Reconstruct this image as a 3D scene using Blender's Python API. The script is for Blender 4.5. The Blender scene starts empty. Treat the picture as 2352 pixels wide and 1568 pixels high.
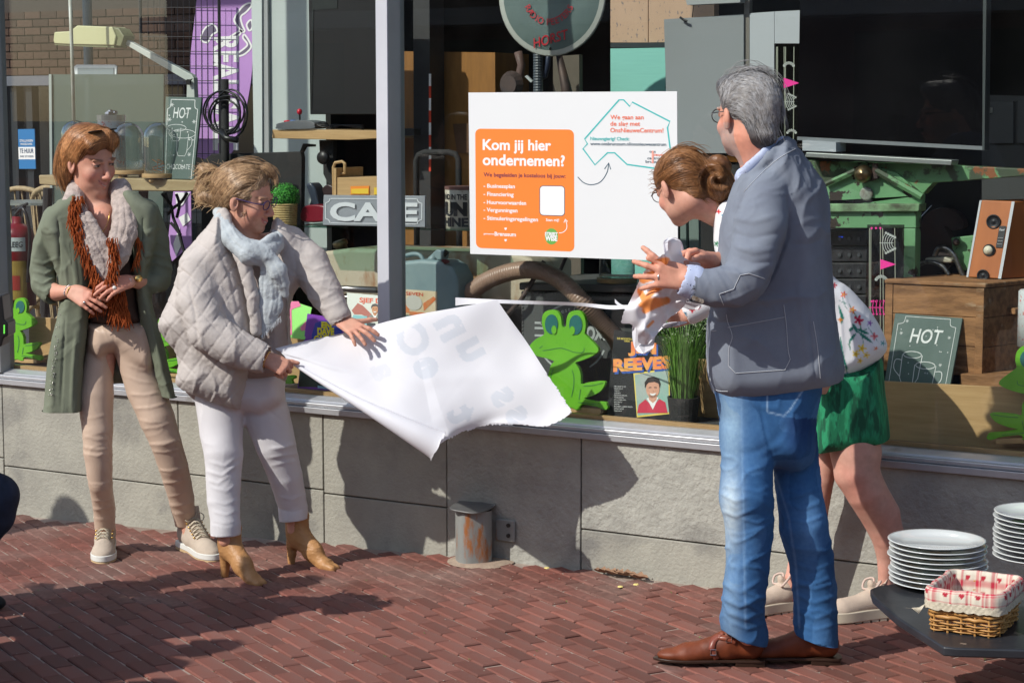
import bpy,math,random
import numpy as np
import openvdb as vdb
from mathutils import Vector
from mathutils.bvhtree import BVHTree
random.seed(7)
RNG=np.random.default_rng(7)
S=bpy.context.scene
COL=S.collection
# camera
H=1.70
F=4573.0
PIT=math.atan(524/F)
YAW=math.radians(30.5)
FW=np.array([-math.sin(YAW)*math.cos(PIT),math.cos(YAW)*math.cos(PIT),-math.sin(PIT)])
RT=np.array([math.cos(YAW),math.sin(YAW),0.0])
UP=np.cross(RT,FW)
CAM=np.array([0.0,0.0,H])
cd=bpy.data.cameras.new('camera')
cam=bpy.data.objects.new('camera',cd)
COL.objects.link(cam)
S.camera=cam
cd.sensor_width=36.0
cd.lens=36.0*F/2352
cd.clip_start=0.1
cd.clip_end=2000
cam.location=CAM
cam.rotation_euler=(math.pi/2-PIT,0,YAW)
# sky, sun, exposure
SUNV=np.array([0.50,1.0,-0.95])
w=bpy.data.worlds.new('World')
S.world=w
w.use_nodes=True
nt=w.node_tree
sky=nt.nodes.new('ShaderNodeTexSky')
sky.sky_type='NISHITA'
sky.sun_disc=False
sky.sun_elevation=math.atan2(0.95,math.hypot(0.5,1.0))
sky.sun_rotation=math.atan2(-0.5,-1.0)
bg=nt.nodes['Background']
nt.links.new(sky.outputs[0],bg.inputs[0])
bg.inputs[1].default_value=0.15
sl=bpy.data.lights.new('sun','SUN')
sl.energy=3.9
sl.angle=math.radians(0.55)
sl.color=(1.0,0.965,0.89)
so=bpy.data.objects.new('sun',sl)
COL.objects.link(so)
so.rotation_euler=Vector(-SUNV).to_track_quat('Z','Y').to_euler()
so.location=(-5,-6,9)
S.view_settings.view_transform='Standard'
S.view_settings.look='None'
S.view_settings.exposure=0.14
S.view_settings.gamma=1
S.view_settings.use_curve_mapping=False
S.cycles.max_bounces=6
S.cycles.transparent_max_bounces=16
S.cycles.use_denoising=True
S.cycles.sample_clamp_indirect=6.0
# picture geometry -> world points
def ray(u,v):
 return FW*F+RT*(u-1176)-UP*(v-784)
def gz(x):
 t=-3.7-x
 return-0.033*(math.log1p(math.exp(-abs(t)*8))/8+max(t,0))
def gzv(x):
 t=-3.7-x
 return-0.033*(np.log1p(np.exp(-np.abs(t)*8))/8+np.maximum(t,0))
def G(u,v):
 d=ray(u,v)
 z=0.0
 for _ in range(9):
  p=CAM+d*((z-H)/d[2])
  z=gz(p[0])
 return p
def WP(u,v,Y):
 d=ray(u,v)
 return CAM+d*(Y/d[1])
def PC(u,v,Z):
 d=ray(u,v)
 return CAM+d*(Z/F)
def proj(P):
 q=np.asarray(P)-CAM
 z=q@FW
 return 1176+F*(q@RT)/z,784-F*(q@UP)/z,z
Y0=G(1335,1306)[1]
YG=Y0+0.05
# objects
ORG={}
def tag(o,label=None,cat=None,group=None,kind=None):
 if label:o['label']=label
 if cat:o['category']=cat
 if group:o['group']=group
 if kind:o['kind']=kind
 return o
def thing(name,label,cat,loc=(0,0,0),group=None):
 o=bpy.data.objects.new(name,None)
 o.empty_display_size=0.05
 COL.objects.link(o)
 o.location=[float(x)for x in loc]
 ORG[o.name]=np.array(loc,float)
 return tag(o,label,cat,group)
def rawmesh(name,V,Fc,smooth=False):
 V=np.asarray(V,float)
 me=bpy.data.meshes.new(name)
 if isinstance(Fc,np.ndarray)and Fc.ndim==2:
  n,k=Fc.shape
  me.vertices.add(len(V))
  me.vertices.foreach_set('co',V.astype(np.float32).ravel())
  me.loops.add(n*k)
  me.loops.foreach_set('vertex_index',Fc.astype(np.int32).ravel())
  me.polygons.add(n)
  me.polygons.foreach_set('loop_start',np.arange(0,n*k,k,dtype=np.int32))
  me.update(calc_edges=True)
  me.validate()
 else:
  me.from_pydata(V.tolist(),[],[list(f)for f in Fc])
  me.update()
 me.polygons.foreach_set('use_smooth',np.full(len(me.polygons),smooth))
 return me
def mesh(name,V,Fc,mat,parent=None,smooth=False,loc=None,bevel=0,seg=2,colors=None,sub=0,**kw):
 """V in world coordinates"""
 if parent is not None:
  org=ORG[parent.name]
 else:
  org=np.array(loc if loc is not None else(0,0,0),float)
 me=rawmesh(name,np.asarray(V,float)-org,Fc,smooth)
 if mat is not None:
  me.materials.append(mat)
 if colors is not None:
  a=me.color_attributes.new('Col','FLOAT_COLOR','POINT')
  a.data.foreach_set('color',np.c_[colors,np.ones(len(colors))].astype(np.float32).ravel())
 o=bpy.data.objects.new(name,me)
 COL.objects.link(o)
 if parent is not None:
  o.parent=parent
 else:
  o.location=[float(x)for x in org]
 ORG[o.name]=org
 if bevel:
  m=o.modifiers.new('bevel','BEVEL')
  m.width=bevel;m.segments=seg;m.limit_method='ANGLE';m.angle_limit=math.radians(40)
  me.polygons.foreach_set('use_smooth',np.full(len(me.polygons),True))
  m.harden_normals=True
 if sub:
  m=o.modifiers.new('sub','SUBSURF');m.levels=sub;m.render_levels=sub
 return tag(o,**kw)
def nrm(a):
 a=np.asarray(a,float)
 return a/(np.linalg.norm(a)+1e-12)
class MB:
 """collects shapes into one mesh"""
 def __init__(s):
  s.V=[];s.F=[]
 def add(s,V,Fc):
  n=len(s.V)
  s.V+=[tuple(map(float,v))for v in V]
  s.F+=[tuple(i+n for i in f)for f in Fc]
  return s
 def hexa(s,P):
  return s.add(P,[(3,2,1,0),(4,5,6,7),(0,1,5,4),(1,2,6,5),(2,3,7,6),(3,0,4,7)])
 def box(s,a,b):
  x0,y0,z0=a;x1,y1,z1=b
  return s.hexa([(x0,y0,z0),(x1,y0,z0),(x1,y1,z0),(x0,y1,z0),(x0,y0,z1),(x1,y0,z1),(x1,y1,z1),(x0,y1,z1)])
 def obox(s,c,ex,ey,ez):
  c,ex,ey,ez=map(lambda q:np.asarray(q,float),(c,ex,ey,ez))
  return s.hexa([c-ex-ey-ez,c+ex-ey-ez,c+ex+ey-ez,c-ex+ey-ez,c-ex-ey+ez,c+ex-ey+ez,c+ex+ey+ez,c-ex+ey+ez])
 def prism(s,pts,off):
  n=len(pts);off=np.asarray(off,float)
  P=[np.asarray(p,float)for p in pts]
  V=P+[p+off for p in P]
  Fc=[tuple(range(n)),tuple(range(2*n-1,n-1,-1))]
  Fc+=[(i,i+n,(i+1)%n+n,(i+1)%n)for i in range(n)]
  return s.add(V,Fc)
 def wslab(s,uvs,d,th):
  return s.prism([WP(u,v,YG+d)for u,v in uvs],(0,th,0))
 def wbox(s,u0,v0,u1,v1,d,dep):
  a=WP(u0,(v0+v1)/2,YG+d);b=WP(u1,(v0+v1)/2,YG+d)
  um=(u0+u1)/2
  zt=WP(um,v0,YG+d)[2];zb=WP(um,v1,YG+d)[2]
  return s.box((a[0],YG+d,zb),(b[0],YG+d+dep,zt))
 def tube(s,pts,r,n=8,caps=True,closed=False,flat=None):
  pts=[np.asarray(p,float)for p in pts]
  m=len(pts)
  rs=[r]*m if np.isscalar(r)else list(r)
  base=len(s.V)
  N=None
  for i,p in enumerate(pts):
   if closed:
    t=pts[(i+1)%m]-pts[i-1]
   else:
    t=pts[min(i+1,m-1)]-pts[max(i-1,0)]
   t=nrm(t)
   if N is None:
    a=np.array([0,0,1.0])if abs(t[2])<.9 else np.array([1.0,0,0])
    N=nrm(np.cross(t,a))
   N=nrm(N-t*(N@t))
   B=np.cross(t,N)
   for k in range(n):
    a=2*math.pi*k/n
    q=p+rs[i]*(math.cos(a)*N+math.sin(a)*B)
    s.V.append(tuple(q))
  cnt=m if closed else m-1
  for i in range(cnt):
   j=(i+1)%m
   for k in range(n):
    k2=(k+1)%n
    s.F.append((base+i*n+k,base+i*n+k2,base+j*n+k2,base+j*n+k))
  if caps and not closed:
   s.F.append(tuple(base+k for k in range(n-1,-1,-1)))
   s.F.append(tuple(base+(m-1)*n+k for k in range(n)))
  return s
 def lathe(s,prof,c,n=24,ax=(0,0,1),closed=False):
  ax=nrm(ax)
  a=np.array([1.0,0,0])if abs(ax[0])<.8 else np.array([0,1.0,0])
  X=nrm(np.cross(a,ax));Yv=np.cross(ax,X)
  c=np.asarray(c,float)
  base=len(s.V)
  for r,h in prof:
   for k in range(n):
    t=2*math.pi*k/n
    s.V.append(tuple(c+ax*h+r*(math.cos(t)*X+math.sin(t)*Yv)))
  m=len(prof)
  for i in range(m-1):
   for k in range(n):
    k2=(k+1)%n
    s.F.append((base+i*n+k,base+i*n+k2,base+(i+1)*n+k2,base+(i+1)*n+k))
  if prof[0][0]>1e-5:s.F.append(tuple(base+k for k in range(n-1,-1,-1)))
  if prof[-1][0]>1e-5:s.F.append(tuple(base+(m-1)*n+k for k in range(n)))
  return s
 def ball(s,c,r,n=12,m=8):
  if np.isscalar(r):r=(r,r,r)
  base=len(s.V);c=np.asarray(c,float)
  for i in range(m+1):
   ph=math.pi*i/m
   for k in range(n):
    t=2*math.pi*k/n
    s.V.append((c[0]+r[0]*math.sin(ph)*math.cos(t),c[1]+r[1]*math.sin(ph)*math.sin(t),c[2]-r[2]*math.cos(ph)))
  for i in range(m):
   for k in range(n):
    k2=(k+1)%n
    s.F.append((base+i*n+k,base+i*n+k2,base+(i+1)*n+k2,base+(i+1)*n+k))
  return s
 def build(s,name,mat,parent=None,**kw):
  return mesh(name,s.V,s.F,mat,parent,**kw)
def rrect(x0,y0,x1,y1,r,n=6):
 out=[]
 for cx,cy,a0 in((x1-r,y0+r,-90),(x1-r,y1-r,0),(x0+r,y1-r,90),(x0+r,y0+r,180)):
  for i in range(n+1):
   a=math.radians(a0+90*i/n)
   out.append((cx+r*math.cos(a),cy+r*math.sin(a)))
 return out
def spline(pts,n=8,closed=False):
 """Catmull-Rom through points"""
 P=[np.asarray(p,float)for p in pts]
 m=len(P);out=[]
 for i in range(m if closed else m-1):
  if closed:a,b,c,d=P[i-1],P[i],P[(i+1)%m],P[(i+2)%m]
  else:a,b,c,d=P[max(i-1,0)],P[i],P[i+1],P[min(i+2,m-1)]
  for k in range(n):
   t=k/n
   out.append(.5*((2*b)+(c-a)*t+(2*a-5*b+4*c-d)*t*t+(3*b-a-3*c+d)*t**3))
 if not closed:out.append(P[-1])
 return out
# materials
def srgb(r,g=None,b=None):
 if g is None:r,g,b=r
 f=lambda c:(c/255/12.92)if c/255<=.04045 else((c/255+.055)/1.055)**2.4
 return(f(r),f(g),f(b))
_m={}
def M(name,c1,c2=None,scale=8,rough=.6,metal=0,bump=0,bscale=40,stretch=(1,1,1),detail=6,lo=.35,hi=.65,spec=.5,coat=0,c3=None,s3=3,lo3=.6,hi3=.7,sheen=0,vcol=False,rnd=0,alpha=None,emit=0,sss=0,bd=.004,trans=0,ior=1.45,tl=0):
 """one procedural material: two mottled colours, an optional third in patches, fine relief"""
 if name in _m:return _m[name]
 m=bpy.data.materials.new(name)
 _m[name]=m
 m.use_nodes=True
 nt=m.node_tree;N=nt.nodes;L=nt.links
 b=N['Principled BSDF']
 b.inputs['Roughness'].default_value=rough
 b.inputs['Metallic'].default_value=metal
 b.inputs['Specular IOR Level'].default_value=spec
 b.inputs['IOR'].default_value=ior
 b.inputs['Coat Weight'].default_value=coat
 b.inputs['Sheen Weight'].default_value=sheen
 b.inputs['Transmission Weight'].default_value=trans
 if sss:
  b.inputs['Subsurface Weight'].default_value=sss
  b.inputs['Subsurface Radius'].default_value=(.012,.004,.002)
  b.inputs['Subsurface Scale'].default_value=1.0
 tc=N.new('ShaderNodeTexCoord')
 mp=N.new('ShaderNodeMapping')
 mp.inputs['Scale'].default_value=stretch
 L.new(tc.outputs['Object'],mp.inputs[0])
 def noise(sc,det=detail):
  n=N.new('ShaderNodeTexNoise');n.inputs['Scale'].default_value=sc;n.inputs['Detail'].default_value=det
  n.inputs['Roughness'].default_value=.6
  L.new(mp.outputs[0],n.inputs['Vector'])
  return n
 def ramp(src,lo,hi):
  r=N.new('ShaderNodeMapRange');r.inputs[1].default_value=lo;r.inputs[2].default_value=hi
  L.new(src,r.inputs[0]);return r.outputs[0]
 def mix(f,a,bb,bt='MIX'):
  x=N.new('ShaderNodeMix');x.data_type='RGBA';x.blend_type=bt
  if isinstance(f,(int,float)):x.inputs[0].default_value=f
  else:L.new(f,x.inputs[0])
  for i,q in((6,a),(7,bb)):
   if isinstance(q,tuple):x.inputs[i].default_value=(*q,1)
   else:L.new(q,x.inputs[i])
  return x.outputs[2]
 if vcol:
  vc=N.new('ShaderNodeVertexColor');vc.layer_name='Col'
  col=vc.outputs[0]
  if c2 is not None:
   f=ramp(noise(scale).outputs['Fac'],lo,hi)
   col=mix(f,mix(1.0,col,c1,'MULTIPLY'),mix(1.0,col,c2,'MULTIPLY'))
 elif c2 is not None:
  col=mix(ramp(noise(scale).outputs['Fac'],lo,hi),c1,c2)
 else:
  col=c1
 if c3 is not None:
  col=mix(ramp(noise(s3).outputs['Fac'],lo3,hi3),col,c3)
 if rnd:
  oi=N.new('ShaderNodeObjectInfo')
  hs=N.new('ShaderNodeHueSaturation')
  r=N.new('ShaderNodeMapRange');r.inputs[3].default_value=1-rnd;r.inputs[4].default_value=1+rnd
  L.new(oi.outputs['Random'],r.inputs[0]);L.new(r.outputs[0],hs.inputs['Value'])
  if isinstance(col,tuple):hs.inputs['Color'].default_value=(*col,1)
  else:L.new(col,hs.inputs['Color'])
  col=hs.outputs[0]
 if isinstance(col,tuple):b.inputs['Base Color'].default_value=(*col,1)
 else:L.new(col,b.inputs['Base Color'])
 if bump:
  bn=N.new('ShaderNodeBump');bn.inputs['Strength'].default_value=bump;bn.inputs['Distance'].default_value=bd
  L.new(noise(bscale,4).outputs['Fac'],bn.inputs['Height']);L.new(bn.outputs[0],b.inputs['Normal'])
 if emit:
  b.inputs['Emission Color'].default_value=(*c1,1);b.inputs['Emission Strength'].default_value=emit
 out=N['Material Output']
 if tl:
  t=N.new('ShaderNodeBsdfTranslucent');ms=N.new('ShaderNodeMixShader');ms.inputs[0].default_value=tl
  if isinstance(col,tuple):t.inputs[0].default_value=(*col,1)
  else:L.new(col,t.inputs[0])
  L.new(b.outputs[0],ms.inputs[1]);L.new(t.outputs[0],ms.inputs[2]);L.new(ms.outputs[0],out.inputs[0])
 return m
def glassmat(name,tint,refl=.08,rough=0.0,film=0.0,pw=5):
 m=bpy.data.materials.new(name);m.use_nodes=True
 nt=m.node_tree;N=nt.nodes;L=nt.links
 N.remove(N['Principled BSDF'])
 tr=N.new('ShaderNodeBsdfTransparent');tr.inputs[0].default_value=(*tint,1)
 gl=N.new('ShaderNodeBsdfGlossy');gl.inputs['Roughness'].default_value=rough
 lw=N.new('ShaderNodeLayerWeight');lw.inputs[0].default_value=.5
 pw5=N.new('ShaderNodeMath');pw5.operation='POWER';pw5.inputs[1].default_value=pw
 L.new(lw.outputs['Facing'],pw5.inputs[0])
 ad=N.new('ShaderNodeMath');ad.operation='MULTIPLY_ADD';ad.inputs[1].default_value=1-refl;ad.inputs[2].default_value=refl
 L.new(pw5.outputs[0],ad.inputs[0])
 mx=N.new('ShaderNodeMixShader')
 L.new(ad.outputs[0],mx.inputs[0]);L.new(tr.outputs[0],mx.inputs[1]);L.new(gl.outputs[0],mx.inputs[2])
 last=mx.outputs[0]
 if film:
  df=N.new('ShaderNodeBsdfDiffuse');df.inputs[0].default_value=(.6,.6,.58,1)
  no=N.new('ShaderNodeTexNoise');no.inputs['Scale'].default_value=2.2;no.inputs['Detail'].default_value=8
  tc=N.new('ShaderNodeTexCoord');L.new(tc.outputs['Object'],no.inputs[0])
  r=N.new('ShaderNodeMapRange');r.inputs[1].default_value=.45;r.inputs[2].default_value=.8;r.inputs[4].default_value=film
  L.new(no.outputs['Fac'],r.inputs[0])
  m2=N.new('ShaderNodeMixShader');L.new(r.outputs[0],m2.inputs[0]);L.new(last,m2.inputs[1]);L.new(df.outputs[0],m2.inputs[2])
  last=m2.outputs[0]
 L.new(last,N['Material Output'].inputs[0])
 return m
# lettering
def textgeo(s,bold=0.0,shear=0.0,align='LEFT',spacing=1.0):
 c=bpy.data.curves.new('t','FONT')
 c.body=s;c.size=1;c.offset=bold;c.shear=shear;c.align_x=align;c.space_character=spacing
 c.resolution_u=4
 o=bpy.data.objects.new('t',c)
 me=o.to_mesh()
 V=np.empty(len(me.vertices)*3,np.float32);me.vertices.foreach_get('co',V);V=V.reshape(-1,3).astype(float)
 Fc=[tuple(p.vertices)for p in me.polygons]
 o.to_mesh_clear();bpy.data.objects.remove(o);bpy.data.curves.remove(c)
 return V,Fc
def text_fit(mb,s,fmap,x0,x1,ybase,cap,bold=.01,shear=0,spacing=1.0):
 """letters fitted between x0 and x1 with capital height cap; fmap(x, y) -> world point (y up)"""
 V,Fc=textgeo(s,bold,shear,'LEFT',spacing)
 if len(V)==0:return
 a,b=V[:,0].min(),V[:,0].max()
 sx=(x1-x0)/(b-a);sy=cap/0.70
 mb.add([fmap(x0+(x-a)*sx,ybase+y*sy)for x,y,_ in V],Fc)
# the setting
STONE=M('cut_stone',(.38,.37,.315),(.305,.295,.255),scale=5,rough=.9,bump=.7,bscale=70,c3=(.20,.195,.18),s3=3.1,lo3=.54,hi3=.72,bd=.006,spec=.25)
STONE2=M('bush_hammered_stone',(.40,.395,.35),(.33,.325,.29),scale=9,rough=.92,bump=1.0,bscale=38,c3=(.23,.225,.205),s3=3.3,lo3=.56,hi3=.74,bd=.009,spec=.2)
JOINT=M('joint_mortar',(.22,.20,.16),(.32,.29,.24),scale=30,rough=.95)
SAND=M('joint_sand',(.24,.18,.145),(.40,.32,.27),scale=6,rough=.97,bump=.5,bscale=200)
ALU=M('sill_aluminium',(.52,.53,.55),(.46,.47,.49),scale=12,rough=.38,metal=.55,c3=(.36,.35,.33),s3=7,lo3=.62,hi3=.72)
FRAME=M('frame_grey_paint',(.33,.35,.35),(.30,.32,.32),scale=4,rough=.5)
FRAME2=M('frame_light_edge',(.55,.56,.60),(.5,.51,.55),scale=4,rough=.5)
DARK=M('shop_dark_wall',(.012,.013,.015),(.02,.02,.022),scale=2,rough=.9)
GLASS=glassmat('window_glass',(.96,.975,.965),refl=.026,film=.005)
xs=np.linspace(-9,3,97);ys=np.linspace(-4,Y0+.02,60)
V=[(x,y,gz(x)-.007)for y in ys for x in xs]
nx=len(xs)
Fc=[(j*nx+i,j*nx+i+1,(j+1)*nx+i+1,(j+1)*nx+i)for j in range(len(ys)-1)for i in range(nx-1)]
mesh('ground',V,Fc,SAND,smooth=True,kind='structure')
mbt=MB().box((-400,-400,-.62),(400,400,-.6))
mbt.build('street_ground',M('street_base',(.15,.11,.09),(.2,.16,.13),scale=1,rough=.95),kind='structure')
mbp=MB()
mbp.box((-60,-30,-.5),(-9.0,Y0,-.19));mbp.box((3,-30,-.5),(60,Y0,-.012));mbp.box((-9,-30,-.5),(3,-4,-.012))
mbp.build('outer_pavement',M('far_paving',(.20,.10,.08),(.26,.14,.11),scale=7,rough=.9),kind='structure')
def rotv(a):return np.array([math.cos(a),math.sin(a),0])
fwd_az=math.pi/2+YAW
rdir=rotv(fwd_az+math.radians(30.2))
hdir=rotv(fwd_az+math.radians(30.2)-math.pi/2)
BL,BW=.161,.0665
def brickmesh(name,L,Wd,hgt,ch,seed):
 r=random.Random(seed)
 l,q=L/2,Wd/2
 def j():return r.uniform(-.0012,.0012)
 ring=lambda dx,dy,z:[(-dx+j(),-dy+j(),z),(dx+j(),-dy+j(),z),(dx+j(),dy+j(),z),(-dx+j(),dy+j(),z)]
 V=ring(l,q,-hgt)+ring(l,q,-ch)+ring(l-ch,q-ch,0)
 Fc=[(0,1,5,4),(1,2,6,5),(2,3,7,6),(3,0,4,7),(4,5,9,8),(5,6,10,9),(6,7,11,10),(7,4,8,11),(8,9,10,11)]
 return V,Fc
PAVE=M('red_clinker',(.205,.076,.056),(.145,.055,.043),scale=3,rough=.78,bump=.35,bscale=260,bd=.002,c3=(.235,.155,.13),s3=1.1,lo3=.45,hi3=.78,rnd=.26,spec=.3)
def pave_stuff():
 m=bpy.data.materials.new('red_clinker_field');m.use_nodes=True
 nt=m.node_tree;N=nt.nodes;L=nt.links;b=N['Principled BSDF'];b.inputs['Roughness'].default_value=.78
 b.inputs['Specular IOR Level'].default_value=.3
 vc=N.new('ShaderNodeVertexColor');vc.layer_name='Col'
 tc=N.new('ShaderNodeTexCoord')
 n1=N.new('ShaderNodeTexNoise');n1.inputs['Scale'].default_value=3.2;n1.inputs['Detail'].default_value=6
 n2=N.new('ShaderNodeTexNoise');n2.inputs['Scale'].default_value=220;n2.inputs['Detail'].default_value=3
 n3=N.new('ShaderNodeTexNoise');n3.inputs['Scale'].default_value=40;n3.inputs['Detail'].default_value=5
 for n in(n1,n2,n3):L.new(tc.outputs['Object'],n.inputs[0])
 r=N.new('ShaderNodeMapRange');r.inputs[1].default_value=.40;r.inputs[2].default_value=.72;r.inputs[4].default_value=.7
 L.new(n1.outputs['Fac'],r.inputs[0])
 mx=N.new('ShaderNodeMix');mx.data_type='RGBA';mx.inputs[7].default_value=(.235,.155,.13,1)
 L.new(r.outputs[0],mx.inputs[0]);L.new(vc.outputs[0],mx.inputs[6])
 r3=N.new('ShaderNodeMapRange');r3.inputs[1].default_value=.4;r3.inputs[2].default_value=.7;r3.inputs[3].default_value=.8;r3.inputs[4].default_value=1.12
 L.new(n3.outputs['Fac'],r3.inputs[0])
 m2=N.new('ShaderNodeMix');m2.data_type='RGBA';m2.blend_type='MULTIPLY';m2.inputs[0].default_value=1
 L.new(mx.outputs[2],m2.inputs[6]);L.new(r3.outputs[0],m2.inputs[7])
 L.new(m2.outputs[2],b.inputs['Base Color'])
 bp=N.new('ShaderNodeBump');bp.inputs['Strength'].default_value=.4;bp.inputs['Distance'].default_value=.002
 L.new(n2.outputs['Fac'],bp.inputs['Height']);L.new(bp.outputs[0],b.inputs['Normal'])
 return m
PAVES=pave_stuff()
pav=thing('brick_pavement',None,None)
del_keys=[]
pav['kind']='structure'
vari=[]
for k in range(5):
 V,Fc=brickmesh('brick',BL-.007,BW-.0055,.045,.004,k)
 me=rawmesh('brick',V,Fc);me.materials.append(PAVE);vari.append((V,Fc,me))
cells=[]
cen=G(1176,1400)
for i in range(-60,60):
 for j in range(-85,85):
  c=cen+rdir*(i+(.5 if j%2 else 0)+random.uniform(-.03,.03))*BL+hdir*j*BW
  if c[1]>Y0-.035 or c[1]<2.2 or c[0]<-8.9 or c[0]>1.5:continue
  u,v,z=proj(c)
  cells.append((c,u,v,z))
vis=[q for q in cells if-40<q[1]<2392 and q[2]<1580 and not(1660<q[1]<1920 and q[2]<1530)and not(1520<q[1]<1760 and 1440<q[2]<1536)]
vis.sort(key=lambda q:q[3])
near=set(id(q)for q in vis[:300])
Vs=[];Fs=[];Cs=[]
ang=math.atan2(rdir[1],rdir[0])
for q in cells:
 c=q[0]
 k=random.randrange(5)
 V,Fc,me=vari[k]
 z=gz(c[0])+random.uniform(-.0035,.002)
 rz=ang+random.gauss(0,.008);rx=random.gauss(0,.008);ry=random.gauss(0,.006)
 if id(q)in near:
  o=bpy.data.objects.new('brick',me)
  o.location=(c[0],c[1],z);o.rotation_euler=(rx,ry,rz);o.parent=pav
  COL.objects.link(o)
 else:
  A=np.array(V);ca,sa=math.cos(rz),math.sin(rz)
  zz=A[:,2]+z+A[:,1]*rx-A[:,0]*ry
  P=np.c_[A[:,0]*ca-A[:,1]*sa+c[0],A[:,0]*sa+A[:,1]*ca+c[1],zz]
  n=len(Vs)*12
  Vs.append(P);Fs+=[tuple(i+n for i in f)for f in Fc]
  t=random.uniform(.78,1.22);h=random.uniform(-.012,.012)
  Cs.append(np.tile(((.182+h)*t,.069*t,.052*t),(12,1)))
Vs=np.concatenate(Vs);Cs=np.concatenate(Cs)
o=mesh('brick_field',Vs,np.array(Fs),PAVES,parent=pav,colors=Cs,kind='stuff')
pl=thing('stone_plinth','grey cut stone plinth wall under the shop window','wall',(-4,Y0,0))
MB().box((-9,Y0+.03,-.4),(2.5,Y0+.3,.50)).build('backing',JOINT,pl)
def XW(u,v):return WP(u,v,Y0)[0]
cols=[-7.9,XW(8,1000),XW(410,1000),XW(742,1000),XW(1026,1100),XW(1335,1100),XW(1890,1200),XW(2352,1250)+.25,.6,1.6,2.4]
hj=[None,.13,.17,.17,.1655,None,.155,.15,.16,.17,.16]
g=.0025
hj=[.16,.125,.185,.172,None,.152,.15,.15,.16,.17]
for i in range(len(cols)-1):
 x0,x1=cols[i]+g,cols[i+1]-g
 pr=[(-.35,.497)]if hj[i]is None else[(-.35,hj[i]-g),(hj[i]+g,.497)]
 for k,(z0,z1)in enumerate(pr):
  pro=random.uniform(0,.004)
  MB().box((x0,Y0-pro,z0),(x1,Y0+.06,z1)).build('slab',STONE2 if(i in(4,5,6)and k==len(pr)-1)else STONE,pl,bevel=.004)
sill=thing('window_sill','ribbed aluminium sill running under the shop window glass','window sill',(-4,Y0,.5))
def extr(prof,name,mat,parent,x0=-9,x1=2.5,**kw):
 mb=MB();n=len(prof)
 V=[(x0,y,z)for y,z in prof]+[(x1,y,z)for y,z in prof]
 Fc=[(i,(i+1)%n,(i+1)%n+n,i+n)for i in range(n)]+[tuple(range(n-1,-1,-1)),tuple(range(n,2*n))]
 return mb.add(V,Fc).build(name,mat,parent,**kw)
extr([(Y0-.022,.498),(Y0-.022,.522),(Y0+.07,.522),(Y0+.07,.498)],'lower_rib',ALU,sill,bevel=.002)
extr([(Y0-.012,.523),(Y0-.012,.540),(Y0+.07,.540),(Y0+.07,.523)],'middle_rib',ALU,sill,bevel=.005)
extr([(Y0+.000,.541),(Y0+.008,.548),(Y0+.046,.560),(Y0+.07,.560),(Y0+.07,.541)],'sloped_top',ALU,sill)
front=thing('shop_window','wide aluminium shop window with grey posts above the stone plinth','window',(-4,YG,.5))
def wpost(u0,u1,d,dep,mat,v=400,z0=.56,z1=3.8,name='post'):
 a=WP(u0,v,YG+d)[0];b=WP(u1,v,YG+d)[0]
 return MB().box((a,YG+d,z0),(b,YG+d+dep,z1)).build(name,mat,front,bevel=.003)
xl,xr=WP(866,400,Y0-.035)[0],WP(893,400,Y0-.035)[0]
MB().box((xl,Y0-.037,.522),(xr-.002,Y0-.030,3.8)).build('post_face',FRAME2,front,bevel=.001)
MB().box((xl+.001,Y0-.0295,.5485),(xr,YG+.03,3.8)).build('post',FRAME,front,bevel=.002)
x0=WP(-40,400,Y0)[0];x1=WP(-8,400,Y0)[0]
MB().box((x0,Y0-.01,.5485),(x1,YG+.03,3.8)).build('post',FRAME,front,bevel=.003)
for(a,b)in((x1+.001,xl-.001),(xr+.001,-.2)):
 MB().box((a,YG,.561),(b,YG+.006,3.78)).build('pane',GLASS,front)
MB().box((-.199,Y0,.56),(-.12,YG+.07,3.8)).build('post',FRAME,front)
MB().box((-9,Y0-.05,3.801),(2.5,YG+.05,5.2)).build('lintel_panel',M('fascia',(.3,.3,.29),rough=.7),front)
shop=thing('shop_interior','dark shop room behind the window displays','room',(-3,YG+1,0))
wood_strip=M('oak_strip',(.42,.27,.13),(.34,.2,.09),scale=3,stretch=(1,12,12),rough=.5)
MB().box((-9,YG+.02,.40),(2.4,YG+1.6,.556)).build('display_floor',M('display_floor',(.045,.05,.055),(.07,.07,.07),scale=20,rough=.8),shop)
MB().box((-9,YG+.022,.5575),(2.4,YG+.05,.574)).build('wood_edging',wood_strip,shop,bevel=.002)
XCOL=WP(575,200,YG+1.3)[0]
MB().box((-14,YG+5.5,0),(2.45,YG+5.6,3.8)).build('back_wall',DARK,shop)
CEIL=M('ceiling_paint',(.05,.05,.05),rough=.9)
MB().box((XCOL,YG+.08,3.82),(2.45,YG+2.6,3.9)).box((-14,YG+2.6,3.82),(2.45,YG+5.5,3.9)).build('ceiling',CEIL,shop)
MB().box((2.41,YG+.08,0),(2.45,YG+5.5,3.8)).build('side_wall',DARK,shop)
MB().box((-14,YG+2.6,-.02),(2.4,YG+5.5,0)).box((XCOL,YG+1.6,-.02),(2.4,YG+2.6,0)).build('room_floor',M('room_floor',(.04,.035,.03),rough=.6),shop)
qa=np.array([XCOL,YG+1.32,0]);qb=WP(596,200,YG+5.49);qb[2]=0
MB().prism([qa,qb,qb+(0,.05,0),qa+(0.02,.05,0)],(0,0,3.8)).build('side_wall',DARK,shop)
fac=thing('facade_opposite','brick shop facade across the street with dark windows','building',(-2,-13,0))
MB().box((-22,-14,-.3),(20,-13,7.5)).build('wall',M('far_brick',(.22,.12,.09),(.15,.09,.07),scale=9,rough=.9),fac)
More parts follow.
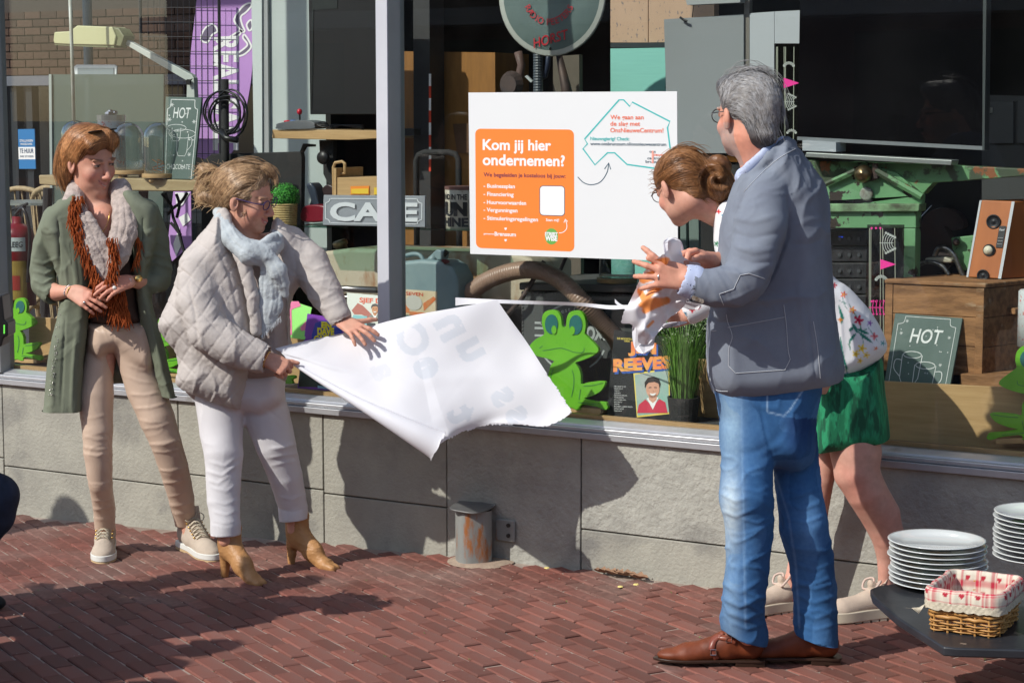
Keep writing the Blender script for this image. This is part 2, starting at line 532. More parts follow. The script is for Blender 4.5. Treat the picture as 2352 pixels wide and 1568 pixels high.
for k in range(11):
 x=-21+k*3.7
 MB().box((x,-13.05,.5),(x+2.6,-12.99,2.8)).build('shop_window',M('far_glass',(.02,.025,.03),rough=.1),fac)
 MB().box((x+.3,-13.05,4.1),(x+1.9,-12.99,6.0)).build('window',_m['far_glass'],fac)
MB().box((-22,-13.5,3.0),(20,-12.3,3.25)).build('awning',M('awn',(.5,.48,.45),rough=.8),fac)
# behind the glass: left part
def at(u,v,d):return WP(u,v,YG+d)
def pxm(u,v,d):return F/((at(u,v,d)-CAM)@FW)
def fplane(u,v,d):
 """point on the plane d behind the glass as a lettering frame: px right / up from (u, v)"""
 return None
def lay(uvO,uvR,uvT,d,n=(0,-1,0),off=.001):
 """frame on the plane d: origin, right and top corners given in the picture; returns f(x, y) with x, y in 0..1"""
 O=at(*uvO,d);R=at(*uvR,d);T=at(*uvT,d)
 ex,ey=R-O,T-O
 nn=nrm(np.cross(ey,ex));
 if nn@(CAM-O)<0:nn=-nn
 return(lambda x,y,k=1.0:O+ex*x+ey*y+nn*off*k)
def build_text(name,s_list,f,mat,parent,bold=.012):
 """s_list: (text, x0, x1, ybase, cap[, bold, shear]) in the frame f"""
 for q in s_list:
  mb=MB()
  text_fit(mb,q[0],f,q[1],q[2],q[3],q[4],bold=(q[5]if len(q)>5 else bold),shear=(q[6]if len(q)>6 else 0))
  mb.build(name,mat,parent)
def poly(pts,f,k=1.0):return[f(x,y,k)for x,y in pts]
def flat(name,polys,mat,parent,**kw):
 mb=MB()
 for p in polys:mb.add(p,[tuple(range(len(p)))])
 return mb.build(name,mat,parent,**kw)
def stroke(mb,pts,wd,f,k=1.0,closed=False,asp=1.0):
 """a painted line of width wd in the frame f; asp = width/height ratio of the frame"""
 P=[np.array(p,float)for p in pts]
 n=len(P)
 L,Rr=[],[]
 for i in range(n):
  a=P[i-1]if(i>0 or closed)else P[i]
  b=P[(i+1)%n]if(i<n-1 or closed)else P[i]
  t=(b-a)*(asp,1);t=t/(np.linalg.norm(t)+1e-9)
  q=np.array([-t[1]/asp,t[0]])*wd/2
  L.append(P[i]+q);Rr.append(P[i]-q)
 V=[f(x,y,k)for x,y in L]+[f(x,y,k)for x,y in Rr]
 m=n if closed else n-1
 mb.add(V,[(i,(i+1)%n,(i+1)%n+n,i+n)for i in range(m)])
def circ(cx,cy,r,n=16,asp=1.0,a0=0,a1=360):
 return[(cx+r/asp*math.cos(math.radians(a0+(a1-a0)*i/n)),cy+r*math.sin(math.radians(a0+(a1-a0)*i/n)))for i in range(n+(0 if a1-a0==360 else 1))]
WHITE=M('print_white',(.80,.80,.80),rough=.5)
BLACK=M('print_black',(.02,.02,.022),rough=.5)
CREAM=M('cream_plastic',(.52,.52,.30),(.48,.48,.27),scale=5,rough=.45)
GREYPAINT=M('pale_grey_green_paint',(.44,.50,.48),(.40,.46,.44),scale=2,rough=.6)
BLKPL=M('black_plastic',(.012,.012,.013),rough=.35)
BLKMAT=M('black_matte',(.015,.015,.016),(.022,.022,.022),scale=9,rough=.8)
WOODL=M('light_oak',(.52,.34,.16),(.42,.26,.115),scale=4,stretch=(1,14,14),rough=.5,bump=.1,bscale=30)
WOODT=M('waney_table_wood',(.40,.31,.17),(.31,.23,.12),scale=4,stretch=(1.5,12,12),rough=.55,bump=.2)
BROWNW=M('brown_wood_panel',(.30,.135,.028),(.22,.095,.02),scale=5,stretch=(5,5,1),rough=.55)
CHALK=M('chalkboard_green',(.075,.115,.10),(.11,.15,.135),scale=5,rough=.75,stretch=(1,1,.4))
CHALKW=M('chalk_white',(.72,.74,.72),(.55,.58,.56),scale=60,rough=.9)
STEEL=M('bright_steel',(.6,.6,.58),rough=.25,metal=1)
BLUEPOLE=M('blue_grey_pole',(.045,.085,.11),rough=.4)
FROGG=M('frog_green',(.16,.47,.03),(.12,.40,.022),scale=7,rough=.8,spec=.2,c3=(.20,.50,.07),s3=5,lo3=.6,hi3=.75)
FROGD=M('frog_dark_line',(.03,.16,.05),rough=.6)
FROGE=M('frog_eye_teal',(.01,.13,.12),rough=.5)
CLEAR=glassmat('clear_dome_glass',(.84,.87,.86),refl=.085,pw=1.7)
bb=thing('brick_building','brown brick building with dark glass shopfront seen beyond the corner of the shop','building',(*at(250,200,2.6)[:2],0))
BRK=M('brown_facade_brick',(.075,.042,.028),(.055,.03,.02),scale=12,rough=.9,rnd=.3,bump=.4,bscale=90)
BRJ=M('facade_joint',(.05,.04,.034),rough=.95)
DG=2.6
def WPX(u,d):return at(u,260,d)[0]
xa,xb=WPX(-10,DG),WPX(592,DG)
zt=2.6;zl=at(200,196,DG)[2];zl2=at(200,172,DG)[2]
MB().box((xa,YG+DG+.012,zl2),(xb,YG+DG+.1,2.75)).build('wall',BRJ,bb)
bm_=rawmesh('brick',*(lambda m:(m.V,m.F))(MB().box((-.062,-.012,-.0205),(.062,.0,.0205))));bm_.materials.append(BRK)
z=zl2+.024;row=0
while z<2.30:
 x=xa+(.066 if row%2 else 0)
 while x<xb:
  o=bpy.data.objects.new('brick',bm_);COL.objects.link(o);o.parent=bb
  o.location=(x-bb.location[0],YG+DG+.012+random.uniform(-.002,.002)-bb.location[1],z)
  x+=.1315
 z+=.0485;row+=1
MB().box((xa,YG+DG-.04,zl),(xb,YG+DG+.1,zl2-.003)).build('lintel',M('grey_lintel',(.14,.15,.18),(.1,.11,.13),scale=4,rough=.7),bb)
MB().box((xa,YG+DG+.3,0),(xb,YG+DG+.34,zl)).build('shopfront',M('night_glass',(.008,.011,.013),rough=.12),bb)
for u in(25,60,122,285,470):
 MB().box((WPX(u,DG),YG+DG,0),(WPX(u+14,DG),YG+DG+.06,zl-.002)).build('mullion',M('dark_mullion',(.012,.017,.022),rough=.4),bb)
q=at(100,400,DG)[2]
MB().box((xa,YG+DG+.01,at(100,500,DG)[2]),(xb,YG+DG+.05,at(100,470,DG)[2])).build('rail',_m['dark_mullion'],bb)
f=lay((44,388),(82,388),(41,297),DG-.02)
sg=thing('rental_sign','blue and white TE HUUR sign hanging in the far dark shopfront','sign',at(62,340,DG-.02))
SB=M('sign_blue',(.02,.17,.42),rough=.5)
MB().prism(poly([(0,0),(1,0),(1,1),(0,1)],f,0),(0,.008,0)).build('panel',SB,sg)
flat('white_band',[poly([(0,.24),(1,.24),(1,.55),(0,.55)],f,1)],WHITE,sg)
build_text('lettering',[('TE HUUR',.08,.92,.40,.11,.02),('045 5710205',.1,.9,.29,.05)],lambda x,y,k=2:f(x,y,2),M('sign_navy',(.01,.04,.12)),sg)
build_text('lettering',[('STALLINGEN',.1,.9,.68,.06),('MAKELAARS',.15,.85,.60,.05)],lambda x,y,k=2:f(x,y,2),WHITE,sg)
pp=thing('lamp_post','blue grey round steel post standing outside beyond the corner glass','post',at(205,600,1.9))
a_,b_=at(203,700,1.9),at(203,700,1.9);r=17/pxm(203,200,1.9)/1.0
x_,y_=at(203,130,1.9)[:2]
MB().tube([(x_,y_,0),(x_,y_,2.6)],.026,16).build('pole',BLUEPOLE,pp,smooth=True)
MB().wslab([(172,172),(170,153),(176,149),(262,149),(268,153),(267,172)],1.86,.01).build('plate_frame',M('white_enamel',(.62,.68,.68),rough=.4),pp)
MB().wslab([(178,172),(178,156),(261,156),(261,172)],1.855,.003).build('plate',M('plate_grey',(.2,.25,.27),rough=.3),pp)
RAT=M('rattan',(.40,.31,.18),(.30,.22,.12),scale=60,rough=.7)
def rattan(uc,vc,d,lab):
 p=at(uc,vc+120,d);p[2]=-.05
 t=thing('rattan_chair',lab,'chair',p,group='rattan terrace chairs beyond the corner')
 x,y=p[:2];s=.24
 zb=at(uc,vc,d)[2]
 back=[(x+s*math.cos(a)*1.0,y-s*math.sin(a)*.5+.1,zb-.12+.14*math.sin(a))for a in np.linspace(0,math.pi,14)]
 m=MB().tube([(x+s,y+.1,0)]+back+[(x-s,y+.1,0)],.016,8)
 m.build('back_frame',RAT,t,smooth=True)
 m=MB()
 for k in range(1,12):
  a=math.pi*k/12;xx=x+s*math.cos(a)
  m.tube([(xx,y+.1,.42),(xx,y+.09-s*math.sin(a)*.4,zb-.12+.13*math.sin(a))],.006,5)
 m.build('back_weave',RAT,t)
 m=MB().lathe([(0,.40),(.22,.40),(.235,.42),(.22,.44),(0,.44)],(x,y-.1,0),20)
 m.build('seat',RAT,t,smooth=True)
 for sx in(-1,1):
  MB().tube([(x+sx*s,y+.1,.55),(x+sx*s*1.05,y-.15,.62),(x+sx*s*.95,y-.3,.5),(x+sx*s*.9,y-.32,0)],.014,8).build('arm',RAT,t,smooth=True)
rattan(55,440,2.25,'rattan armchair at far left above the red fire extinguisher')
rattan(128,437,2.15,'rattan armchair half hidden by the woman with red hair')
tt=thing('terrace_table','small round grey terrace table between the rattan chairs','table',(*at(95,470,2.0)[:2],0))
c=at(95,462,2.0)
MB().lathe([(0,c[2]-.015),(.25,c[2]-.015),(.25,c[2]),(0,c[2])],(c[0],c[1],0),24).build('table_top',M('table_grey',(.2,.22,.2),rough=.4),tt)
MB().tube([(c[0],c[1],0),(c[0],c[1],c[2]-.016)],.02,10).build('leg',BLKMAT,tt)
sc=thing('glass_screen','tall smoky grey green glass screen behind the red haired woman','screen',at(245,430,1.2))
m=bpy.data.materials.new('smoky_glass');m.use_nodes=True
n_=m.node_tree;n_.nodes['Principled BSDF'].inputs['Base Color'].default_value=(.10,.14,.12,1);n_.nodes['Principled BSDF'].inputs['Roughness'].default_value=.3
t_=n_.nodes.new('ShaderNodeBsdfTransparent');x_=n_.nodes.new('ShaderNodeMixShader');x_.inputs[0].default_value=.72
n_.links.new(t_.outputs[0],x_.inputs[1]);n_.links.new(n_.nodes['Principled BSDF'].outputs[0],x_.inputs[2]);n_.links.new(x_.outputs[0],n_.nodes['Material Output'].inputs[0])
MB().wslab([(116,560),(115,171),(376,171),(374,560)],1.2,.01).build('pane',m,sc)
MB().wslab([(116,560),(112,171),(118,171),(121,560)],1.19,.008).build('frame_edge',M('frame_sheen',(.3,.35,.33),rough=.3),sc)
rd=MB().tube([at(160,-30,.5),at(165,110,.5),at(170,292,.5)],.0085,10).build('hanging_rod',M('rod_white',(.45,.5,.48),(.34,.33,.25),scale=8,rough=.4),smooth=True)
tag(rd,'thin off white rod hanging vertically in front of the cream desk lamp','rod')
dl=thing('desk_lamp','cream plastic desk lamp with a jointed arm above the glass domes','lamp',at(440,400,.75))
MB().wslab([(122,93),(124,74),(160,72),(176,59),(257,62),(266,84),(262,105),(166,103),(124,101)],.66,.10).build('lamp_head',CREAM,dl,bevel=.006)
MB().wslab([(257,63),(272,66),(285,84),(277,107),(262,105),(266,84)],.67,.08).build('lamp_hood_end',M('olive_plastic',(.16,.17,.09),rough=.4),dl,bevel=.004)
MB().wslab([(124,102),(166,104),(262,106),(262,110),(200,108),(126,104)],.665,.09).build('lamp_shade_rim',_m['olive_plastic'],dl)
ARM=M('arm_pale_grey',(.46,.50,.46),rough=.4)
MB().wslab([(272,88),(278,85),(440,172),(445,180),(440,187),(425,184),(276,96)],.70,.03).build('upper_arm',ARM,dl,bevel=.003)
MB().wslab([(429,184),(445,178),(447,230),(428,230)],.70,.03).build('lower_arm',ARM,dl,bevel=.003)
for(u,v)in((275,94),(435,189)):
 MB().lathe([(0,0),(.013,0),(.013,.012),(0,.012)],at(u,v,.69),14,ax=(0,-1,0)).build('joint_knob',BLKPL,dl)
MB().wslab([(577,-20),(601,-20),(603,620),(588,620)],1.30,.1).build('x',M('col_light',(.5,.56,.54),rough=.5),tag(thing('corner_post','pale grey corner post left of the plain panel wall','post',at(590,400,1.3)),None)).name='shaft'
pw=thing('panel_wall','plain pale grey green partition wall behind the wooden shelf','wall',at(700,400,1.35))
MB().wslab([(603,-20),(614,-20),(620,660),(604,660)],1.31,.06).build('trim',FRAME,pw)
MB().wslab([(615,-20),(745,-20),(752,660),(620,660)],1.33,.04).build('panel',GREYPAINT,pw)
WIRE=M('black_wire',(.02,.02,.022),rough=.4)
gr=thing('wire_grid','tall black wire grid panel standing before the purple flag','grid panel',at(400,600,1.46))
def barw(a,b,r,name):MB().tube([at(*a,1.46),at(*b,1.46)],r,6).build(name,WIRE,gr)
for k in range(14):
 u=326+k*13.6
 if k in(0,13):barw((u-4 if k==0 else u,-20),(u+6,620),.008,'frame_bar')
 else:barw((u,-20),(u+4,620),.0017,'wire')
for k in range(20):
 v=-16+k*33.5
 barw((324,v),(507,v+1),.0021,'wire')
fl=thing('beach_flag','purple beach flag with white lettering and dancing figure outlines','flag',at(500,600,1.55))
PUR=M('flag_purple',(.48,.27,.60),(.44,.24,.55),scale=3,rough=.75)
out=spline([(455,-30),(445,60),(436,150),(438,240),(445,310),(452,360),(520,362),(545,320),(565,250),(579,160),(580,60),(577,-30)],5)
MB().wslab([tuple(p)for p in out],1.55,.006).build('cloth',PUR,fl)
ff=lay((436,360),(580,360),(436,0),1.55)
asp=144/360
GR=M('flag_grey',(.16,.13,.20),rough=.8)
def blob(pts):return poly([tuple(p)for p in spline([((u-436)/144,(360-v)/360)for u,v in pts],4,True)],ff,1)
blobs=[[(538,48),(556,22),(572,14),(577,20),(565,34),(553,44),(556,62),(562,76),(556,78),(545,64)],[(462,86),(472,66),(490,58),(500,74),(488,82),(478,98),(466,96)],[(500,95),(520,92),(545,78),(556,74),(548,86),(522,99),(502,100)],[(561,84),(572,100),(576,114),(562,128),(548,132),(546,126),(560,116),(568,106),(558,92)],[(566,62),(576,52),(579,68),(572,76)]]
mb=MB()
for b in blobs:
 stroke(mb,[((u-436)/144,(360-v)/360)for u,v in[tuple(p)for p in spline(b,4,True)]],.011,ff,1.5,True,asp)
mb.build('figure_outline',WHITE,fl)
flat('figure_fill',[blob(b)for b in blobs],GR,fl)
def fdown(x,y,k=1.6):return ff(.36+y*.62,.76-x,k)
build_text('lettering',[('REAL SALE',0.0,.72,.05,.62,.03)],fdown,WHITE,fl)
f2=thing('flag_print','lower end of a purple and white printed banner under the wooden table','banner',at(420,560,1.0))
MB().wslab([(398,440),(438,440),(440,560),(395,600),(385,560)],1.0,.006).build('cloth',PUR,f2)
flat('white_print',[[at(u,v,.996)for u,v in p]for p in([(402,442),(436,442),(420,470),(406,480)],[(410,500),(430,488),(438,505),(420,520)],[(398,560),(412,520),(418,560),(404,590)])],WHITE,f2)
sp=thing('speaker_pole','black tubular stand pole in front of the purple flag','stand',at(517,600,.8))
MB().tube([at(516,182,.78),at(519,590,.78)],.019,12).build('pole',BLKMAT,sp,smooth=True)
MB().tube([at(516,218,.78),at(517,232,.78)],.026,12).build('collar',BLKPL,sp,smooth=True)
cc=thing('cable_coil','black cable coiled and hung on the stand pole','cable',at(520,310,.7))
for k in range(5):
 cu,cv,ru,rv=(512,524,518,530,514)[k],(258,264,270,262,255)[k],(40,44,34,38,47)[k],(50,44,40,56,46)[k]
 MB().tube([at(cu+ru*math.cos(a),cv+rv*math.sin(a),.72+.01*k)for a in np.linspace(0,2*math.pi,26)[:-1]],.0045,6,closed=True).build('loop',BLKPL,cc,smooth=True)
MB().tube([at(508,300,.71),at(520,318,.70),at(545,322,.7)],.014,8).build('plug',BLKPL,cc,smooth=True)
bs=thing('black_screen','black flat panel leaning behind the blonde woman','screen',at(575,500,.85))
MB().wslab([(462,372),(485,354),(690,348),(693,362),(690,600),(462,600)],.82,.03).build('panel',BLKMAT,bs,bevel=.004)
tb=thing('display_table','waney edged wooden table top carrying the glass domes','table',at(290,600,.5))
MB().wslab([(88,402),(430,414),(461,413),(459,436),(430,440),(262,438),(90,424)],.28,.4).build('table_top',WOODT,tb,bevel=.006)
for u in(110,330):MB().tube([at(u,432,.45),at(u-8,720,.45)],.022,8).build('leg',BLKMAT,tb)
branch=MB()
for pts in([(372,445),(392,470),(398,500),(410,530),(418,560),(430,600)],[(430,444),(415,465),(398,478),(385,492)],[(398,480),(385,460),(380,444)],[(415,540),(400,520),(392,512)],[(405,446),(412,470),(406,500)]):
 branch.tube([at(u,v,.42)for u,v in[tuple(p)for p in spline(pts,4)]],.007,6)
bo=branch.build('wire_sculpture',BLKMAT,smooth=True);tag(bo,'black twisted wire branches under the wooden table edge','sculpture')
def dome(uc,vt,vb,wpx,d,lab,wire=False):
 c=at(uc,vb,d);s=pxm(uc,vb,d);R=wpx/2/s;hh=(vb-vt)/s
 t=thing('glass_dome',lab,'glass dome',c,group='glass domes on the wooden table')
 prof=[(R,.018)]+[(R,.018+(hh-R-.018)*k/3)for k in range(1,4)]+[(R*math.cos(a),hh-R+R*math.sin(a))for a in np.linspace(.15,math.pi/2-.01,9)]
 MB().lathe(prof,c,28).build('dome',CLEAR,t,smooth=True)
 MB().lathe([(0,.0),(R*1.12,.0),(R*1.14,.008),(R*1.12,.018),(0,.018)],c,28).build('wooden_base',WOODL,t,bevel=.001)
 for k in range(3):
  a=k*2.1+.5
  MB().ball(c+(R*.8*math.cos(a),R*.8*math.sin(a),-.012),.011).build('foot',WOODL,t,smooth=True)
 if wire:
  m=MB()
  for k in range(3):
   p0=c+(0,0,.02)
   m.tube([p0+(.03*math.sin(j*1.3+k*2),.03*math.cos(j*1.7+k),.012*j)for j in range(6)],.0015,5)
  m.build('copper_wire',M('copper',(.8,.3,.1),rough=.3,metal=.8),t)
dome(296,282,400,70,.36,'clear glass dome on a wood base, left of the two whole domes')
dome(366,282,408,70,.31,'clear glass dome with copper light wire, beside the narrow HOT chalkboard',True)
dome(176,277,396,66,.46,'clear glass dome mostly hidden behind the red haired woman')
ti=thing('gift_tin','grey tin with a small red print and crumpled foil on its lid','tin',at(258,400,.5))
c=at(258,398,.50);s=pxm(258,398,.5)
TIN=M('tin_grey',(.55,.58,.58),(.55,.2,.18),scale=60,lo=.60,hi=.62,rough=.35)
MB().lathe([(0,0),(31/s,0),(31/s,130/s),(0,130/s)],c,28).build('body',TIN,ti)
MB().lathe([(32.5/s,121/s),(32.5/s,133/s),(0,133/s)],c,28).build('lid',M('tin_lid',(.42,.45,.45),rough=.3,metal=.4),ti)
m=MB()
for k in range(9):m.ball(c+(random.uniform(-.025,.025),random.uniform(-.02,.02),135/s+random.uniform(0,.012)),(.016,.014,.010),6,4)
m.build('foil_bow',STEEL,ti)
def chalkboard(quad,d,lab,kind):
 t=thing('chalkboard',lab,'chalkboard',at(*quad[0],d),group='chalkboards with hot drinks')
 O,R,TR,T=[at(u,v,d)for u,v in quad]
 lean=.10
 O,R=O-(0,.0,0),R-(0,.0,0)
 T=T+(0,lean,0);TR=TR+(0,lean,0)
 n=nrm(np.cross(R-O,T-O));n=n if n@(CAM-O)>0 else-n
 def put(u,v):
  dd=ray(u,v);s=(n@(O-CAM))/(n@dd);return CAM+dd*s
 O,R,TR,T=[put(u,v)for u,v in quad]
 def f(x,y,k=1.0):return(O*(1-x)+R*x)*(1-y)+(T*(1-x)+TR*x)*y+n*.0012*k
 MB().prism([f(0,0,0),f(1,0,0),f(1,1,0),f(0,1,0)],-n*.012).build('board',CHALK,t,bevel=.002)
 return t,f
cb,f=chalkboard([(375,411),(444,412),(463,224),(380,222)],.30,'narrow green chalkboard reading HOT CHOCOLATE beside the glass domes',0)
asp=.42
build_text('lettering',[('HOT',.24,.74,.74,.13,.008,.15)],f,CHALKW,cb)
build_text('lettering',[('CHOCOLATE',.1,.86,.12,.06,.0,.1)],f,CHALKW,cb)
def mug(mb,cx,cy,w,h,f,asp,wd=.012,flip=1):
 stroke(mb,circ(cx,cy,w*.16,18,asp*.35),wd,f,1,True,asp)
 stroke(mb,[(cx-w/2*1.0,cy),(cx-w/2*.92,cy-h*.8),(cx-w*.3,cy-h),(cx+w*.3,cy-h),(cx+w/2*.92,cy-h*.8),(cx+w/2,cy)],wd,f,1,False,asp)
 stroke(mb,[tuple(p)for p in spline([(cx+flip*w*.48,cy-h*.2),(cx+flip*w*.8,cy-h*.2),(cx+flip*w*.82,cy-h*.5),(cx+flip*w*.48,cy-h*.75)],5)],wd,f,1,False,asp)
def mug_art(t,f,asp,muglist,border=True,cut=0):
 mb=MB()
 if border:
  b=.07
  r=.08
  pts=[(b+r/asp*.5,1-b*.5),(1-b-r/asp*.5,1-b*.5)]
  stroke(mb,[(b,cut),(b,.93-r),],.008,f,1,False,asp)
  stroke(mb,[(1-b,cut),(1-b,.93-r)],.008,f,1,False,asp)
  stroke(mb,[(b+.1,.965),(1-b-.1,.965)],.008,f,1,False,asp)
  stroke(mb,[tuple(p)for p in spline([(b,.93-r),(b+.08,.93-r*.7),(b+.1,.965)],4)],.008,f,1,False,asp)
  stroke(mb,[tuple(p)for p in spline([(1-b,.93-r),(1-b-.08,.93-r*.7),(1-b-.1,.965)],4)],.008,f,1,False,asp)
 for q in muglist:mug(mb,*q[:4],f,asp,q[4]if len(q)>4 else .008,q[5]if len(q)>5 else 1)
 r=random.Random(3)
 for k in range(16):
  x,y=r.uniform(.12,.88),r.uniform(.1+cut,.9)
  stroke(mb,circ(x,y,.006,6,asp),.006,f,1,True,asp)
 for x,y in((.2,.9),(.14,.72),(.86,.70),(.8,.3)):
  for a in(0,60,120):
   dx,dy=.025/asp*math.cos(math.radians(a)),.025*math.sin(math.radians(a))
   stroke(mb,[(x-dx,y-dy),(x+dx,y+dy)],.006,f,1,False,asp)
 mb.build('chalk_drawing',CHALKW,t)
mug_art(cb,f,asp,[(.36,.62,.26,.16,.006,-1),(.56,.55,.34,.27,.006)])
fe=thing('fire_extinguisher','dark red fire extinguisher with a handwritten white label','fire extinguisher',at(45,690,.45))
c=at(45,700,.5);s=pxm(45,600,.5)
RED=M('extinguisher_red',(.20,.012,.016),(.13,.008,.012),scale=3,rough=.3)
R=38/s;Ht=185/s
MB().lathe([(0,0),(R,0),(R,Ht*.86),(R*.9,Ht*.95),(R*.5,Ht),(R*.3,Ht*1.02),(R*.3,Ht*1.1),(0,Ht*1.1)],c,28).build('cylinder',RED,fe,smooth=True)
MB().tube([c+(0,0,Ht*1.1),c+(0,0,Ht*1.2),c+(.05,0,Ht*1.22)],.012,8).tube([c+(-.03,0,Ht*1.18),c+(.07,0,Ht*1.26)],.007,6).build('valve',BLKMAT,fe)
MB().tube([tuple(p)for p in spline([c+(0,-.01,Ht*1.12),c+(R*.9,-.03,Ht*1.2),c+(R*1.35,-.03,Ht*.9),c+(R*1.2,-.04,Ht*.3)],6)],.008,8).build('hose',BLKPL,fe,smooth=True)
def curved(c,R,a0,a1,z0,z1,name,mat,parent,n=10,k=.001):
 V=[];
 for i in range(n+1):
  a=math.radians(a0+(a1-a0)*i/n)
  V+=[(c[0]+(R+k)*math.sin(a),c[1]-(R+k)*math.cos(a),c[2]+z0),(c[0]+(R+k)*math.sin(a),c[1]-(R+k)*math.cos(a),c[2]+z1)]
 mesh(name,V,[(2*i,2*i+2,2*i+3,2*i+1)for i in range(n)],mat,parent)
curved(c,R,5,70,Ht*.68,Ht*.85,'label',M('label_white',(.45,.52,.50),rough=.6),fe)
def fcy(x,y,k=0):
 a=math.radians(5+65*x);return np.array([c[0]+(R+.003)*math.sin(a),c[1]-(R+.003)*math.cos(a),c[2]+Ht*(.68+.17*y)])
build_text('lettering',[('LEEG',.15,.85,.3,.4,.01,.1)],fcy,BLACK,fe)
curved(c,R,0,72,Ht*.08,Ht*.56,'instruction_label',M('label_ochre',(.32,.22,.04),(.25,.17,.03),scale=20,rough=.6),fe)
curved(c,R,22,48,Ht*.2,Ht*.38,'red_symbol',M('symbol_red',(.3,.03,.02)),fe,k=.002)
sh=thing('wooden_shelf','light wooden shelf board carrying the arcade joystick','shelf',at(745,310,1.0))
MB().wslab([(625,298),(708,298),(870,300),(875,318),(800,322),(625,318)],.85,.3).build('board',WOODL,sh,bevel=.003)
MB().wslab([(733,322),(740,322),(742,358),(735,358)],.95,.02).build('bracket',BLKMAT,sh)
MB().wslab([(696,330),(720,332),(720,337),(700,338),(692,352),(688,350)],.92,.02).build('bracket',BLKMAT,sh)
js=thing('joystick','grey arcade joystick with a red ball top on the wooden shelf','joystick',at(682,297,.86))
JG=M('joystick_grey',(.10,.11,.12),rough=.4)
MB().wslab([tuple(p)for p in spline([(634,290),(640,283),(690,276),(718,281),(722,288),(716,296),(640,297)],4,True)],.84,.1).build('base',JG,js,bevel=.006)
MB().tube([at(689,280,.88),at(688,262,.88)],.004,8).build('stick',BLKPL,js)
MB().ball(at(688,257,.88),(.0125,.0125,.0145),16,12).build('ball_top',M('joy_red',(.55,.01,.03),rough=.25),js,smooth=True)
MB().ball(at(660,279,.88),(.018,.015,.006)).build('button',_m['joy_red'],js,smooth=True)
MB().ball(at(674,278,.87),(.018,.015,.006)).build('button',M('btn_blue',(.05,.12,.3),rough=.4),js,smooth=True)
wr=MB()
for k in range(4):wr.tube([at(u,v,.86)for u,v in[tuple(p)for p in spline([(724,286),(745,280+k*4),(765,296-k*3),(785,288),(835,288+k*3)],5)]],.003,5)
wo=wr.build('loose_cables',BLKPL,smooth=True);tag(wo,'thin black cables lying on the wooden shelf right of the joystick','cable')
tv=thing('hanging_television','black upright screen hanging above the wooden shelf','television',at(780,262,.8))
MB().wslab([(708,-30),(866,-30),(868,263),(712,263)],.78,.04).build('body',BLKPL,tv,bevel=.003)
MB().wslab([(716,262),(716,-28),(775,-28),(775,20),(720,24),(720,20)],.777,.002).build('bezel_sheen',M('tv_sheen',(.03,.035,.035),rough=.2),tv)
ck=thing('hand_drill','dark old cranked tool hanging under the wooden shelf','tool',at(752,400,.9))
MB().wslab([(740,322),(766,322),(764,400),(756,480),(750,480),(752,420),(742,400)],.93,.03).build('shaft',BLKMAT,ck,bevel=.004)
MB().lathe([(0,0),(.028,0),(.032,.012),(.028,.024),(0,.024)],at(746,362,.9),16,ax=(0,-1,0)).build('wheel',M('gun_metal',(.03,.03,.03),rough=.4,metal=.5),ck,smooth=True)
for nm,lab,o0 in(('cat_figurine','dark blue cat figurine stretching up beside the potted green ball',0),('dog_figurine','dark figurine with raised head left of the wooden tool box',1)):
 if o0==0:pts=[(702,426),(712,420),(722,432),(728,455),(733,478),(736,508),(700,508),(704,480),(712,460),(706,440)]
 else:pts=[(738,436),(750,424),(765,430),(770,445),(762,452),(768,480),(772,508),(735,508),(740,480),(734,455)]
 o=MB().wslab([tuple(p)for p in spline(pts,4,True)],.42+.05*o0,.07).build(nm,M('figurine%d'%o0,((.03,.04,.06),(.035,.02,.022))[o0],rough=.35),bevel=.012,seg=4)
 tag(o,lab,'figurine')
rp=MB().wslab([tuple(p)for p in spline([(693,478),(715,470),(745,474),(748,492),(745,508),(693,508)],4,True)],.36,.08).build('red_pot',M('pot_red',(.17,.008,.02),rough=.3),bevel=.01,seg=3)
tag(rp,'small dark red glossy pot standing before the figurines','pot')
pt=thing('ball_plant','round bright green artificial plant in a rope wound pot','plant',at(655,518,.3))
c=at(655,518,.32);s=pxm(655,518,.32)
ROPE=M('rope_straw',(.48,.36,.16),(.38,.27,.11),scale=50,rough=.85)
m=MB()
for k in range(10):
 hh=k*48/9/s;rr=(24+3*k/9)/s
 m.tube([c+(rr*math.cos(a),rr*math.sin(a),hh)for a in np.linspace(0,2*math.pi,21)[:-1]],2.9/s,6,closed=True)
m.build('pot',ROPE,pt,smooth=True)
MB().lathe([(0,0),(22/s,0),(24/s,46/s),(0,46/s)],c,18).build('pot_core',ROPE,pt)
LEAFG=M('leaf_bright',(.05,.30,.03),(.10,.42,.06),scale=40,rough=.5)
m=MB();cc_=c+(0,0,66/s)
for k in range(900):
 n=nrm(RNG.normal(size=3));p=cc_+n*(34/s)*random.uniform(.80,1.04)*np.array([1,1,.92])
 a=nrm(np.cross(n,RNG.normal(size=3)));b=np.cross(n,a);q=.0065
 t1=nrm(n+.8*RNG.normal(size=3))*q
 m.add([p-a*q*.7,p+t1*.6-b*q*.5,p+a*q*.7+t1*.3,p+t1*.6+b*q*.5],[(0,1,2,3)])
o=m.build('foliage',LEAFG,pt,kind='stuff')
MB().ball(cc_,28/s,14,10).build('core',M('leaf_core',(.02,.13,.015),rough=.9),pt)
bx=thing('wooden_caddy','light wooden box with a loop handle and orange labels','box',at(820,448,.42))
MB().wslab([(768,408),(870,406),(872,452),(768,452)],.42,.2).build('body',WOODL,bx,bevel=.002)
mh=MB();mh.tube([at(u,v,.45)for u,v in[(767,452),(766,384),(770,374),(786,371),(792,376),(792,398),(776,402)]],.007,6);mh.build('handle',WOODL,bx)
MB().wslab([(766,386),(772,386),(772,452),(766,452)],.415,.2).build('end_board',WOODL,bx)
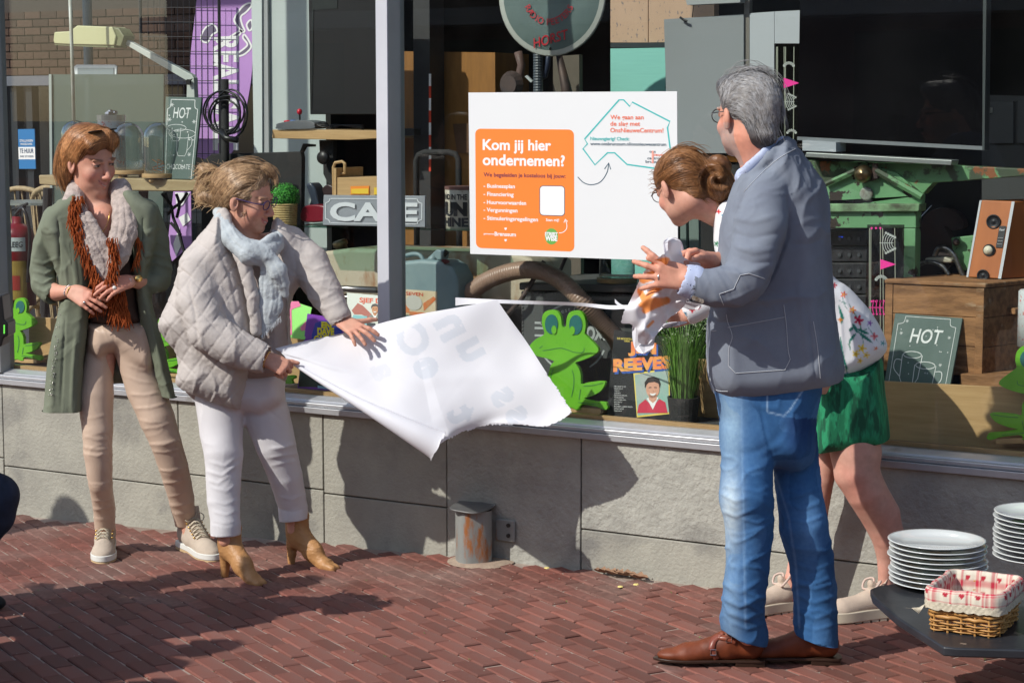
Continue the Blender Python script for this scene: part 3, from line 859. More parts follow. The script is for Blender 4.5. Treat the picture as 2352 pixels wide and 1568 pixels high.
MB().wslab([(805,428),(848,427),(848,447),(805,447)],.416,.002).build('orange_card',M('card_orange',(.8,.25,.03),rough=.6),bx)
MB().wslab([(807,434),(846,433),(846,445),(807,445)],.4145,.001).build('yellow_card',M('card_yellow',(.75,.5,.04),rough=.6),bx)
MB().wslab([(859,431),(872,430),(872,447),(859,447)],.4145,.002).build('yellow_card',_m['card_yellow'],bx)
gs=thing('glass_shelf','green edged glass shelf under the CAFE sign','shelf',at(830,520,.35))
GEDGE=glassmat('shelf_glass',(.62,.80,.74),refl=.06)
MB().wslab([(672,517),(1085,527),(1085,531),(672,522)],.22,.3).build('pane',GEDGE,gs)
cf=thing('cafe_sign','embossed grey metal sign with raised white letters CAFE','sign',at(857,518,.2))
SG=M('sign_grey',(.28,.30,.33),(.25,.27,.30),scale=8,rough=.45)
a_,b_,c_,d_=(741,517),(976,522),(976,450),(743,448)
MB().wslab([a_,b_,c_,d_],.20,.012).build('plate',SG,cf,bevel=.002)
ff=lay((742,519),(976,522),(742,449),.20)
asp=3.2
mb=MB();b=.035;r=.14
pts=[]
for(cx,cy,a0)in((1-b,.08,180),(1-b,.92,270),(b,.92,0),(b,.08,90)):
 seg_=[(cx+r/asp*math.cos(math.radians(a)),cy+r*math.sin(math.radians(a)))for a in np.linspace(a0,a0-90,5)]
 pts+=seg_
def border_pts():
 out=[]
 for(cx,cy,a0,a1)in((b,.08,0,90),(b,.92,270,360),(1-b,.92,180,270),(1-b,.08,90,180)):
  arc=[(cx+r/asp*math.cos(math.radians(a)),cy+r*math.sin(math.radians(a)))for a in np.linspace(a0,a1,5)]
  out+=arc if(cx,cy)not in((b,.08),(b,.92),(1-b,.92),(1-b,.08))else arc[::-1]if False else arc
 return out
stroke(mb,[(b+r/asp,.1),(1-b-r/asp,.1)],.03,ff,2,False,asp)
stroke(mb,[(b+r/asp,.9),(1-b-r/asp,.9)],.03,ff,2,False,asp)
stroke(mb,[(b*.8,.1+r),(b*.8,.9-r)],.03,ff,2,False,asp)
stroke(mb,[(1-b*.8,.1+r),(1-b*.8,.9-r)],.03,ff,2,False,asp)
for cx,cy,a0 in((b*.8,.1,0),(b*.8,.9,270),(1-b*.8,.9,180),(1-b*.8,.1,90)):
 stroke(mb,[(cx+r/asp*math.cos(math.radians(a)),cy+r*math.sin(math.radians(a)))for a in np.linspace(a0,a0+90,6)],.03,ff,2,False,asp)
mb.build('border_line',M('sign_white',(.62,.65,.68),rough=.5),cf)
V,Fc=textgeo('CAFE',.035)
W0,W1=V[:,0].min(),V[:,0].max()
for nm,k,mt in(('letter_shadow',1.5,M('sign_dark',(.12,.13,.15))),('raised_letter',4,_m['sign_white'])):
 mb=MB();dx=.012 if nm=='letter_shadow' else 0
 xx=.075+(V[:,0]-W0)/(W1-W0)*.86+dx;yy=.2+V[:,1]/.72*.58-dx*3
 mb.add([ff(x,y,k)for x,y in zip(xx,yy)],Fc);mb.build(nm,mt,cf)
RUST=M('rusty_cream_paint',(.50,.43,.33),(.46,.41,.30),scale=5,rough=.6,c3=(.30,.13,.045),s3=9,lo3=.52,hi3=.68,bump=.3,bscale=60,stretch=(1,1,.5))
tk=thing('rusty_tank','long cream painted tank streaked with rust behind the post','tank',at(980,680,.5))
MB().wslab([(735,590),(745,577),(800,570),(1180,582),(1215,592),(1228,610),(1230,700),(735,676)],.42,.32).build('body',RUST,tk,bevel=.02,seg=4)
MB().wslab([(735,676),(1230,700),(1230,712),(735,690)],.43,.28).build('base_rail',M('rail_dark',(.08,.07,.06),rough=.6),tk)
MB().lathe([(.026,0),(.026,.03),(.033,.034),(.033,.052),(.028,.058),(0,.058)],at(789,577,.55)-(0,0,.008),20,ax=(-.25,-.2,.95)).build('filler_cap',M('old_brass',(.22,.17,.09),(.3,.25,.15),scale=20,rough=.35,metal=.8),tk,smooth=True)
MB().tube([at(712,660,.33),at(866,666,.33)],.014,14).tube([at(712,680,.33),at(866,684,.33)],.008,10).build('pipe',M('dull_chrome',(.35,.33,.32),rough=.3,metal=.9),tk,smooth=True)
jc=thing('jerrycan','grey blue metal jerrycan with worn label left of the hose','jerrycan',at(980,745,.22))
JB=M('jerrycan_blue',(.17,.25,.27),(.21,.29,.30),scale=9,rough=.5,c3=(.22,.16,.10),s3=7,lo3=.62,hi3=.75,bump=.2)
MB().wslab([tuple(p)for p in[(866,612),(925,600),(965,596),(1015,600),(1035,612),(1049,640),(1052,720),(1045,745),(866,745)]],.20,.14).build('body',JB,jc,bevel=.018,seg=4)
MB().tube([tuple(p)for p in spline([at(925,602,.26),at(926,590,.26),at(945,584,.26),at(960,584,.26),at(970,592,.26),at(972,604,.26)],4)],.009,8).build('handle',JB,jc,smooth=True)
MB().tube([at(985,604,.25),at(1002,588,.25)],.018,12).build('neck',JB,jc,smooth=True)
MB().wslab([(992,582),(1003,572),(1018,578),(1015,596),(1004,598)],.22,.05).build('cap',JB,jc,bevel=.005)
MB().tube([at(1018,586,.24),at(1026,578,.24)],.012,8).build('lever',BLKPL,jc)
MB().lathe([(.004,0),(.016,.012),(.018,.012)],at(1022,606,.2),12,ax=(.3,-.2,.9)).build('spout',M('spout_red',(.14,.02,.03),rough=.4),jc)
ff=lay((925,722),(1004,728),(925,664),.198)
MB().prism(poly([(0,0),(1,0),(1,1),(0,1)],ff,0),(0,.0015,0)).build('label',M('label_worn',(.55,.45,.28),(.65,.55,.4),scale=12,rough=.7),jc)
flat('label_mark',[poly([(.0,.08),(.2,.08),(.2,.55),(0,.5)],ff,1),poly([(.62,.2),(.98,.7),(.9,.8),(.6,.5)],ff,1),poly([(.2,.0),(.9,.0),(.9,.14),(.2,.14)],ff,1)],M('label_orange',(.62,.14,.04),(.5,.25,.1),scale=30),jc)
flat('round_mark',[poly(circ(.33,.5,.3,20,1.25),ff,2)],M('mark_pale',(.5,.5,.45)),jc)
build_text('lettering',[('SEVEN',.1,.6,.78,.13,.02)],ff,M('mark_red',(.5,.06,.03)),jc)
# frogs, records, middle and right of the window
FZ=lambda x,y:(1162+.2964*x,597.6+.2964*y)
FROG=[(178,668),(230,612),(285,582),(296,555),(280,510),(279,440),(302,400),(348,385),(396,396),(426,440),(432,500),(446,520),(464,508),(468,455),(488,408),(532,390),(578,397),(610,440),(619,510),(611,562),(622,582),(690,650),(717,690),(700,722),(640,757),(565,785),(538,795),(562,832),(580,885),(582,958),(620,950),(700,938),(760,938),(768,958),(738,1010),(688,1042),(640,1062),(606,1070),(690,1092),(768,1098),(782,1118),(790,1142),(772,1160),(742,1152),(712,1138),(650,1126),(600,1118),(572,1136),(582,1156),(540,1160),(505,1142),(440,1162),(385,1140),(336,1110),(322,960),(330,868),(352,802),(372,782),(300,757),(238,742),(190,702)]
def frog(fm,d,lab,th=.018):
 pc=fm(*FZ(450,1160))
 t=thing('frog_figure',lab,'frog figure',at(*pc,d),group='green cut out frogs in the shop window')
 g=lambda L:[fm(*FZ(*p))for p in L]
 MB().wslab([tuple(p)for p in spline(g(FROG),2,True)],d,th).build('body',FROGG,t,bevel=.003)
 for cx,cy in((352,495),(540,500)):
  MB().wslab(g([(cx+50*math.cos(a),cy+76*math.sin(a))for a in np.linspace(0,2*math.pi,19)[:-1]]),d-.003,.004).build('eye',FROGE,t)
  MB().wslab(g([(cx+20*math.cos(a)+(20 if cx<400 else-26),cy+44+34*math.sin(a))for a in np.linspace(0,2*math.pi,13)[:-1]]),d-.0045,.003).build('pupil',FROGG,t)
 m=MB()
 for L in([(285,700),(330,694),(420,680),(470,692),(530,712),(580,716),(603,704),(606,676)],[(258,684),(285,660)],[(512,852),(526,900),(524,980),(508,1058)],[(368,840),(350,890),(346,940)],[(578,1000),(566,1080)],[(600,975),(680,968),(752,950)],[(395,640),(396,634)],[(458,646),(460,638)],[(560,1100),(700,1118)]):
  P=[fm(*FZ(*p))for p in L]
  P=[tuple(p)for p in spline(P,4)]
  f=lambda x,y,k=1:at(x,y,d-.0012)
  stroke(m,P,1.4,f)
 m.build('drawn_line',FROGD,t)
 b=g([(420,1135),(735,1150),(735,1195),(560,1190),(420,1170)])
 MB().wslab(b,d+.001+th*.1,.07).build('wooden_base',WOODL,t,bevel=.002)
frog(lambda u,v:(46+(u-1322)*.66,703+(v-743)*.63),.16,'green frog cut out at the far left below the fire extinguisher')
frog(lambda u,v:(u,v),.12,'large green frog cut out in the middle between the white sheet and the record sleeve')
frog(lambda u,v:(2362-(u-1322)*1.3,822+(v-743)*.95),.09,'green frog cut out at the right edge in front of the pale board')
frog(lambda u,v:(375+(u-1322)*.6,745+(v-743)*.58),.15,'green frog cut out half hidden between the two women')
gf=thing('green_cutout','piece of a green cut out visible below the hand of the blonde woman','cut out',at(672,880,.14))
MB().wslab([tuple(p)for p in spline([(654,864),(674,862),(678,868),(670,872),(672,880),(662,882),(652,878)],4,True)],.14,.015).build('foot',FROGG,gf,bevel=.002)
def lowboard(pts,d,lab,th=.018):
 o=MB().wslab(pts,d,th).build('display_board',WOODL,bevel=.002,loc=tuple(at(*pts[0],d)))
 tag(o,lab,'board','oak boards standing along the display floor')
lowboard([(66,727),(440,752),(440,862),(66,830)],.24,'pale oak board standing behind the frog at far left')
lowboard([(640,770),(800,782),(800,892),(640,876)],.26,'pale oak board behind the purple record sleeve')
lowboard([(1326,820),(1680,826),(1680,985),(1326,945)],.30,'pale oak board behind the large frog and the grass pot')
MB()
lowboard([(2000,874),(2400,894),(2400,1052),(2000,1012)],.16,'wide pale oak board below the HOT chalkboard at right')
def sleeve(quad,d,lab,mat,lean=.05,th=.004):
 O,R,TR,T=[at(u,v,d)for u,v in quad]
 T2=T+(0,lean,0)
 n=nrm(np.cross(R-O,T2-O));n=n if n@(CAM-O)>0 else-n
 def put(u,v):
  dd=ray(u,v);s=(n@(O-CAM))/(n@dd);return CAM+dd*s
 t=thing('record_sleeve',lab,'record sleeve',at(*quad[0],d),group='record sleeves in the shop window')
 MB().prism([put(*q)for q in quad],-n*th).build('card',mat,t)
 return t,(lambda u,v,k=1.0:put(u,v)+n*.0007*k)
def PX(f,u0,v0,slope=.06):
 return lambda x,y,k=1.0:f(x,v0+slope*(x-u0)-y,k)
def fill(name,f,polys,mat,parent,k=1.0):
 return flat(name,[[f(u,v,k)for u,v in p]for p in polys],mat,parent)
def ftext(name,f,parent,mat,L,k=2.0,bold=.015,slope=.06):
 mb=MB()
 for q in L:
  sl=q[5]if len(q)>5 else slope
  g=lambda x,y,q=q,sl=sl:f(x,q[3]+sl*(x-q[1])-y,k)
  text_fit(mb,q[0],g,q[1],q[2],0,q[4],bold=bold)
  if q[4]>4:mb.build(name,mat,parent);mb=MB()
 if mb.V:mb.build('small_print',mat,parent)
def face_print(t,f,cx,cy,s,skin,hair,suit,k=2):
 """a small generic printed portrait"""
 E=lambda x,y,a,b,n=18,t0=0,t1=360:[(cx+(x+a*math.cos(math.radians(q)))*s,cy+(y+b*math.sin(math.radians(q)))*s)for q in np.linspace(t0,t1,n)][:n-(1 if t1-t0==360 else 0)]
 P=lambda L:[(cx+x*s,cy+y*s)for x,y in L]
 fill('printed_suit',f,[P([(-1.9,2.9),(-1.7,1.9),(-.9,1.25),(.0,2.1),(.8,1.2),(1.5,1.6),(1.8,2.9)])],suit,t,k)
 fill('printed_shirt',f,[P([(-.75,1.1),(-.0,2.5),(.7,1.0)])],WHITE,t,k+.5)
 fill('printed_face',f,[E(0,0,.82,1.12),P([(-.5,.7),(-.45,1.3),(0,1.7),(.45,1.3),(.5,.7)])],skin,t,k+1)
 fill('printed_hair',f,[P([(-.95,-.1),(-.98,-.8),(-.6,-1.35),(.1,-1.5),(.75,-1.25),(.95,-.6),(.85,-.1),(.7,-.65),(.2,-.85),(-.5,-.75),(-.78,-.45)])],hair,t,k+1.5)
 fill('printed_features',f,[P([(-.48,-.22),(-.15,-.24),(-.15,-.14),(-.48,-.12)]),P([(.18,-.24),(.5,-.22),(.5,-.12),(.18,-.14)]),P([(-.02,.25),(.14,.27),(.1,.33)])],hair,t,k+2)
 fill('printed_smile',f,[P([(-.34,.5),(0,.58),(.38,.46),(.3,.72),(0,.82),(-.26,.72)])],WHITE,t,k+2)
SKINP=M('print_skin',(.62,.32,.22),rough=.5);HAIRP=M('print_hair',(.03,.02,.02),rough=.5)
SUITP=M('print_red_suit',(.55,.03,.07),rough=.5)
SLB=M('sleeve_black',(.018,.019,.021),rough=.35)
t,f=sleeve([(1393,952),(1542,978),(1548,776),(1411,757)],.15,'black record sleeve with orange block letters and a smiling portrait',SLB)
ftext('lettering',f,t,M('print_yellow',(.75,.6,.12)),[('DE MOOISTE SONGS',1418,1468,779,4.2),('VAN',1434,1446,785,4)],bold=.02)
sh_=M('print_blue',(.03,.10,.40));og=M('print_orange_red',(.85,.20,.08),(.85,.42,.10),scale=14,lo=.4,hi=.6)
ftext('letter_shadow',f,t,sh_,[('JIM',1446,1512,812,23),('REEVES',1412,1544,857,26,-.06)],k=2,bold=.06)
ftext('lettering',f,t,og,[('JIM',1443,1508,808,23),('REEVES',1409,1540,852,26,-.06)],k=3,bold=.06)
fill('yellow_frame',f,[[(1455,857),(1537,846),(1540,950),(1463,958)]],_m['print_yellow'],t,1)
fill('photo_ground',f,[[(1458,860),(1535,850),(1537,946),(1465,954)]],M('photo_blue_grey',(.38,.42,.40),(.25,.45,.38),scale=9),t,2)
face_print(t,f,1500,893,19,SKINP,HAIRP,SUITP,3)
ftext('lettering',f,t,WHITE,[(s_,1411,1411+w_,888+i*5.1,2.6,.04)for i,(s_,w_)in enumerate([('HELL HAVE TO GO',27),('FOUR WALLS',20),('GUILTY',12),('BLUE BOY',15),('DISTANT DRUMS',30),('THE BLIZZARD',22),('AM I LOSING YOU',27),('BILLY BAYOU',18),('HOME',12),('ROSES ARE RED',42),('ANNA MARIE',22),('DANNY BOY',18)])],bold=.0)
t,f=sleeve([(797,742),(878,752),(879,679),(797,672)],.18,'pale record sleeve with red lettering, guitar and a man, beside the post',M('sleeve_cream',(.58,.60,.55),rough=.4))
ftext('lettering',f,t,M('print_red',(.72,.12,.06)),[('SJEF D',826,876,694,10.5,.05)],bold=.03)
fill('printed_guitar',f,[[(808,713),(822,696),(834,702),(860,728),(856,734),(830,722),(814,722)]],M('print_guitar',(.42,.13,.10)),t,2)
face_print(t,f,862,711,9,M('print_skin2',(.55,.25,.12)),HAIRP,M('print_suit_grey',(.2,.22,.2)),3)
t,f=sleeve([(800,745),(842,748),(843,726),(812,723)],.14,'turquoise and purple card lying against the pale record sleeve',M('card_turq',(.25,.55,.58),rough=.4),lean=.01)
ftext('lettering',f,t,M('print_teal_dark',(.03,.15,.2)),[('KUNSTGEBIT',814,841,741,5)],bold=.0)
t,f=sleeve([(683,893),(776,903),(792,733),(706,720)],.17,'purple record sleeve with bulging yellow letters below the woman\'s hand',M('sleeve_purple',(.22,.05,.42),rough=.35))
fill('blue_patch',f,[[(716,770),(724,742),(740,736),(788,742),(782,790),(716,786)]],M('print_royal',(.03,.05,.40)),t,1)
ftext('lettering',f,t,M('print_bright_yellow',(.85,.72,.02)),[('EN',738,762,752,13,.1),('DAVE',729,768,768,15,.02),('CARLA',721,772,784,12,-.1)],bold=.07)
fill('dark_patch',f,[[(686,888),(692,800),(760,790),(772,890)]],M('print_dark_green',(.025,.05,.04)),t,1)
fill('pale_band',f,[[(730,885),(772,890),(772,896),(730,891)]],M('print_pale_blue',(.3,.55,.7)),t,2)
t,f=sleeve([(664,775),(700,780),(716,706),(668,690)],.2,'bright green card with pink flamingo shapes behind the purple sleeve',M('card_lime',(.30,.78,.16),rough=.5))
fill('pink_shape',f,[[(655,692),(686,692),(692,703),(676,708),(670,712),(671,770),(655,760)],[(690,752),(703,737),(704,758),(692,760)]],M('card_pink',(.80,.18,.36)),t,2)
fill('pink_edge',f,[[(657,700),(666,698),(668,770),(658,770)]],_m['card_pink'],t,1)
wd=thing('wardrobe','tall orange brown wooden cupboard panels at the back of the shop','cupboard',at(1060,560,1.2))
MB().wslab([(915,118),(960,119),(960,640),(915,640)],1.2,.3).build('door_panel',BROWNW,wd)
MB().wslab([(984,119),(1137,121),(1140,640),(986,640)],1.2,.3).build('door_panel',BROWNW,wd)
MB().wslab([(1040,285),(1100,283),(1140,300),(1140,350),(1050,352)],1.19,.008).build('cardboard_flap',M('cardboard',(.12,.06,.03),rough=.8),wd)
po=tag(MB().wslab([(949,-20),(986,-20),(990,640),(951,640)],1.05,.12).build('steel_column',M('column_black',(.025,.025,.028),(.04,.04,.04),scale=4,rough=.6)),'dark steel column between the wooden cupboard panels','column')
tp=thing('barrier_tape','thin red and white striped strip beside the dark column','tape',at(989,480,1.4))
for k in range(8):
 MB().wslab([(985,170+k*28),(989.5,170+k*28),(989.5,198+k*28),(985,198+k*28)],1.03,.004).build('stripe',M('tape_red',(.6,.05,.02))if k%2 else WHITE,tp)
ch=thing('steel_chair','black tubular chair frame behind the middle pane','chair',at(1010,560,1.1))
MB().tube([at(u,v,.95)for u,v in[(958,640),(956,368),(962,356),(976,350),(1030,350),(1046,354),(1053,366),(1056,640)]],.014,10).build('frame',BLKMAT,ch,smooth=True)
MB().wslab([(925,295),(952,296),(952,312),(925,312)],.95,.05).build('arm',BLKMAT,ch)
ds=thing('disc_sign','round pale green disc with red stencilled letters hanging at the top','sign',at(1268,126,.7))
c=at(1268,-12,.7);s=pxm(1268,0,.7);R=140/s
DISC=M('disc_green_grey',(.12,.17,.16),(.09,.13,.125),scale=4,rough=.45)
MB().lathe([(0,.02),(R*.6,.018),(R*.97,.006),(R,0),(R,-.004),(0,.0)],c,48,ax=(0,-1,0)).build('disc',DISC,ds,smooth=True)
MB().lathe([(R*.99,-.002),(R*1.006,.004),(R*.985,.008)],c,48,ax=(0,-1,0)).build('rim',M('disc_rim',(.4,.42,.38),rough=.4),ds,smooth=True)
REDP=M('stencil_red',(.42,.02,.03),rough=.5)
def fd(x,y,k=1):return c+np.array([x,-.024,y])*1.0
mb=MB();text_fit(mb,'HORST',lambda x,y:c+np.array([x,-.0225+0.010*(abs(y)/R)**2,y+.22*x]),-.077,.083,-R*.80,.040,bold=.012)
for i,ch_ in enumerate('RADIO PEETERS'):
 if ch_==' ':continue
 a=math.radians(-152+i*10.2);rr=R*.50
 V,Fc=textgeo(ch_,.012)
 px_,py_=(V[:,0]-V[:,0].mean())*.038,V[:,1]*.038
 rot=a+math.pi/2
 cx_,cz_=rr*math.cos(a),rr*math.sin(a)
 mb.add([c+np.array([cx_+x*math.cos(rot)-y*math.sin(rot),-.024,cz_+x*math.sin(rot)+y*math.cos(rot)])for x,y in zip(px_,py_)],Fc)
mb.build('lettering',REDP,ds)
MB().ball(c+(0.0,-.014,-R*.88),(.006,.003,.006)).build('bolt',BLKMAT,ds)
mc=thing('old_machine_legs','dark tangle of old machine pipes and a flexible duct below the round disc','machine',at(1230,400,1.0))
IRON=M('dark_iron',(.05,.04,.04),(.09,.06,.05),scale=20,rough=.6,metal=.3)
MB().tube([at(1190,120,1.0),at(1198,150,1.0),at(1185,215,1.0),at(1180,300,1.0)],.018,12).build('pipe',M('rust_iron',(.14,.09,.08),(.1,.06,.05),scale=15,rough=.6),mc,smooth=True)
P=[at(1236,100+k*3.1,.95)for k in range(80)]
MB().tube(P,[.020+(.0022 if k%2 else 0)for k in range(80)],14).build('flexible_duct',M('duct_blue',(.06,.075,.09),rough=.4),mc)
MB().tube([at(1262,100,.97),at(1258,150,.97),at(1252,175,.97),at(1246,178,.97)],.012,10).build('bent_pipe',M('navy_iron',(.02,.03,.06),rough=.4),mc,smooth=True)
MB().tube([at(1282,118,1.02),at(1300,200,1.02),at(1306,240,1.02)],[.012,.022,.03],12).build('leg',IRON,mc,smooth=True)
MB().lathe([(0,0),(.04,0),(.06,.03),(.04,.06),(0,.06)],at(1183,195,1.0),16,ax=(0,-1,0)).build('valve_wheel',IRON,mc)
MB().wslab([(1205,176),(1210,173),(1223,186),(1219,190)],.93,.01).build('label_tag',M('tag_pale',(.35,.38,.38)),mc)
MB().wslab([(1270,130),(1330,126),(1334,640),(1272,640)],1.15,.03).build('back_board',M('taupe',(.10,.085,.065),(.13,.11,.085),scale=4,rough=.8),mc)
bw=thing('speckled_panel','beige speckled panel with a dark lower rail above the turquoise sheet','panel',at(1500,100,1.35))
SPK=M('speckled_stone',(.50,.34,.235),(.46,.31,.21),scale=7,rough=.8,c3=(.22,.18,.17),s3=70,lo3=.60,hi3=.63,stretch=(1,1,.6))
MB().wslab([(1402,-25),(1488,-25),(1488,98),(1402,98)],1.35,.05).build('panel',SPK,bw)
MB().wslab([(1490,-25),(1640,-25),(1640,96),(1490,98)],1.35,.05).build('panel',SPK,bw)
MB().wslab([(1402,99),(1640,96),(1640,108),(1402,110)],1.345,.04).build('rail',M('rail_black',(.03,.04,.045),rough=.4),bw)
tq=tag(MB().wslab([(1402,112),(1528,110),(1532,640),(1404,640)],1.3,.02).build('turquoise_sheet',M('turquoise',(.24,.58,.50),(.22,.54,.47),scale=60,stretch=(.1,.1,3),rough=.6)),'turquoise sheet between the poster and the speckled panel','sheet')
gp=thing('grey_panel','large plain grey panel hanging right of the poster','panel',at(1620,350,.95))
GP=M('panel_grey',(.235,.255,.265),(.225,.245,.25),scale=2,rough=.55)
MB().wslab([(1525,45),(1708,33),(1708,352),(1534,352)],.95,.02).build('sheet',GP,gp)
MB().wslab([(1722,31),(1778,27),(1778,352),(1722,352)],.95,.02).build('sheet',M('panel_pale',(.40,.43,.45),rough=.5),gp)
MB().wslab([(1779,27),(1838,24),(1838,101),(1779,101)],.95,.02).build('sheet',_m['panel_pale'],gp)
MB().wslab([(1709,-20),(1721,-20),(1721,352),(1709,352)],.96,.03).build('post',M('post_taupe',(.16,.15,.13),rough=.6),gp)
MB().tube([at(1562,40,.93),at(1570,46,.93),at(1578,49,.93)],.005,6).build('hook',BLKPL,gp)
MB().tube([at(1590,40,.95),at(1593,12,.95),at(1590,0,.95)],.002,5).build('cord',BLKPL,gp)
MB().wslab([(1575,0),(1700,-10),(1700,6),(1578,12)],.9,.05).build('top_rail',FRAME,gp)
dk=thing('dark_cabinet','black cabinet with an orange tag behind the two heads','cabinet',at(1680,560,1.0))
MB().wslab([(1600,353),(1845,353),(1845,640),(1600,640)],1.0,.3).build('body',BLKMAT,dk)
MB().wslab([(1669,357),(1712,357),(1712,372),(1669,372)],.99,.008).build('orange_tag',M('tag_orange',(.7,.25,.03)),dk)
MB().wslab([(1600,426),(1845,428),(1845,431),(1600,429)],.99,.006).build('edge_line',M('line_beige',(.3,.24,.15)),dk)
MB().wslab([(1562,470),(1575,470),(1577,660),(1563,660)],.6,.02).wslab([(1582,490),(1604,490),(1606,660),(1584,660)],.6,.02).build('upright',M('upright_green',(.15,.2,.18),rough=.5),dk)
sp_=thing('lettered_pot','cream ceramic pot with black capitals, partly behind the poster','pot',at(1068,527,.3))
c=at(1072,527,.34);s=pxm(1072,500,.34);R=49/s
MB().lathe([(0,0),(R*.97,0),(R,.02),(R,.10),(R*1.02,98/s),(R*.95,98/s),(R*.93,90/s),(0,90/s)],c,36).build('body',M('pot_cream',(.50,.47,.38),(.40,.36,.28),scale=30,rough=.5,c3=(.25,.17,.12),s3=22,lo3=.64,hi3=.7),sp_,smooth=True)
MB().lathe([(R*1.03,92/s),(R*1.04,99/s),(R*.96,99/s)],c,36).build('rim',M('pot_rim',(.16,.08,.07),rough=.5),sp_)
def fp(x,y,k=0):
 a=math.radians(-66+110*x);return np.array([c[0]+(R+.0025)*math.sin(a),c[1]-(R+.0025)*math.cos(a),c[2]+y*98/s])
mb=MB();text_fit(mb,'STAND IN THE',fp,.0,.9,.72,.12,bold=.03);text_fit(mb,'SUN',fp,.03,.9,.36,.28,bold=.07);text_fit(mb,'SHINE',fp,.02,.93,.10,.19,bold=.05)
mb.build('lettering',BLACK,sp_)
hp=spline([at(1058,690,.30),at(1090,664,.28),at(1130,639,.26),at(1185,622,.24),at(1240,622,.22),at(1290,646,.2),at(1335,690,.19),at(1378,736,.24),at(1412,775,.28),at(1425,800,.30)],16)
P=[];
for a_,b_ in zip(hp[:-1],hp[1:]):P+=[a_,(a_+b_)/2]
HOSE=M('hose_brown',(.33,.22,.165),(.27,.175,.13),scale=5,rough=.35,spec=.6)
ho=MB().tube(P,[.031+.0045*(.5+.5*math.cos(k*math.pi/1.5))for k in range(len(P))],20).build('ribbed_hose',HOSE,smooth=True)
tag(ho,'thick brown ribbed suction hose arching over the black trunk','hose')
tr=thing('riveted_trunk','black riveted trunk with a white BOX emblem behind the frog','trunk',at(1320,980,.3))
TRK=M('trunk_grey_black',(.075,.08,.08),(.055,.06,.06),scale=6,rough=.6)
MB().wslab([(1196,668),(1490,676),(1490,1000),(1200,960)],.30,.5).build('body',TRK,tr,bevel=.006)
MB().wslab([(1192,649),(1492,655),(1492,674),(1192,666)],.28,.52).build('lid',M('trunk_lid',(.09,.09,.088),rough=.5),tr,bevel=.005)
riv=rawmesh('rivet',*(lambda m:(m.V,m.F))(MB().ball((0,0,0),(.0042,.003,.0042),8,5)),smooth=True);riv.materials.append(_m['trunk_lid'])
def addinst(me,name,p,parent):
 o=bpy.data.objects.new(name,me);COL.objects.link(o);o.parent=parent;o.location=np.asarray(p)-ORG[parent.name];return o
for k in range(34):addinst(riv,'rivet',at(1200+k*8.6,671+k*.25,.297),tr)
for k in range(14):addinst(riv,'rivet',at(1200,680+k*8.6,.297),tr)
f=lambda u,v,k=1:at(u,v,.299-.0005*k)
WE=M('emblem_white',(.40,.43,.43),rough=.7)
mb=MB()
asp1=1.0
for(r0,r1,a0,a1)in((84,72,-78,-22),(84,72,22,60),(84,72,120,158),(84,72,-158,-102)):
 stroke(mb,[(1315+78*math.cos(math.radians(a)),775+78*math.sin(math.radians(a)))for a in np.linspace(a0,a1,14)],4,f)
for v_ in(741,753,770):stroke(mb,[(1228,v_),(1262+(3 if v_>760 else 0),v_+1)],5,f)
for v_ in(757,768,779):stroke(mb,[(1380,v_),(1405,v_+1)],5,f)
mb.build('emblem_lines',WE,tr)
ftext('lettering',f,tr,WE,[('BOX',1334,1386,778,28,.03)],k=1,bold=.05)
mb=MB()
for i,ch_ in enumerate('Best Quality'):
 if ch_==' ':continue
 a=math.radians(-118+i*7.2);V,Fc=textgeo(ch_,.01)
 x_,y_=(V[:,0]-V[:,0].mean())*15,V[:,1]*15
 rot=a+math.pi/2
 mb.add([f(1315+60*math.cos(a)+x*math.cos(rot)+y*math.sin(rot),775+60*math.sin(a)+x*math.sin(rot)-y*math.cos(rot))for x,y in zip(x_,y_)],Fc)
mb.build('lettering',WE,tr)
for k,(u,v)in enumerate([(1064,790),(1100,760),(1150,715),(1195,668)]):pass
rd2=MB().tube([at(1130,760,.26),at(1196,690,.26),at(1250,600,.30)],.010,8).tube([at(1300,590,.4),at(1270,660,.34)],.008,8).build('black_rods',IRON,smooth=True)
tag(rd2,'thin dark metal rods leaning left of the black trunk','rod')
cb_=tag(MB().wslab([(1182,588),(1238,590),(1240,640),(1186,640)],.55,.02).build('pink_card',M('magenta_card',(.62,.06,.22))),'magenta card showing just below the poster','card')
cl=thing('glass_dome','clear glass dome on a footed wood base standing on the black trunk','glass dome',at(1417,650,.36),group='glass domes on the wooden table')
del cl['group']
c=at(1417,648,.36);s=pxm(1417,640,.36);R=41/s
MB().lathe([(R,.02),(R,.16),(R*.9,.22),(R*.5,.26),(0,.27)],c,28).build('dome',CLEAR,cl,smooth=True)
MB().lathe([(0,0),(R*1.12,0),(R*1.14,.009),(R*1.12,.018),(0,.018)],c,28).build('wooden_base',WOODT,cl)
for a in(200,280,340):MB().ball(c+(R*.9*math.cos(math.radians(a)),R*.9*math.sin(math.radians(a)),-.012),.012).build('foot',WOODT,cl,smooth=True)
gpz=thing('grass_plant','tall artificial grass in a black woven pot beside the man','plant',at(1570,980,.12))
c=at(1570,974,.16);s=pxm(1570,950,.16)
MB().lathe([(0,0),(30/s,0),(38/s,64/s),(35/s,64/s),(34/s,58/s),(0,58/s)],c,24).build('pot',M('pot_black_weave',(.022,.022,.024),(.05,.05,.05),scale=90,stretch=(1,1,3),rough=.7,bump=.6,bscale=120),gpz)
GRS=M('grass_green',(.10,.24,.035),(.19,.36,.075),scale=14,rough=.5,tl=.25)
mb=MB();r=random.Random(5)
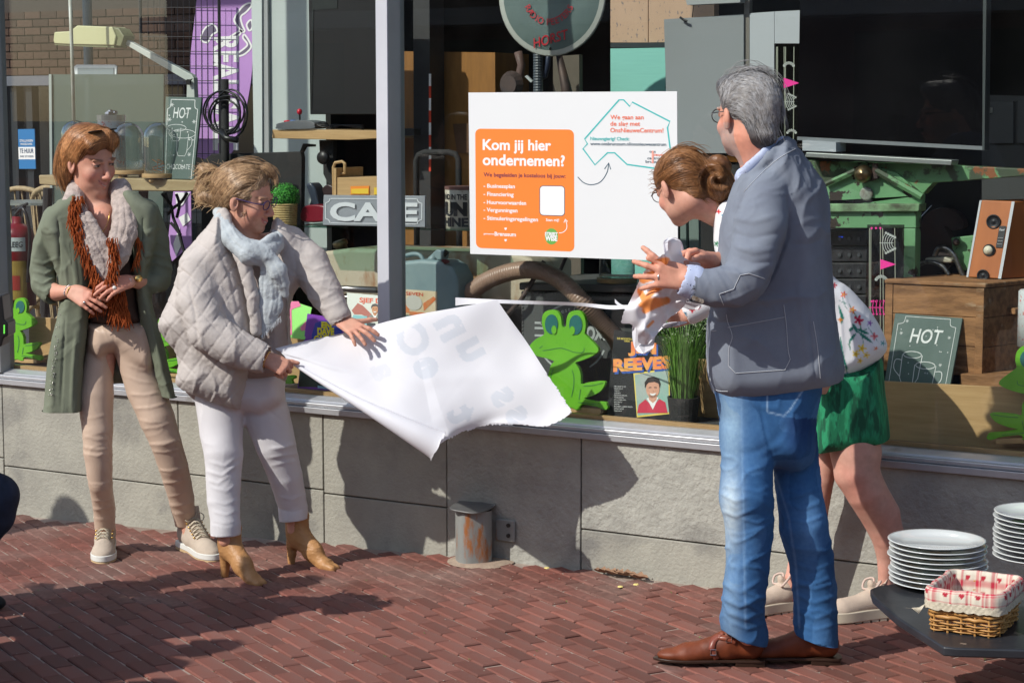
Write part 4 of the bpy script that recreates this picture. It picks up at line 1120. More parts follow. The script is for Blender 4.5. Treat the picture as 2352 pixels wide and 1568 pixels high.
for k in range(420):
 a=r.uniform(0,2*math.pi);rr=r.uniform(0,28)/s
 b=c+(rr*math.cos(a),rr*math.sin(a),56/s)
 L=r.uniform(.18,.40)*(1 if k%3 else .7);sp=r.uniform(.02,.16)*(L/.3)
 az=a+r.uniform(-.5,.5);dv=np.array([math.cos(az),math.sin(az)*.6,0])*sp
 wv=np.array([-math.sin(az),math.cos(az),0])*r.uniform(.0012,.0026)
 m1=b+dv*.35+(0,0,L*.6);tip=b+dv+(0,0,L*r.uniform(.85,1))
 mb.add([b-wv,b+wv,m1+wv*.8,m1-wv*.8,tip],[(0,1,2,3),(3,2,4)])
mb.build('blades',GRS,gpz,kind='stuff')
mb=MB()
for k in range(220):
 p=c+(r.uniform(-55,62)/s,r.uniform(-.03,.06),r.uniform(185,262)/s);a=nrm(RNG.normal(size=3))*.006;b=nrm(RNG.normal(size=3))*.003
 mb.add([p-a,p+b,p+a,p-b],[(0,1,2,3)])
mb.build('seed_heads',M('seed_pale',(.30,.40,.2),(.5,.52,.42),scale=60,rough=.8),gpz,kind='stuff')
ot=thing('big_television','large black television with a silver lower bezel at the upper right','television',at(2050,340,.45))
MB().wslab([(1838,-30),(2266,-30),(2257,338),(1832,315)],.46,.05).build('screen',M('tv_black',(.003,.003,.004),rough=.06,spec=.25),ot)
MB().wslab([(1831,314),(2256,336),(2256,345),(1831,322)],.455,.055).build('bezel',M('tv_silver',(.22,.24,.25),rough=.35,metal=.3),ot)
MB().wslab([(2258,-30),(2266,-30),(2261,345),(2256,345)],.455,.055).build('side_frame',M('tv_edge',(.06,.07,.07),rough=.3),ot)
sb=thing('sound_bar','silver grey bar lying on the green machine below the television','bar',at(2010,375,.4))
MB().wslab([(1851,350),(2187,368),(2184,380),(1848,361)],.38,.08).build('bar',M('bar_grey',(.26,.28,.27),rough=.35,metal=.4),sb,bevel=.003)
wb=tag(MB().wslab([(1843,322),(1920,327),(1920,349),(1843,346)],.42,.1).build('white_box',M('box_pale',(.34,.37,.40),rough=.6)),'pale grey box squeezed below the big television','box')
MINT=M('chipped_mint_paint',(.11,.27,.12),(.15,.33,.16),scale=5,rough=.5,c3=(.03,.02,.014),s3=13,lo3=.555,hi3=.57,bump=.3,bscale=30)
MINT2=M('worn_mint_paint',(.12,.27,.12),(.05,.07,.04),scale=9,rough=.5,lo=.50,hi=.54,c3=(.22,.08,.03),s3=12,lo3=.57,hi3=.60,bump=.3,bscale=30)
gm=thing('green_machine','old chipped mint green iron machine with a gable front','machine',at(2000,640,.5))
MB().wslab([(1780,366),(2190,380),(2360,388),(2360,404),(2208,416),(2143,420),(2120,446),(1780,446)],.46,.06).build('top_beam',MINT2,gm,bevel=.004)
MB().wslab([(1780,490),(1900,420),(1985,372),(2060,398),(2120,448),(2118,470),(1780,470)],.44,.03).build('gable',MINT,gm,bevel=.003)
MB().tube([at(1895,424,.42),at(1965,392,.42)],.010,6).tube([at(2012,392,.42),at(2118,452,.42)],.013,6).build('brace',MINT2,gm)
MB().wslab([(1780,468),(2112,468),(2110,486),(1780,488)],.41,.08).build('ledge',M('ledge_rust',(.06,.07,.04),(.2,.36,.18),scale=14,rough=.6),gm,bevel=.004)
MB().wslab([(1780,488),(2104,484),(2104,524),(1780,524)],.43,.06).build('lower_beam',MINT,gm,bevel=.003)
MB().wslab([(2072,525),(2103,525),(2101,640),(2070,640)],.43,.06).build('right_leg',MINT,gm,bevel=.003)
MB().wslab([(1790,525),(1820,525),(1820,700),(1790,700)],.43,.06).build('left_leg',MINT,gm,bevel=.003)
MB().lathe([(0,.0),(.030,.0),(.034,.01),(.03,.03),(.018,.045),(0,.05)],at(1984,400,.42),20,ax=(.2,-1,.1)).build('brass_knob',M('old_bronze',(.14,.10,.05),(.3,.22,.12),scale=14,rough=.3,metal=.9),gm,smooth=True)
MB().lathe([(.013,.004),(.022,.008),(.024,0),(.026,.01),(.02,.014),(.0,.014)],at(1992,445,.44),20,ax=(0,-1,0)).build('porthole',M('porthole',(.3,.36,.3),(.15,.12,.1),scale=50,rough=.3),gm,smooth=True)
MB().tube([at(2010,375,.42),at(2012,410,.42)],.012,8).build('lever',IRON,gm)
hf=thing('hifi_stack','dark stack of hi-fi units behind the woman in the floral top','hi-fi',at(1950,710,.5))
for k in range(5):
 v0=530+k*37
 MB().wslab([(1885,v0),(2010,v0),(2010,v0+33),(1885,v0+33)],.52,.25).build('unit',M('hifi_black',(.012,.013,.016),(.03,.03,.035),scale=40,rough=.4),hf,bevel=.002)
 for j in range(3):MB().lathe([(0,0),(.007,0),(.007,.008),(0,.008)],at(1930+j*22,v0+18,.52),10,ax=(0,-1,0)).build('knob',M('knob_grey',(.10,.11,.12),rough=.3,metal=.5),hf)
MB().wslab([(1926,543),(1936,543),(1936,546),(1926,546)],.517,.002).build('display_light',M('blue_led',(.02,.06,.5),emit=.8),hf)
dp=thing('printed_glass_panel','clear panel printed with white twigs and pink shapes right of the floral top','panel',at(2030,760,.34))
SMK=glassmat('smoked_panel',(.45,.40,.43),refl=.08)
PINK=M('print_pink',(.80,.03,.30));TWG=M('print_twig',(.45,.48,.45));TWG2=M('print_stem',(.28,.30,.24))
def twig_panel(t,u0,u1,v0,v1,d,motifs):
 MB().wslab([(u0,v0),(u1,v0),(u1-4,v1),(u0-6,v1)],d,.006).build('pane',SMK,t)
 f=lambda u,v,k=1:at(u,v,d-.0008*k)
 m=MB();
 for x in(.06,.1,.36,.42,.75):
  stroke(m,[(u0+(u1-u0)*x,v0+8),(u0+(u1-u0)*(x+random.uniform(-.04,.04)),v1)],1.8,f)
 m.build('printed_stem',TWG2,t)
 m=MB();p=MB()
 for kind,u,v,s_ in motifs:
  if kind=='leaf':
   stroke(m,[(u-14*s_,v),(u+14*s_,v)],1.6,f,2)
   for k in range(5):
    x=u-8*s_+k*4.5*s_;h=(20-k*2.2)*s_
    for sg_ in(-1,1):
     stroke(m,[(x-4*s_*0,v),(x+2*s_,v+sg_*h*.6),(x+7*s_,v+sg_*h)],1.4,f,2)
     m.add([f(x+7*s_+2.6*s_*math.cos(a),v+sg_*h+2.6*s_*math.sin(a),2)for a in np.linspace(0,6.283,9)[:-1]],[tuple(range(8))])
  elif kind=='ball':
   for k in range(7):
    a=math.radians(-150+k*20);x,y=u+12*s_*math.cos(a),v+12*s_*math.sin(a)
    m.add([f(x+3.4*s_*math.cos(q),y+3.4*s_*math.sin(q),2)for q in np.linspace(0,6.283,9)[:-1]],[tuple(range(8))])
  elif kind=='tri':p.add([f(u-12*s_,v-12*s_,2),f(u+24*s_,v,2),f(u-12*s_,v+12*s_,2)],[(0,1,2)])
  elif kind=='dots':
   for k in range(3):
    p.add([f(u-10+k*10+2.6*math.cos(q),v+2.6*math.sin(q),2)for q in np.linspace(0,6.283,9)[:-1]],[tuple(range(8))])
  elif kind=='pleaf':
   stroke(p,[(u-16,v),(u+16,v)],1.8,f,2)
   for k in range(4):
    for sg_ in(-1,1):
     stroke(p,[(u-8+k*8,v),(u-6+k*8,v+sg_*14)],1.5,f,2)
     p.add([f(u-6+k*8+2.4*math.cos(q),v+sg_*15+2.4*math.sin(q),2)for q in np.linspace(0,6.283,9)[:-1]],[tuple(range(8))])
 m.build('printed_twig',TWG,t)
 if p.V:p.build('printed_pink_shape',PINK,t)
twig_panel(dp,1992,2076,516,772,.34,[('leaf',2036,558,1.15),('tri',2034,607,1),('dots',2012,524,1),('ball',2024,648,1.1),('pleaf',2012,706,1),('dots',2012,692,1)])
dp2=thing('printed_glass_panel','clear twig printed panel with a pink triangle between the grey panel and the television','panel',at(1805,360,.7))
twig_panel(dp2,1780,1838,100,372,.62,[('ball',1812,157,1),('tri',1812,191,1),('leaf',1812,234,.9),('ball',1818,310,.9)])
CH1=M('old_pine_chest',(.36,.18,.075),(.17,.08,.032),scale=6,stretch=(1.4,8,6),rough=.75,bump=.5,bscale=35,c3=(.42,.30,.19),s3=3.5,lo3=.6,hi3=.72)
cx=thing('wooden_chest','old worn pine chest with iron corners and a side handle','chest',at(2150,860,.35))
O=at(2030,856,.30);xr_=at(2256,860,.30)[0];zt=at(2143,657,.30)[2];zb=at(2143,858,.30)[2]
yb=YG+.30
Lf=xr_-O[0]
bk=at(2500,640,.30)[0]
P0=np.array([O[0],yb,zb]);P1=np.array([xr_,yb+.0,zb]);dep=np.array([.17,.50,0])
hz=np.array([0,0,zt-zb])
for k in range(3):
 a,b=k/3+.002,(k+1)/3-.002
 z0,z1=P0+hz*a,P0+hz*b
 MB().hexa([P0+hz*a,P1+hz*a,P1+hz*a+(0,.02,0),P0+hz*a+(0,.02,0),P0+hz*b,P1+hz*b,P1+hz*b+(0,.02,0),P0+hz*b+(0,.02,0)]).build('front_plank',CH1,cx,bevel=.003)
 Q0,Q1=P1+(.001,.001,0),P1+dep
 s_=np.array([-.02,.004,0])
 MB().hexa([Q0+hz*a,Q1+hz*a,Q1+hz*a+s_,Q0+hz*a+s_,Q0+hz*b,Q1+hz*b,Q1+hz*b+s_,Q0+hz*b+s_]).build('side_plank',CH1,cx,bevel=.003)
MB().hexa([P0+hz*1.004+(-.006,-.006,0),P1+hz*1.004+(.006,-.006,0),P1+dep+hz*1.004,P0+dep+hz*1.004,P0+hz*1.06+(-.004,-.004,0),P1+hz*1.06+(.006,-.006,0),P1+dep+hz*1.06,P0+dep+hz*1.06]).build('lid',CH1,cx,bevel=.006)
for x_ in(P0,P1-(.028,0,0)):
 MB().box((x_[0],yb-.004,zb),(x_[0]+.028,yb-.001,zt)).build('corner_batten',CH1,cx,bevel=.001)
hd=P1+dep*.45+hz*.72
MB().obox(hd+(.02,-.02,0),dep*.18,(.012,-.006,0),(0,0,.012)).build('side_handle',CH1,cx,bevel=.006)
lb=tag(MB().wslab([(2204,858),(2400,868),(2400,900),(2204,888)],.26,.2).build('wooden_block',CH1,bevel=.004),'low rough wooden block under the right end of the chest','block')
cb2,f=chalkboard([(2031,878),(2182,888),(2211,730),(2056,719)],.20,'square green chalkboard reading HOT with two drawn mugs, leaning on the chest',1)
build_text('lettering',[('HOT',.28,.76,.60,.20,.012,.15)],f,CHALKW,cb2)
mug_art(cb2,f,1.0,[(.36,.42,.30,.42,.010,-1),(.58,.28,.32,.42,.010)],cut=.02)
ls=thing('loudspeaker','orange brown wooden loudspeaker standing on the chest at the right edge','loudspeaker',at(2270,631,.5))
WSP=M('speaker_veneer',(.42,.13,.03),(.34,.10,.022),scale=3,stretch=(6,6,1),rough=.4)
A,B_,C_,D_=at(2222,636,.47),at(2298,640,.47),at(2320,464,.47),at(2243,461,.47)
def shiftback(p,q):return p+np.array([0,q,0])
zt_=D_[2];
A,B_=A,B_
lean=.05
D_=D_+(0,lean,0);C_=C_+(0,lean,0)
back=np.array([.12,.22,0])
MB().hexa([A,B_,B_+back,A+back,D_,C_,C_+back,D_+back]).build('cabinet',WSP,ls,bevel=.003)
fs=lambda x,y,k=1.0:(A*(1-x)+B_*x)*(1-y)+(D_*(1-x)+C_*x)*y+np.array([0,-.0012*k,0])
m=MB()
for x0_,x1_ in((-.03,.03),(.93,1.02)):m.add([fs(x0_,0,1.5),fs(x1_,0,1.5),fs(x1_,1,1.5),fs(x0_,1,1.5)],[(0,1,2,3)])
m.build('aluminium_edge',M('edge_pale',(.48,.5,.52),rough=.4),ls)
def cone(x,y,r,name,mats):
 o_=fs(x,y,2)
 MB().lathe([(r,0),(r,.004),(r*.85,.006),(r*.8,.001),(r*.3,-.004+.004),(0,.006)],o_,24,ax=(0,-1,.0)).build(name,mats,ls,smooth=True)
cone(.50,.73,.026,'tweeter',M('cone_black',(.015,.016,.02),rough=.5))
cone(.52,.36,.022,'woofer_surround',_m['cone_black'])
MB().lathe([(0.0165,.0),(.016,.007),(.004,.010),(0,.012)],fs(.50,.36,3),20,ax=(0,-1,0)).build('woofer_cone',M('cone_cream',(.62,.58,.45),rough=.6),ls,smooth=True)
cone(.47,.03,.022,'lower_woofer',_m['cone_black'])
flat('info_plate',[[fs(.70,.40,3),fs(.90,.40,3),fs(.90,.68,3),fs(.70,.68,3)]],BLACK,ls)
build_text('lettering',[('Equal',.73,.87,.62,.025),('------',.73,.87,.52,.02),('------',.73,.87,.48,.02),('------',.73,.87,.44,.02)],lambda x,y:fs(x,y,4),WHITE,ls,bold=0)
mh_=thing('braided_hoses','shiny braided metal hoses coiled behind the chest','hose',at(2150,620,.6))
BR=M('braid',(.28,.27,.25),(.1,.1,.1),scale=90,rough=.3,metal=.8)
MB().tube(spline([at(2092,632,.55),at(2115,606,.55),at(2140,602,.55),at(2165,612,.55),at(2180,632,.55)],8),.008,8).build('hose',BR,mh_,smooth=True)
MB().tube(spline([at(2146,590,.58),at(2155,572,.58),at(2172,570,.58),at(2190,584,.58),at(2202,610,.58),at(2215,640,.58)],8),.010,8).build('hose',BR,mh_,smooth=True)
MB().wslab([(2124,592),(2170,590),(2186,596),(2186,604),(2124,602)],.56,.06).build('fitting',M('fitting',(.38,.36,.28),rough=.4),mh_,bevel=.006)
mk=thing('mint_bracket','small chipped mint bracket between the hoses and the loudspeaker','bracket',at(2200,620,.6))
MB().wslab([(2184,546),(2240,540),(2240,620),(2205,622),(2190,590)],.62,.05).build('plate',MINT,mk,bevel=.004)
MB().ball(at(2196,556,.6),.014).build('bolt',IRON,mk,smooth=True)
ht=thing('tool_shapes','dark hanging leather and metal shapes behind the green machine','tools',at(2180,560,.9))
MB().wslab([tuple(p)for p in spline([(2120,500),(2160,478),(2200,490),(2215,520),(2190,530),(2170,520),(2195,580),(2170,620),(2110,630),(2115,560)],4,True)],.9,.05).build('leather',M('leather_dark',(.07,.035,.028),(.04,.03,.03),scale=9,rough=.6),ht,bevel=.01)
MB().tube([at(2112,502,.8),at(2140,472,.8)],.0018,5).build('wire',STEEL,ht)
fc=thing('filing_cabinet','dark grey metal filing cabinet at the back behind the television','filing cabinet',at(2320,340,2.4))
FCM=M('cabinet_grey',(.045,.048,.048),rough=.5)
MB().wslab([(2255,218),(2420,222),(2420,560),(2255,560)],2.4,.4).build('body',FCM,fc)
for x0_,x1_ in((2262,2328),(2337,2400)):MB().wslab([(x0_,232),(x1_,233),(x1_,330),(x0_,330)],2.38,.018).build('drawer',M('drawer_grey',(.06,.064,.064),rough=.5),fc,bevel=.003)
MB().wslab([(2264,247),(2280,247),(2280,260),(2264,260)],2.37,.01).build('handle',STEEL,fc)
tn=thing('dotted_tin','grey blue tin with small red dots at the right edge','tin',at(2352,795,.2))
c=at(2375,795,.22);s=pxm(2352,780,.22)
MB().lathe([(0,0),(38/s,0),(38/s,126/s),(34/s,130/s),(0,130/s)],c,30).build('body',TIN,tn,smooth=True)
cl_=M('lamp_tube',(1.0,.82,.6),emit=1.3)
for k,(u0,v0,u1,v1)in enumerate([(1987,57,2018,57),(2024,57,2118,60),(1986,68,2013,66),(2020,66,2130,60),(2285,54,2325,53)]):
 p,q=at(u0,v0,4.3),at(u1,v1,4.3)
 pass
# poster on the glass
YP=YG-.004
Zp=lambda x,y:(1029.2+.2964*x,166+.2964*y)
def fpo(u,v,k=1.0):return WP(u,v,YP-.0005*k)
pos=thing('poster','white poster with an orange panel and a teal outline taped on the glass','poster',WP(1320,590,YP))
PAPW=M('poster_white',(.72,.735,.74),(.70,.715,.72),scale=2,rough=.35)
MB().prism([WP(u,v,YP)for u,v in[(1080,583),(1557,600),(1555,210),(1076,213)]],(0,.003,0)).build('sheet',PAPW,pos)
OR=M('poster_orange',(.90,.235,.045),(.88,.225,.042),scale=2,rough=.35)
def bil(quad):
 a,b,c,d=[np.array(q,float)for q in quad]
 return lambda x,y:tuple((a*(1-x)+b*x)*(1-y)+(d*(1-x)+c*x)*y)
q=bil([Zp(216,1360),Zp(978,1390),Zp(975,445),Zp(210,438)])
asp=227/276
rr=[]
for x,y in rrect(0,0,1,1/asp,.055):rr.append(fpo(*q(x,y*asp),1))
flat('orange_panel',[rr],OR,pos)
NAVY=M('print_navy',(.02,.07,.11));TEAL=M('print_teal',(.04,.44,.43));ORED=M('print_coral',(.78,.14,.06));PLUM=M('print_plum',(.17,.03,.06))
def T(s_,x0,x1,yb,cap,dx=0):
 (u0,v),(u1,_)=Zp(x0,yb),Zp(x1,yb)
 return(s_,u0,u1,v,cap*.2964,(v-260)/(u0+6650))
ftext('heading_line',fpo,pos,WHITE,[T('Kom jij hier',268,798,600,80)],bold=.028)
ftext('heading_line',fpo,pos,WHITE,[T('ondernemen?',268,905,718,82)],bold=.028)
ftext('lettering',fpo,pos,PLUM,[T('We begeleiden je kosteloos bij jouw:',275,910,808,31)],bold=.022)
ftext('lettering',fpo,pos,WHITE,[T('- Businessplan',275,518,894,30),T('- Financiering',275,508,957,30),T('- Huurvoorwaarden',275,605,1020,30),T('- Vergunningen',275,538,1079,30),T('- Stimuleringsregelingen',275,697,1143,30),T('Scan mij!',758,860,1153,20),T('gemeente',275,356,1256,12),T('Brunssum',360,526,1266,30)],bold=.025)
q=bil([Zp(708,1110),Zp(905,1116),Zp(905,880),Zp(708,878)])
flat('code_frame',[[fpo(*q(x,y/1.2),2)for x,y in rrect(0,0,1,1.2,.15)]],NAVY,pos)
flat('code_field',[[fpo(*q(x,y/1.2),3)for x,y in rrect(.025,.025,.975,1.175,.13)]],WHITE,pos)
m=MB()
for x,y in((446,1213),(446,1302),(410,1254),(500,1256)):
 w_=9 if y in(1213,1302)else 6
 m.add([fpo(*Zp(x+a,y+b),3)for a,b in((-w_,-w_),(w_,-w_),(w_,w_*.4),(0,w_*1.2),(-w_,w_*.4))],[(0,1,2,3,4)])
m.build('crest',WHITE,pos)
flat('green_disc',[[fpo(*Zp(801+51*math.cos(a),1272+63*math.sin(a)),2)for a in np.linspace(0,2*math.pi,33)[:-1]]],M('print_green',(.13,.38,.07)),pos)
ftext('lettering',fpo,pos,WHITE,[T('STREET',750,849,1263,24),T('WISE',752,847,1303,38)],k=3,bold=.05)
m=MB();stroke(m,[Zp(*p)for p in[tuple(p)for p in spline([(858,1245),(890,1240),(916,1215),(920,1180),(908,1142)],6)]],1.6,fpo,2)
stroke(m,[Zp(898,1165),Zp(908,1138),Zp(926,1158)],1.8,fpo,2);m.build('small_arrow',WHITE,pos)
m=MB();stroke(m,[Zp(*p)for p in[(1325,215),(1360,215),(1408,266),(1426,232),(1718,382),(1700,430),(1722,600),(1742,700),(1745,762),(1600,745),(1387,715),(1290,625),(1235,625),(1138,718),(1045,593),(1080,556),(1058,518)]],3.4,fpo,1,True)
m.build('teal_outline',TEAL,pos)
m=MB();stroke(m,[Zp(*p)for p in[tuple(p)for p in spline([(1005,812),(1050,855),(1110,872),(1180,850),(1230,780),(1245,707)],8)]],2.0,fpo,1)
stroke(m,[Zp(1212,750),Zp(1245,703),Zp(1260,753)],2.2,fpo,1);m.build('curved_arrow',NAVY,pos)
ftext('lettering',fpo,pos,ORED,[T('We gaan aan',1257,1515,365,34),T('de slag met',1257,1488,415,34),T('OnsNieuweCentrum!',1257,1668,466,34),T('nieuwe',1580,1690,648,20)],bold=.014)
ftext('lettering',fpo,pos,TEAL,[T('Nieuwsgierig? Check:',1102,1405,527,26)],bold=.02)
ftext('lettering',fpo,pos,NAVY,[T('www.onsbrunssum.nl/onsnieuwecentrum',1102,1690,566,25),T('ons',1560,1608,623,20),T('centrum',1544,1665,675,20),T('brunssum',1530,1680,702,20)],bold=.012)
flat('pink_bar',[[fpo(*Zp(1578,705),3),fpo(*Zp(1592,705),3),fpo(*Zp(1592,608),3),fpo(*Zp(1578,608),3)]],M('print_salmon',(.85,.35,.28)),pos)
# pavement things
dp_=thing('drain_pipe_stub','short rusty grey drain pipe stub with a bent lid fixed to the plinth','pipe',G(1088,1290))
c=G(1088,1290);c[2]-=.02
PIPE=M('galvanised_rusty',(.30,.31,.29),(.22,.225,.215),scale=5,rough=.5,metal=.1,c3=(.32,.12,.04),s3=16,lo3=.53,hi3=.62,stretch=(1,1,.35),bump=.3,bscale=60)
ztop=WP(1088,1171,c[1])[2]
n=28;V=[]
def prr(a):return .071*(1+.05*math.cos(4*a))
mb=MB()
rows=[(0,1.04),(.015,1.0),(ztop-c[2]+.004,1.0)]
for h,k in rows:
 for i in range(n):
  a=2*math.pi*i/n;V.append((c[0]+prr(a)*k*math.cos(a),c[1]+prr(a)*k*math.sin(a),c[2]+h))
Fc=[(j*n+i,j*n+(i+1)%n,(j+1)*n+(i+1)%n,(j+1)*n+i)for j in range(2)for i in range(n)]
mb.add(V,Fc).build('tube',PIPE,dp_,smooth=True)
lid=[tuple(p)for p in spline([(1032,1168),(1060,1150),(1090,1139),(1140,1141),(1149,1150),(1130,1168),(1096,1180),(1055,1176)],4,True)]
zl_=ztop+.004
def onz(u,v,z):
 d=ray(u,v);return CAM+d*((z-H)/d[2])
cz=[onz(u,v,zl_+.016*((u-1090)/60)**2*(-1 if False else 1)*.5)for u,v in lid]
MB().prism(cz,(0,0,.006)).build('lid',M('lid_lead',(.17,.17,.17),(.22,.22,.21),scale=7,rough=.45,metal=.5,c3=(.4,.4,.4),s3=30,lo3=.68,hi3=.72),dp_,bevel=.002)
MB().box((c[0]+.06,Y0-.018,c[2]+.10),(c[0]+.145,Y0-.008,c[2]+.185)).build('wall_bracket',PIPE,dp_,bevel=.006)
for z in(.125,.165):MB().lathe([(0,0),(.008,0),(.008,.006),(0,.006)],(c[0]+.12,Y0-.018,c[2]+z),8,ax=(0,-1,0)).build('bolt',M('bolt_dark',(.04,.035,.03),rough=.5),dp_)
MB().lathe([(0,.02),(.09,.02),(.13,.012),(.12,.008)],(c[0]+.02,c[1]+.02,gz(c[0])-.01),20).build('mortar_collar',M('sandy_mortar',(.40,.31,.23),(.3,.22,.17),scale=40,rough=.95,bump=.6,bscale=90),dp_)
DRY=M('dry_leaf',(.22,.12,.07),(.30,.18,.11),scale=30,rough=.8)
for k,(u,v,s_,lab)in enumerate([(1383,1318,.035,'leftmost curled brown leaf against the plinth'),(1402,1321,.04,'second curled brown leaf from the left against the plinth'),(1420,1322,.035,'middle curled brown leaf against the plinth'),(1440,1325,.038,'fourth curled brown leaf at the foot of the plinth'),(1465,1331,.045,'rightmost and largest curled brown leaf at the foot of the plinth')]):
 p=G(u,v);a=random.uniform(-.5,.5)
 ex=np.array([math.cos(a),math.sin(a),0])*s_;ey=np.array([-math.sin(a)*.5,math.cos(a)*.5,0])*s_
 V=[];m_=6
 for i in range(m_+1):
  t=i/m_*2-1
  wv=(1-t*t)**.7*(1+.3*math.sin(i*2.5))
  for j in(-1,0,1):
   V.append(p+ex*t+ey*j*wv+(0,0,.006+.016*abs(j)*wv+.008*t*t))
 Fc=[(i*3+j,i*3+j+1,i*3+j+4,i*3+j+3)for i in range(m_)for j in(0,1)]
 tag(mesh('dry_leaf',V,Fc,DRY,loc=p),lab,'leaf','dry leaves at the foot of the plinth')
CR=M('petal_yellow',(.75,.62,.22),rough=.7)
for k,(u,v)in enumerate([(1425,1347),(1461,1342),(1256,1304)]):
 p=G(u,v)
 tag(MB().lathe([(0,.004),(.009,.003),(.011,.0),(0,-.001)],p,9).build('petal',CR,loc=p),['small yellow petal just left of the other petal near the leaves','yellow petal on the bricks below the largest leaf','tiny yellow petal at the foot of the plinth right of the pipe stub'][k],'petal')
# low black table with plates and basket
ZT=.32
tbl=thing('low_table','low black wooden table with chipped edges at the lower right','table',(*onz(2250,1450,ZT)[:2],0))
TB=M('chipped_black_paint',(.014,.016,.02),(.03,.032,.038),scale=6,rough=.38,c3=(.22,.17,.13),s3=26,lo3=.665,hi3=.69,bump=.2,bscale=20)
poly_=[onz(u,v,ZT)for u,v in[(1999,1351),(2004,1366),(2060,1416),(2166,1484),(2196,1487),(2700,1500),(2700,1330),(2100,1330),(2060,1338),(2014,1345)]]
MB().prism([p-(0,0,.026)for p in poly_],(0,0,.026)).build('table_top',TB,tbl,bevel=.006,seg=3)
for u,v in((2440,1470),(2650,1470),(2650,1350),(2440,1350)):
 p=onz(u,v,ZT);MB().tube([(p[0],p[1],ZT-.03),(p[0],p[1],-.005)],.02,8).build('leg',TB,tbl)
CER=M('glazed_white',(.66,.69,.69),rough=.12,coat=.6)
def plate_mesh(R):
 return MB().lathe([(0,.004),(R*.55,.003),(R*.58,0),(R*.64,.0),(R*.72,.006),(R*.97,.0145),(R,.0165),(R*.995,.0185),(R*.95,.0175),(R*.74,.0105),(R*.66,.006),(0,.006)],(0,0,0),56)
def stack(u,v,n,R,name,rank,pit=.0142):
 mp=plate_mesh(R);me=rawmesh('plate',mp.V,mp.F,True);me.materials.append(CER)
 c=onz(u,v,ZT+.001)
 r=random.Random(n)
 words=['bottom','second','third','fourth','fifth','sixth','seventh','eighth','ninth','tenth','eleventh']
 for k in range(n):
  o=bpy.data.objects.new('plate',me);COL.objects.link(o)
  dx=.004*r.uniform(-1,1)-(.004 if n==9 and k>4 else 0)
  o.location=(c[0]+dx,c[1]+.003*r.uniform(-1,1),c[2]+k*pit+.0005)
  wd_='top plate' if k==n-1 else('bottom plate' if k==0 else '%s plate from the bottom'%words[k])
  tag(o,'white %s of the %s'%(wd_,rank),'plate','white plates of the '+rank)
 return c
stack(2154,1343,9,.142,'a','stack left of the basket',.0150)
stack(2386,1286,10,.142,'b','taller stack at right edge',.0152)
tg=MB().tube(spline([onz(2300,1190,ZT+.13),onz(2320,1200,ZT+.125),onz(2352,1212,ZT+.12),onz(2400,1216,ZT+.12)],6),.0022,8).tube(spline([onz(2300,1190,ZT+.13),onz(2330,1196,ZT+.125),onz(2400,1208,ZT+.12)],6),.0022,8).build('steel_tongs',STEEL,smooth=True)
tag(tg,'thin steel tongs sticking out in front of the taller plate stack','tongs')
bk_=thing('bread_basket','small wicker basket lined with red checked cloth with hearts','basket',onz(2215,1450,ZT))
fl_,fr_=onz(2133,1447,ZT),onz(2290,1466,ZT)
ex=fr_-fl_;Wb=np.linalg.norm(ex);ex=ex/Wb
ey=np.array([-ex[1],ex[0],0])
Db=.24;Hb=.112
WK=M('wicker_honey',(.52,.28,.09),(.40,.19,.05),scale=30,rough=.45,stretch=(1,1,1),spec=.5)
WK2=M('wicker_shaded_red',(.38,.15,.06),(.30,.11,.045),scale=30,rough=.5)
def bp(x,y,z):return fl_+ex*x+ey*y+np.array([0,0,z])
def perim(t):
 pts=[bp(x,y,0)-fl_ for x,y in rrect(0,0,Wb,Db,.022,3)]
 return pts
pts=rrect(0,0,Wb,Db,.022,3)
lens=[0]
for i in range(len(pts)):lens.append(lens[-1]+math.hypot(pts[(i+1)%len(pts)][0]-pts[i][0],pts[(i+1)%len(pts)][1]-pts[i][1]))
def pt_at(s):
 s%=lens[-1]
 for i in range(len(pts)):
  if lens[i+1]>=s:
   t=(s-lens[i])/(lens[i+1]-lens[i]+1e-9);a,b=pts[i],pts[(i+1)%len(pts)]
   p=np.array(a)*(1-t)+np.array(b)*t;tn=nrm(np.array(b)-np.array(a));return p,np.array([tn[1],-tn[0]])
 return np.array(pts[0]),np.array([0,-1.])
ns=22;Lp=lens[-1]
for k in range(ns):
 p,nn=pt_at(k*Lp/ns)
 MB().tube([bp(p[0],p[1],.0),bp(p[0]+nn[0]*.006,p[1]+nn[1]*.006,Hb)],.0032,6).build('stake',WK,bk_)
rows=[(.006,.0022),(.012,.0022),(.018,.0024),(.025,.0024),(.032,.0024)]+[(.043+k*.0125,.0056)for k in range(6)]
for j,(z,r)in enumerate(rows):
 P=[]
 for k in range(ns*3):
  p,nn=pt_at(k*Lp/(ns*3));off=.0045*math.cos(math.pi*(k/3+j))+.003*z/Hb*2
  P.append(bp(p[0]+nn[0]*off,p[1]+nn[1]*off,z+random.uniform(-.0012,.0012)))
 MB().tube(P,[r*random.uniform(.88,1.1)for _ in P],7,closed=True).build('woven_rod',WK,bk_,smooth=True)
MB().add([bp(x,y,.004)for x,y in pts],[tuple(range(len(pts)))]).build('bottom',WK2,bk_)
PR=pts;V=[];C=[];nseg=260
def check_col(s,t):
 col=np.array([.66,.61,.50])
 def band(x,per,w0,w1):x=x%per;return w0<x<w1
 k=0
 for w0,w1,a in((.0,.0065,1.2),(.0085,.0105,1),(.0125,.0142,1),(-.004,-.0022,1)):
  if band(s+.004,.044,w0+.004,w1+.004):k+=a*.5
  if band(t+.004,.044,w0+.004,w1+.004):k+=a*.5
 return col*(1-min(k,1))+np.array([.50,.03,.06])*min(k,1)
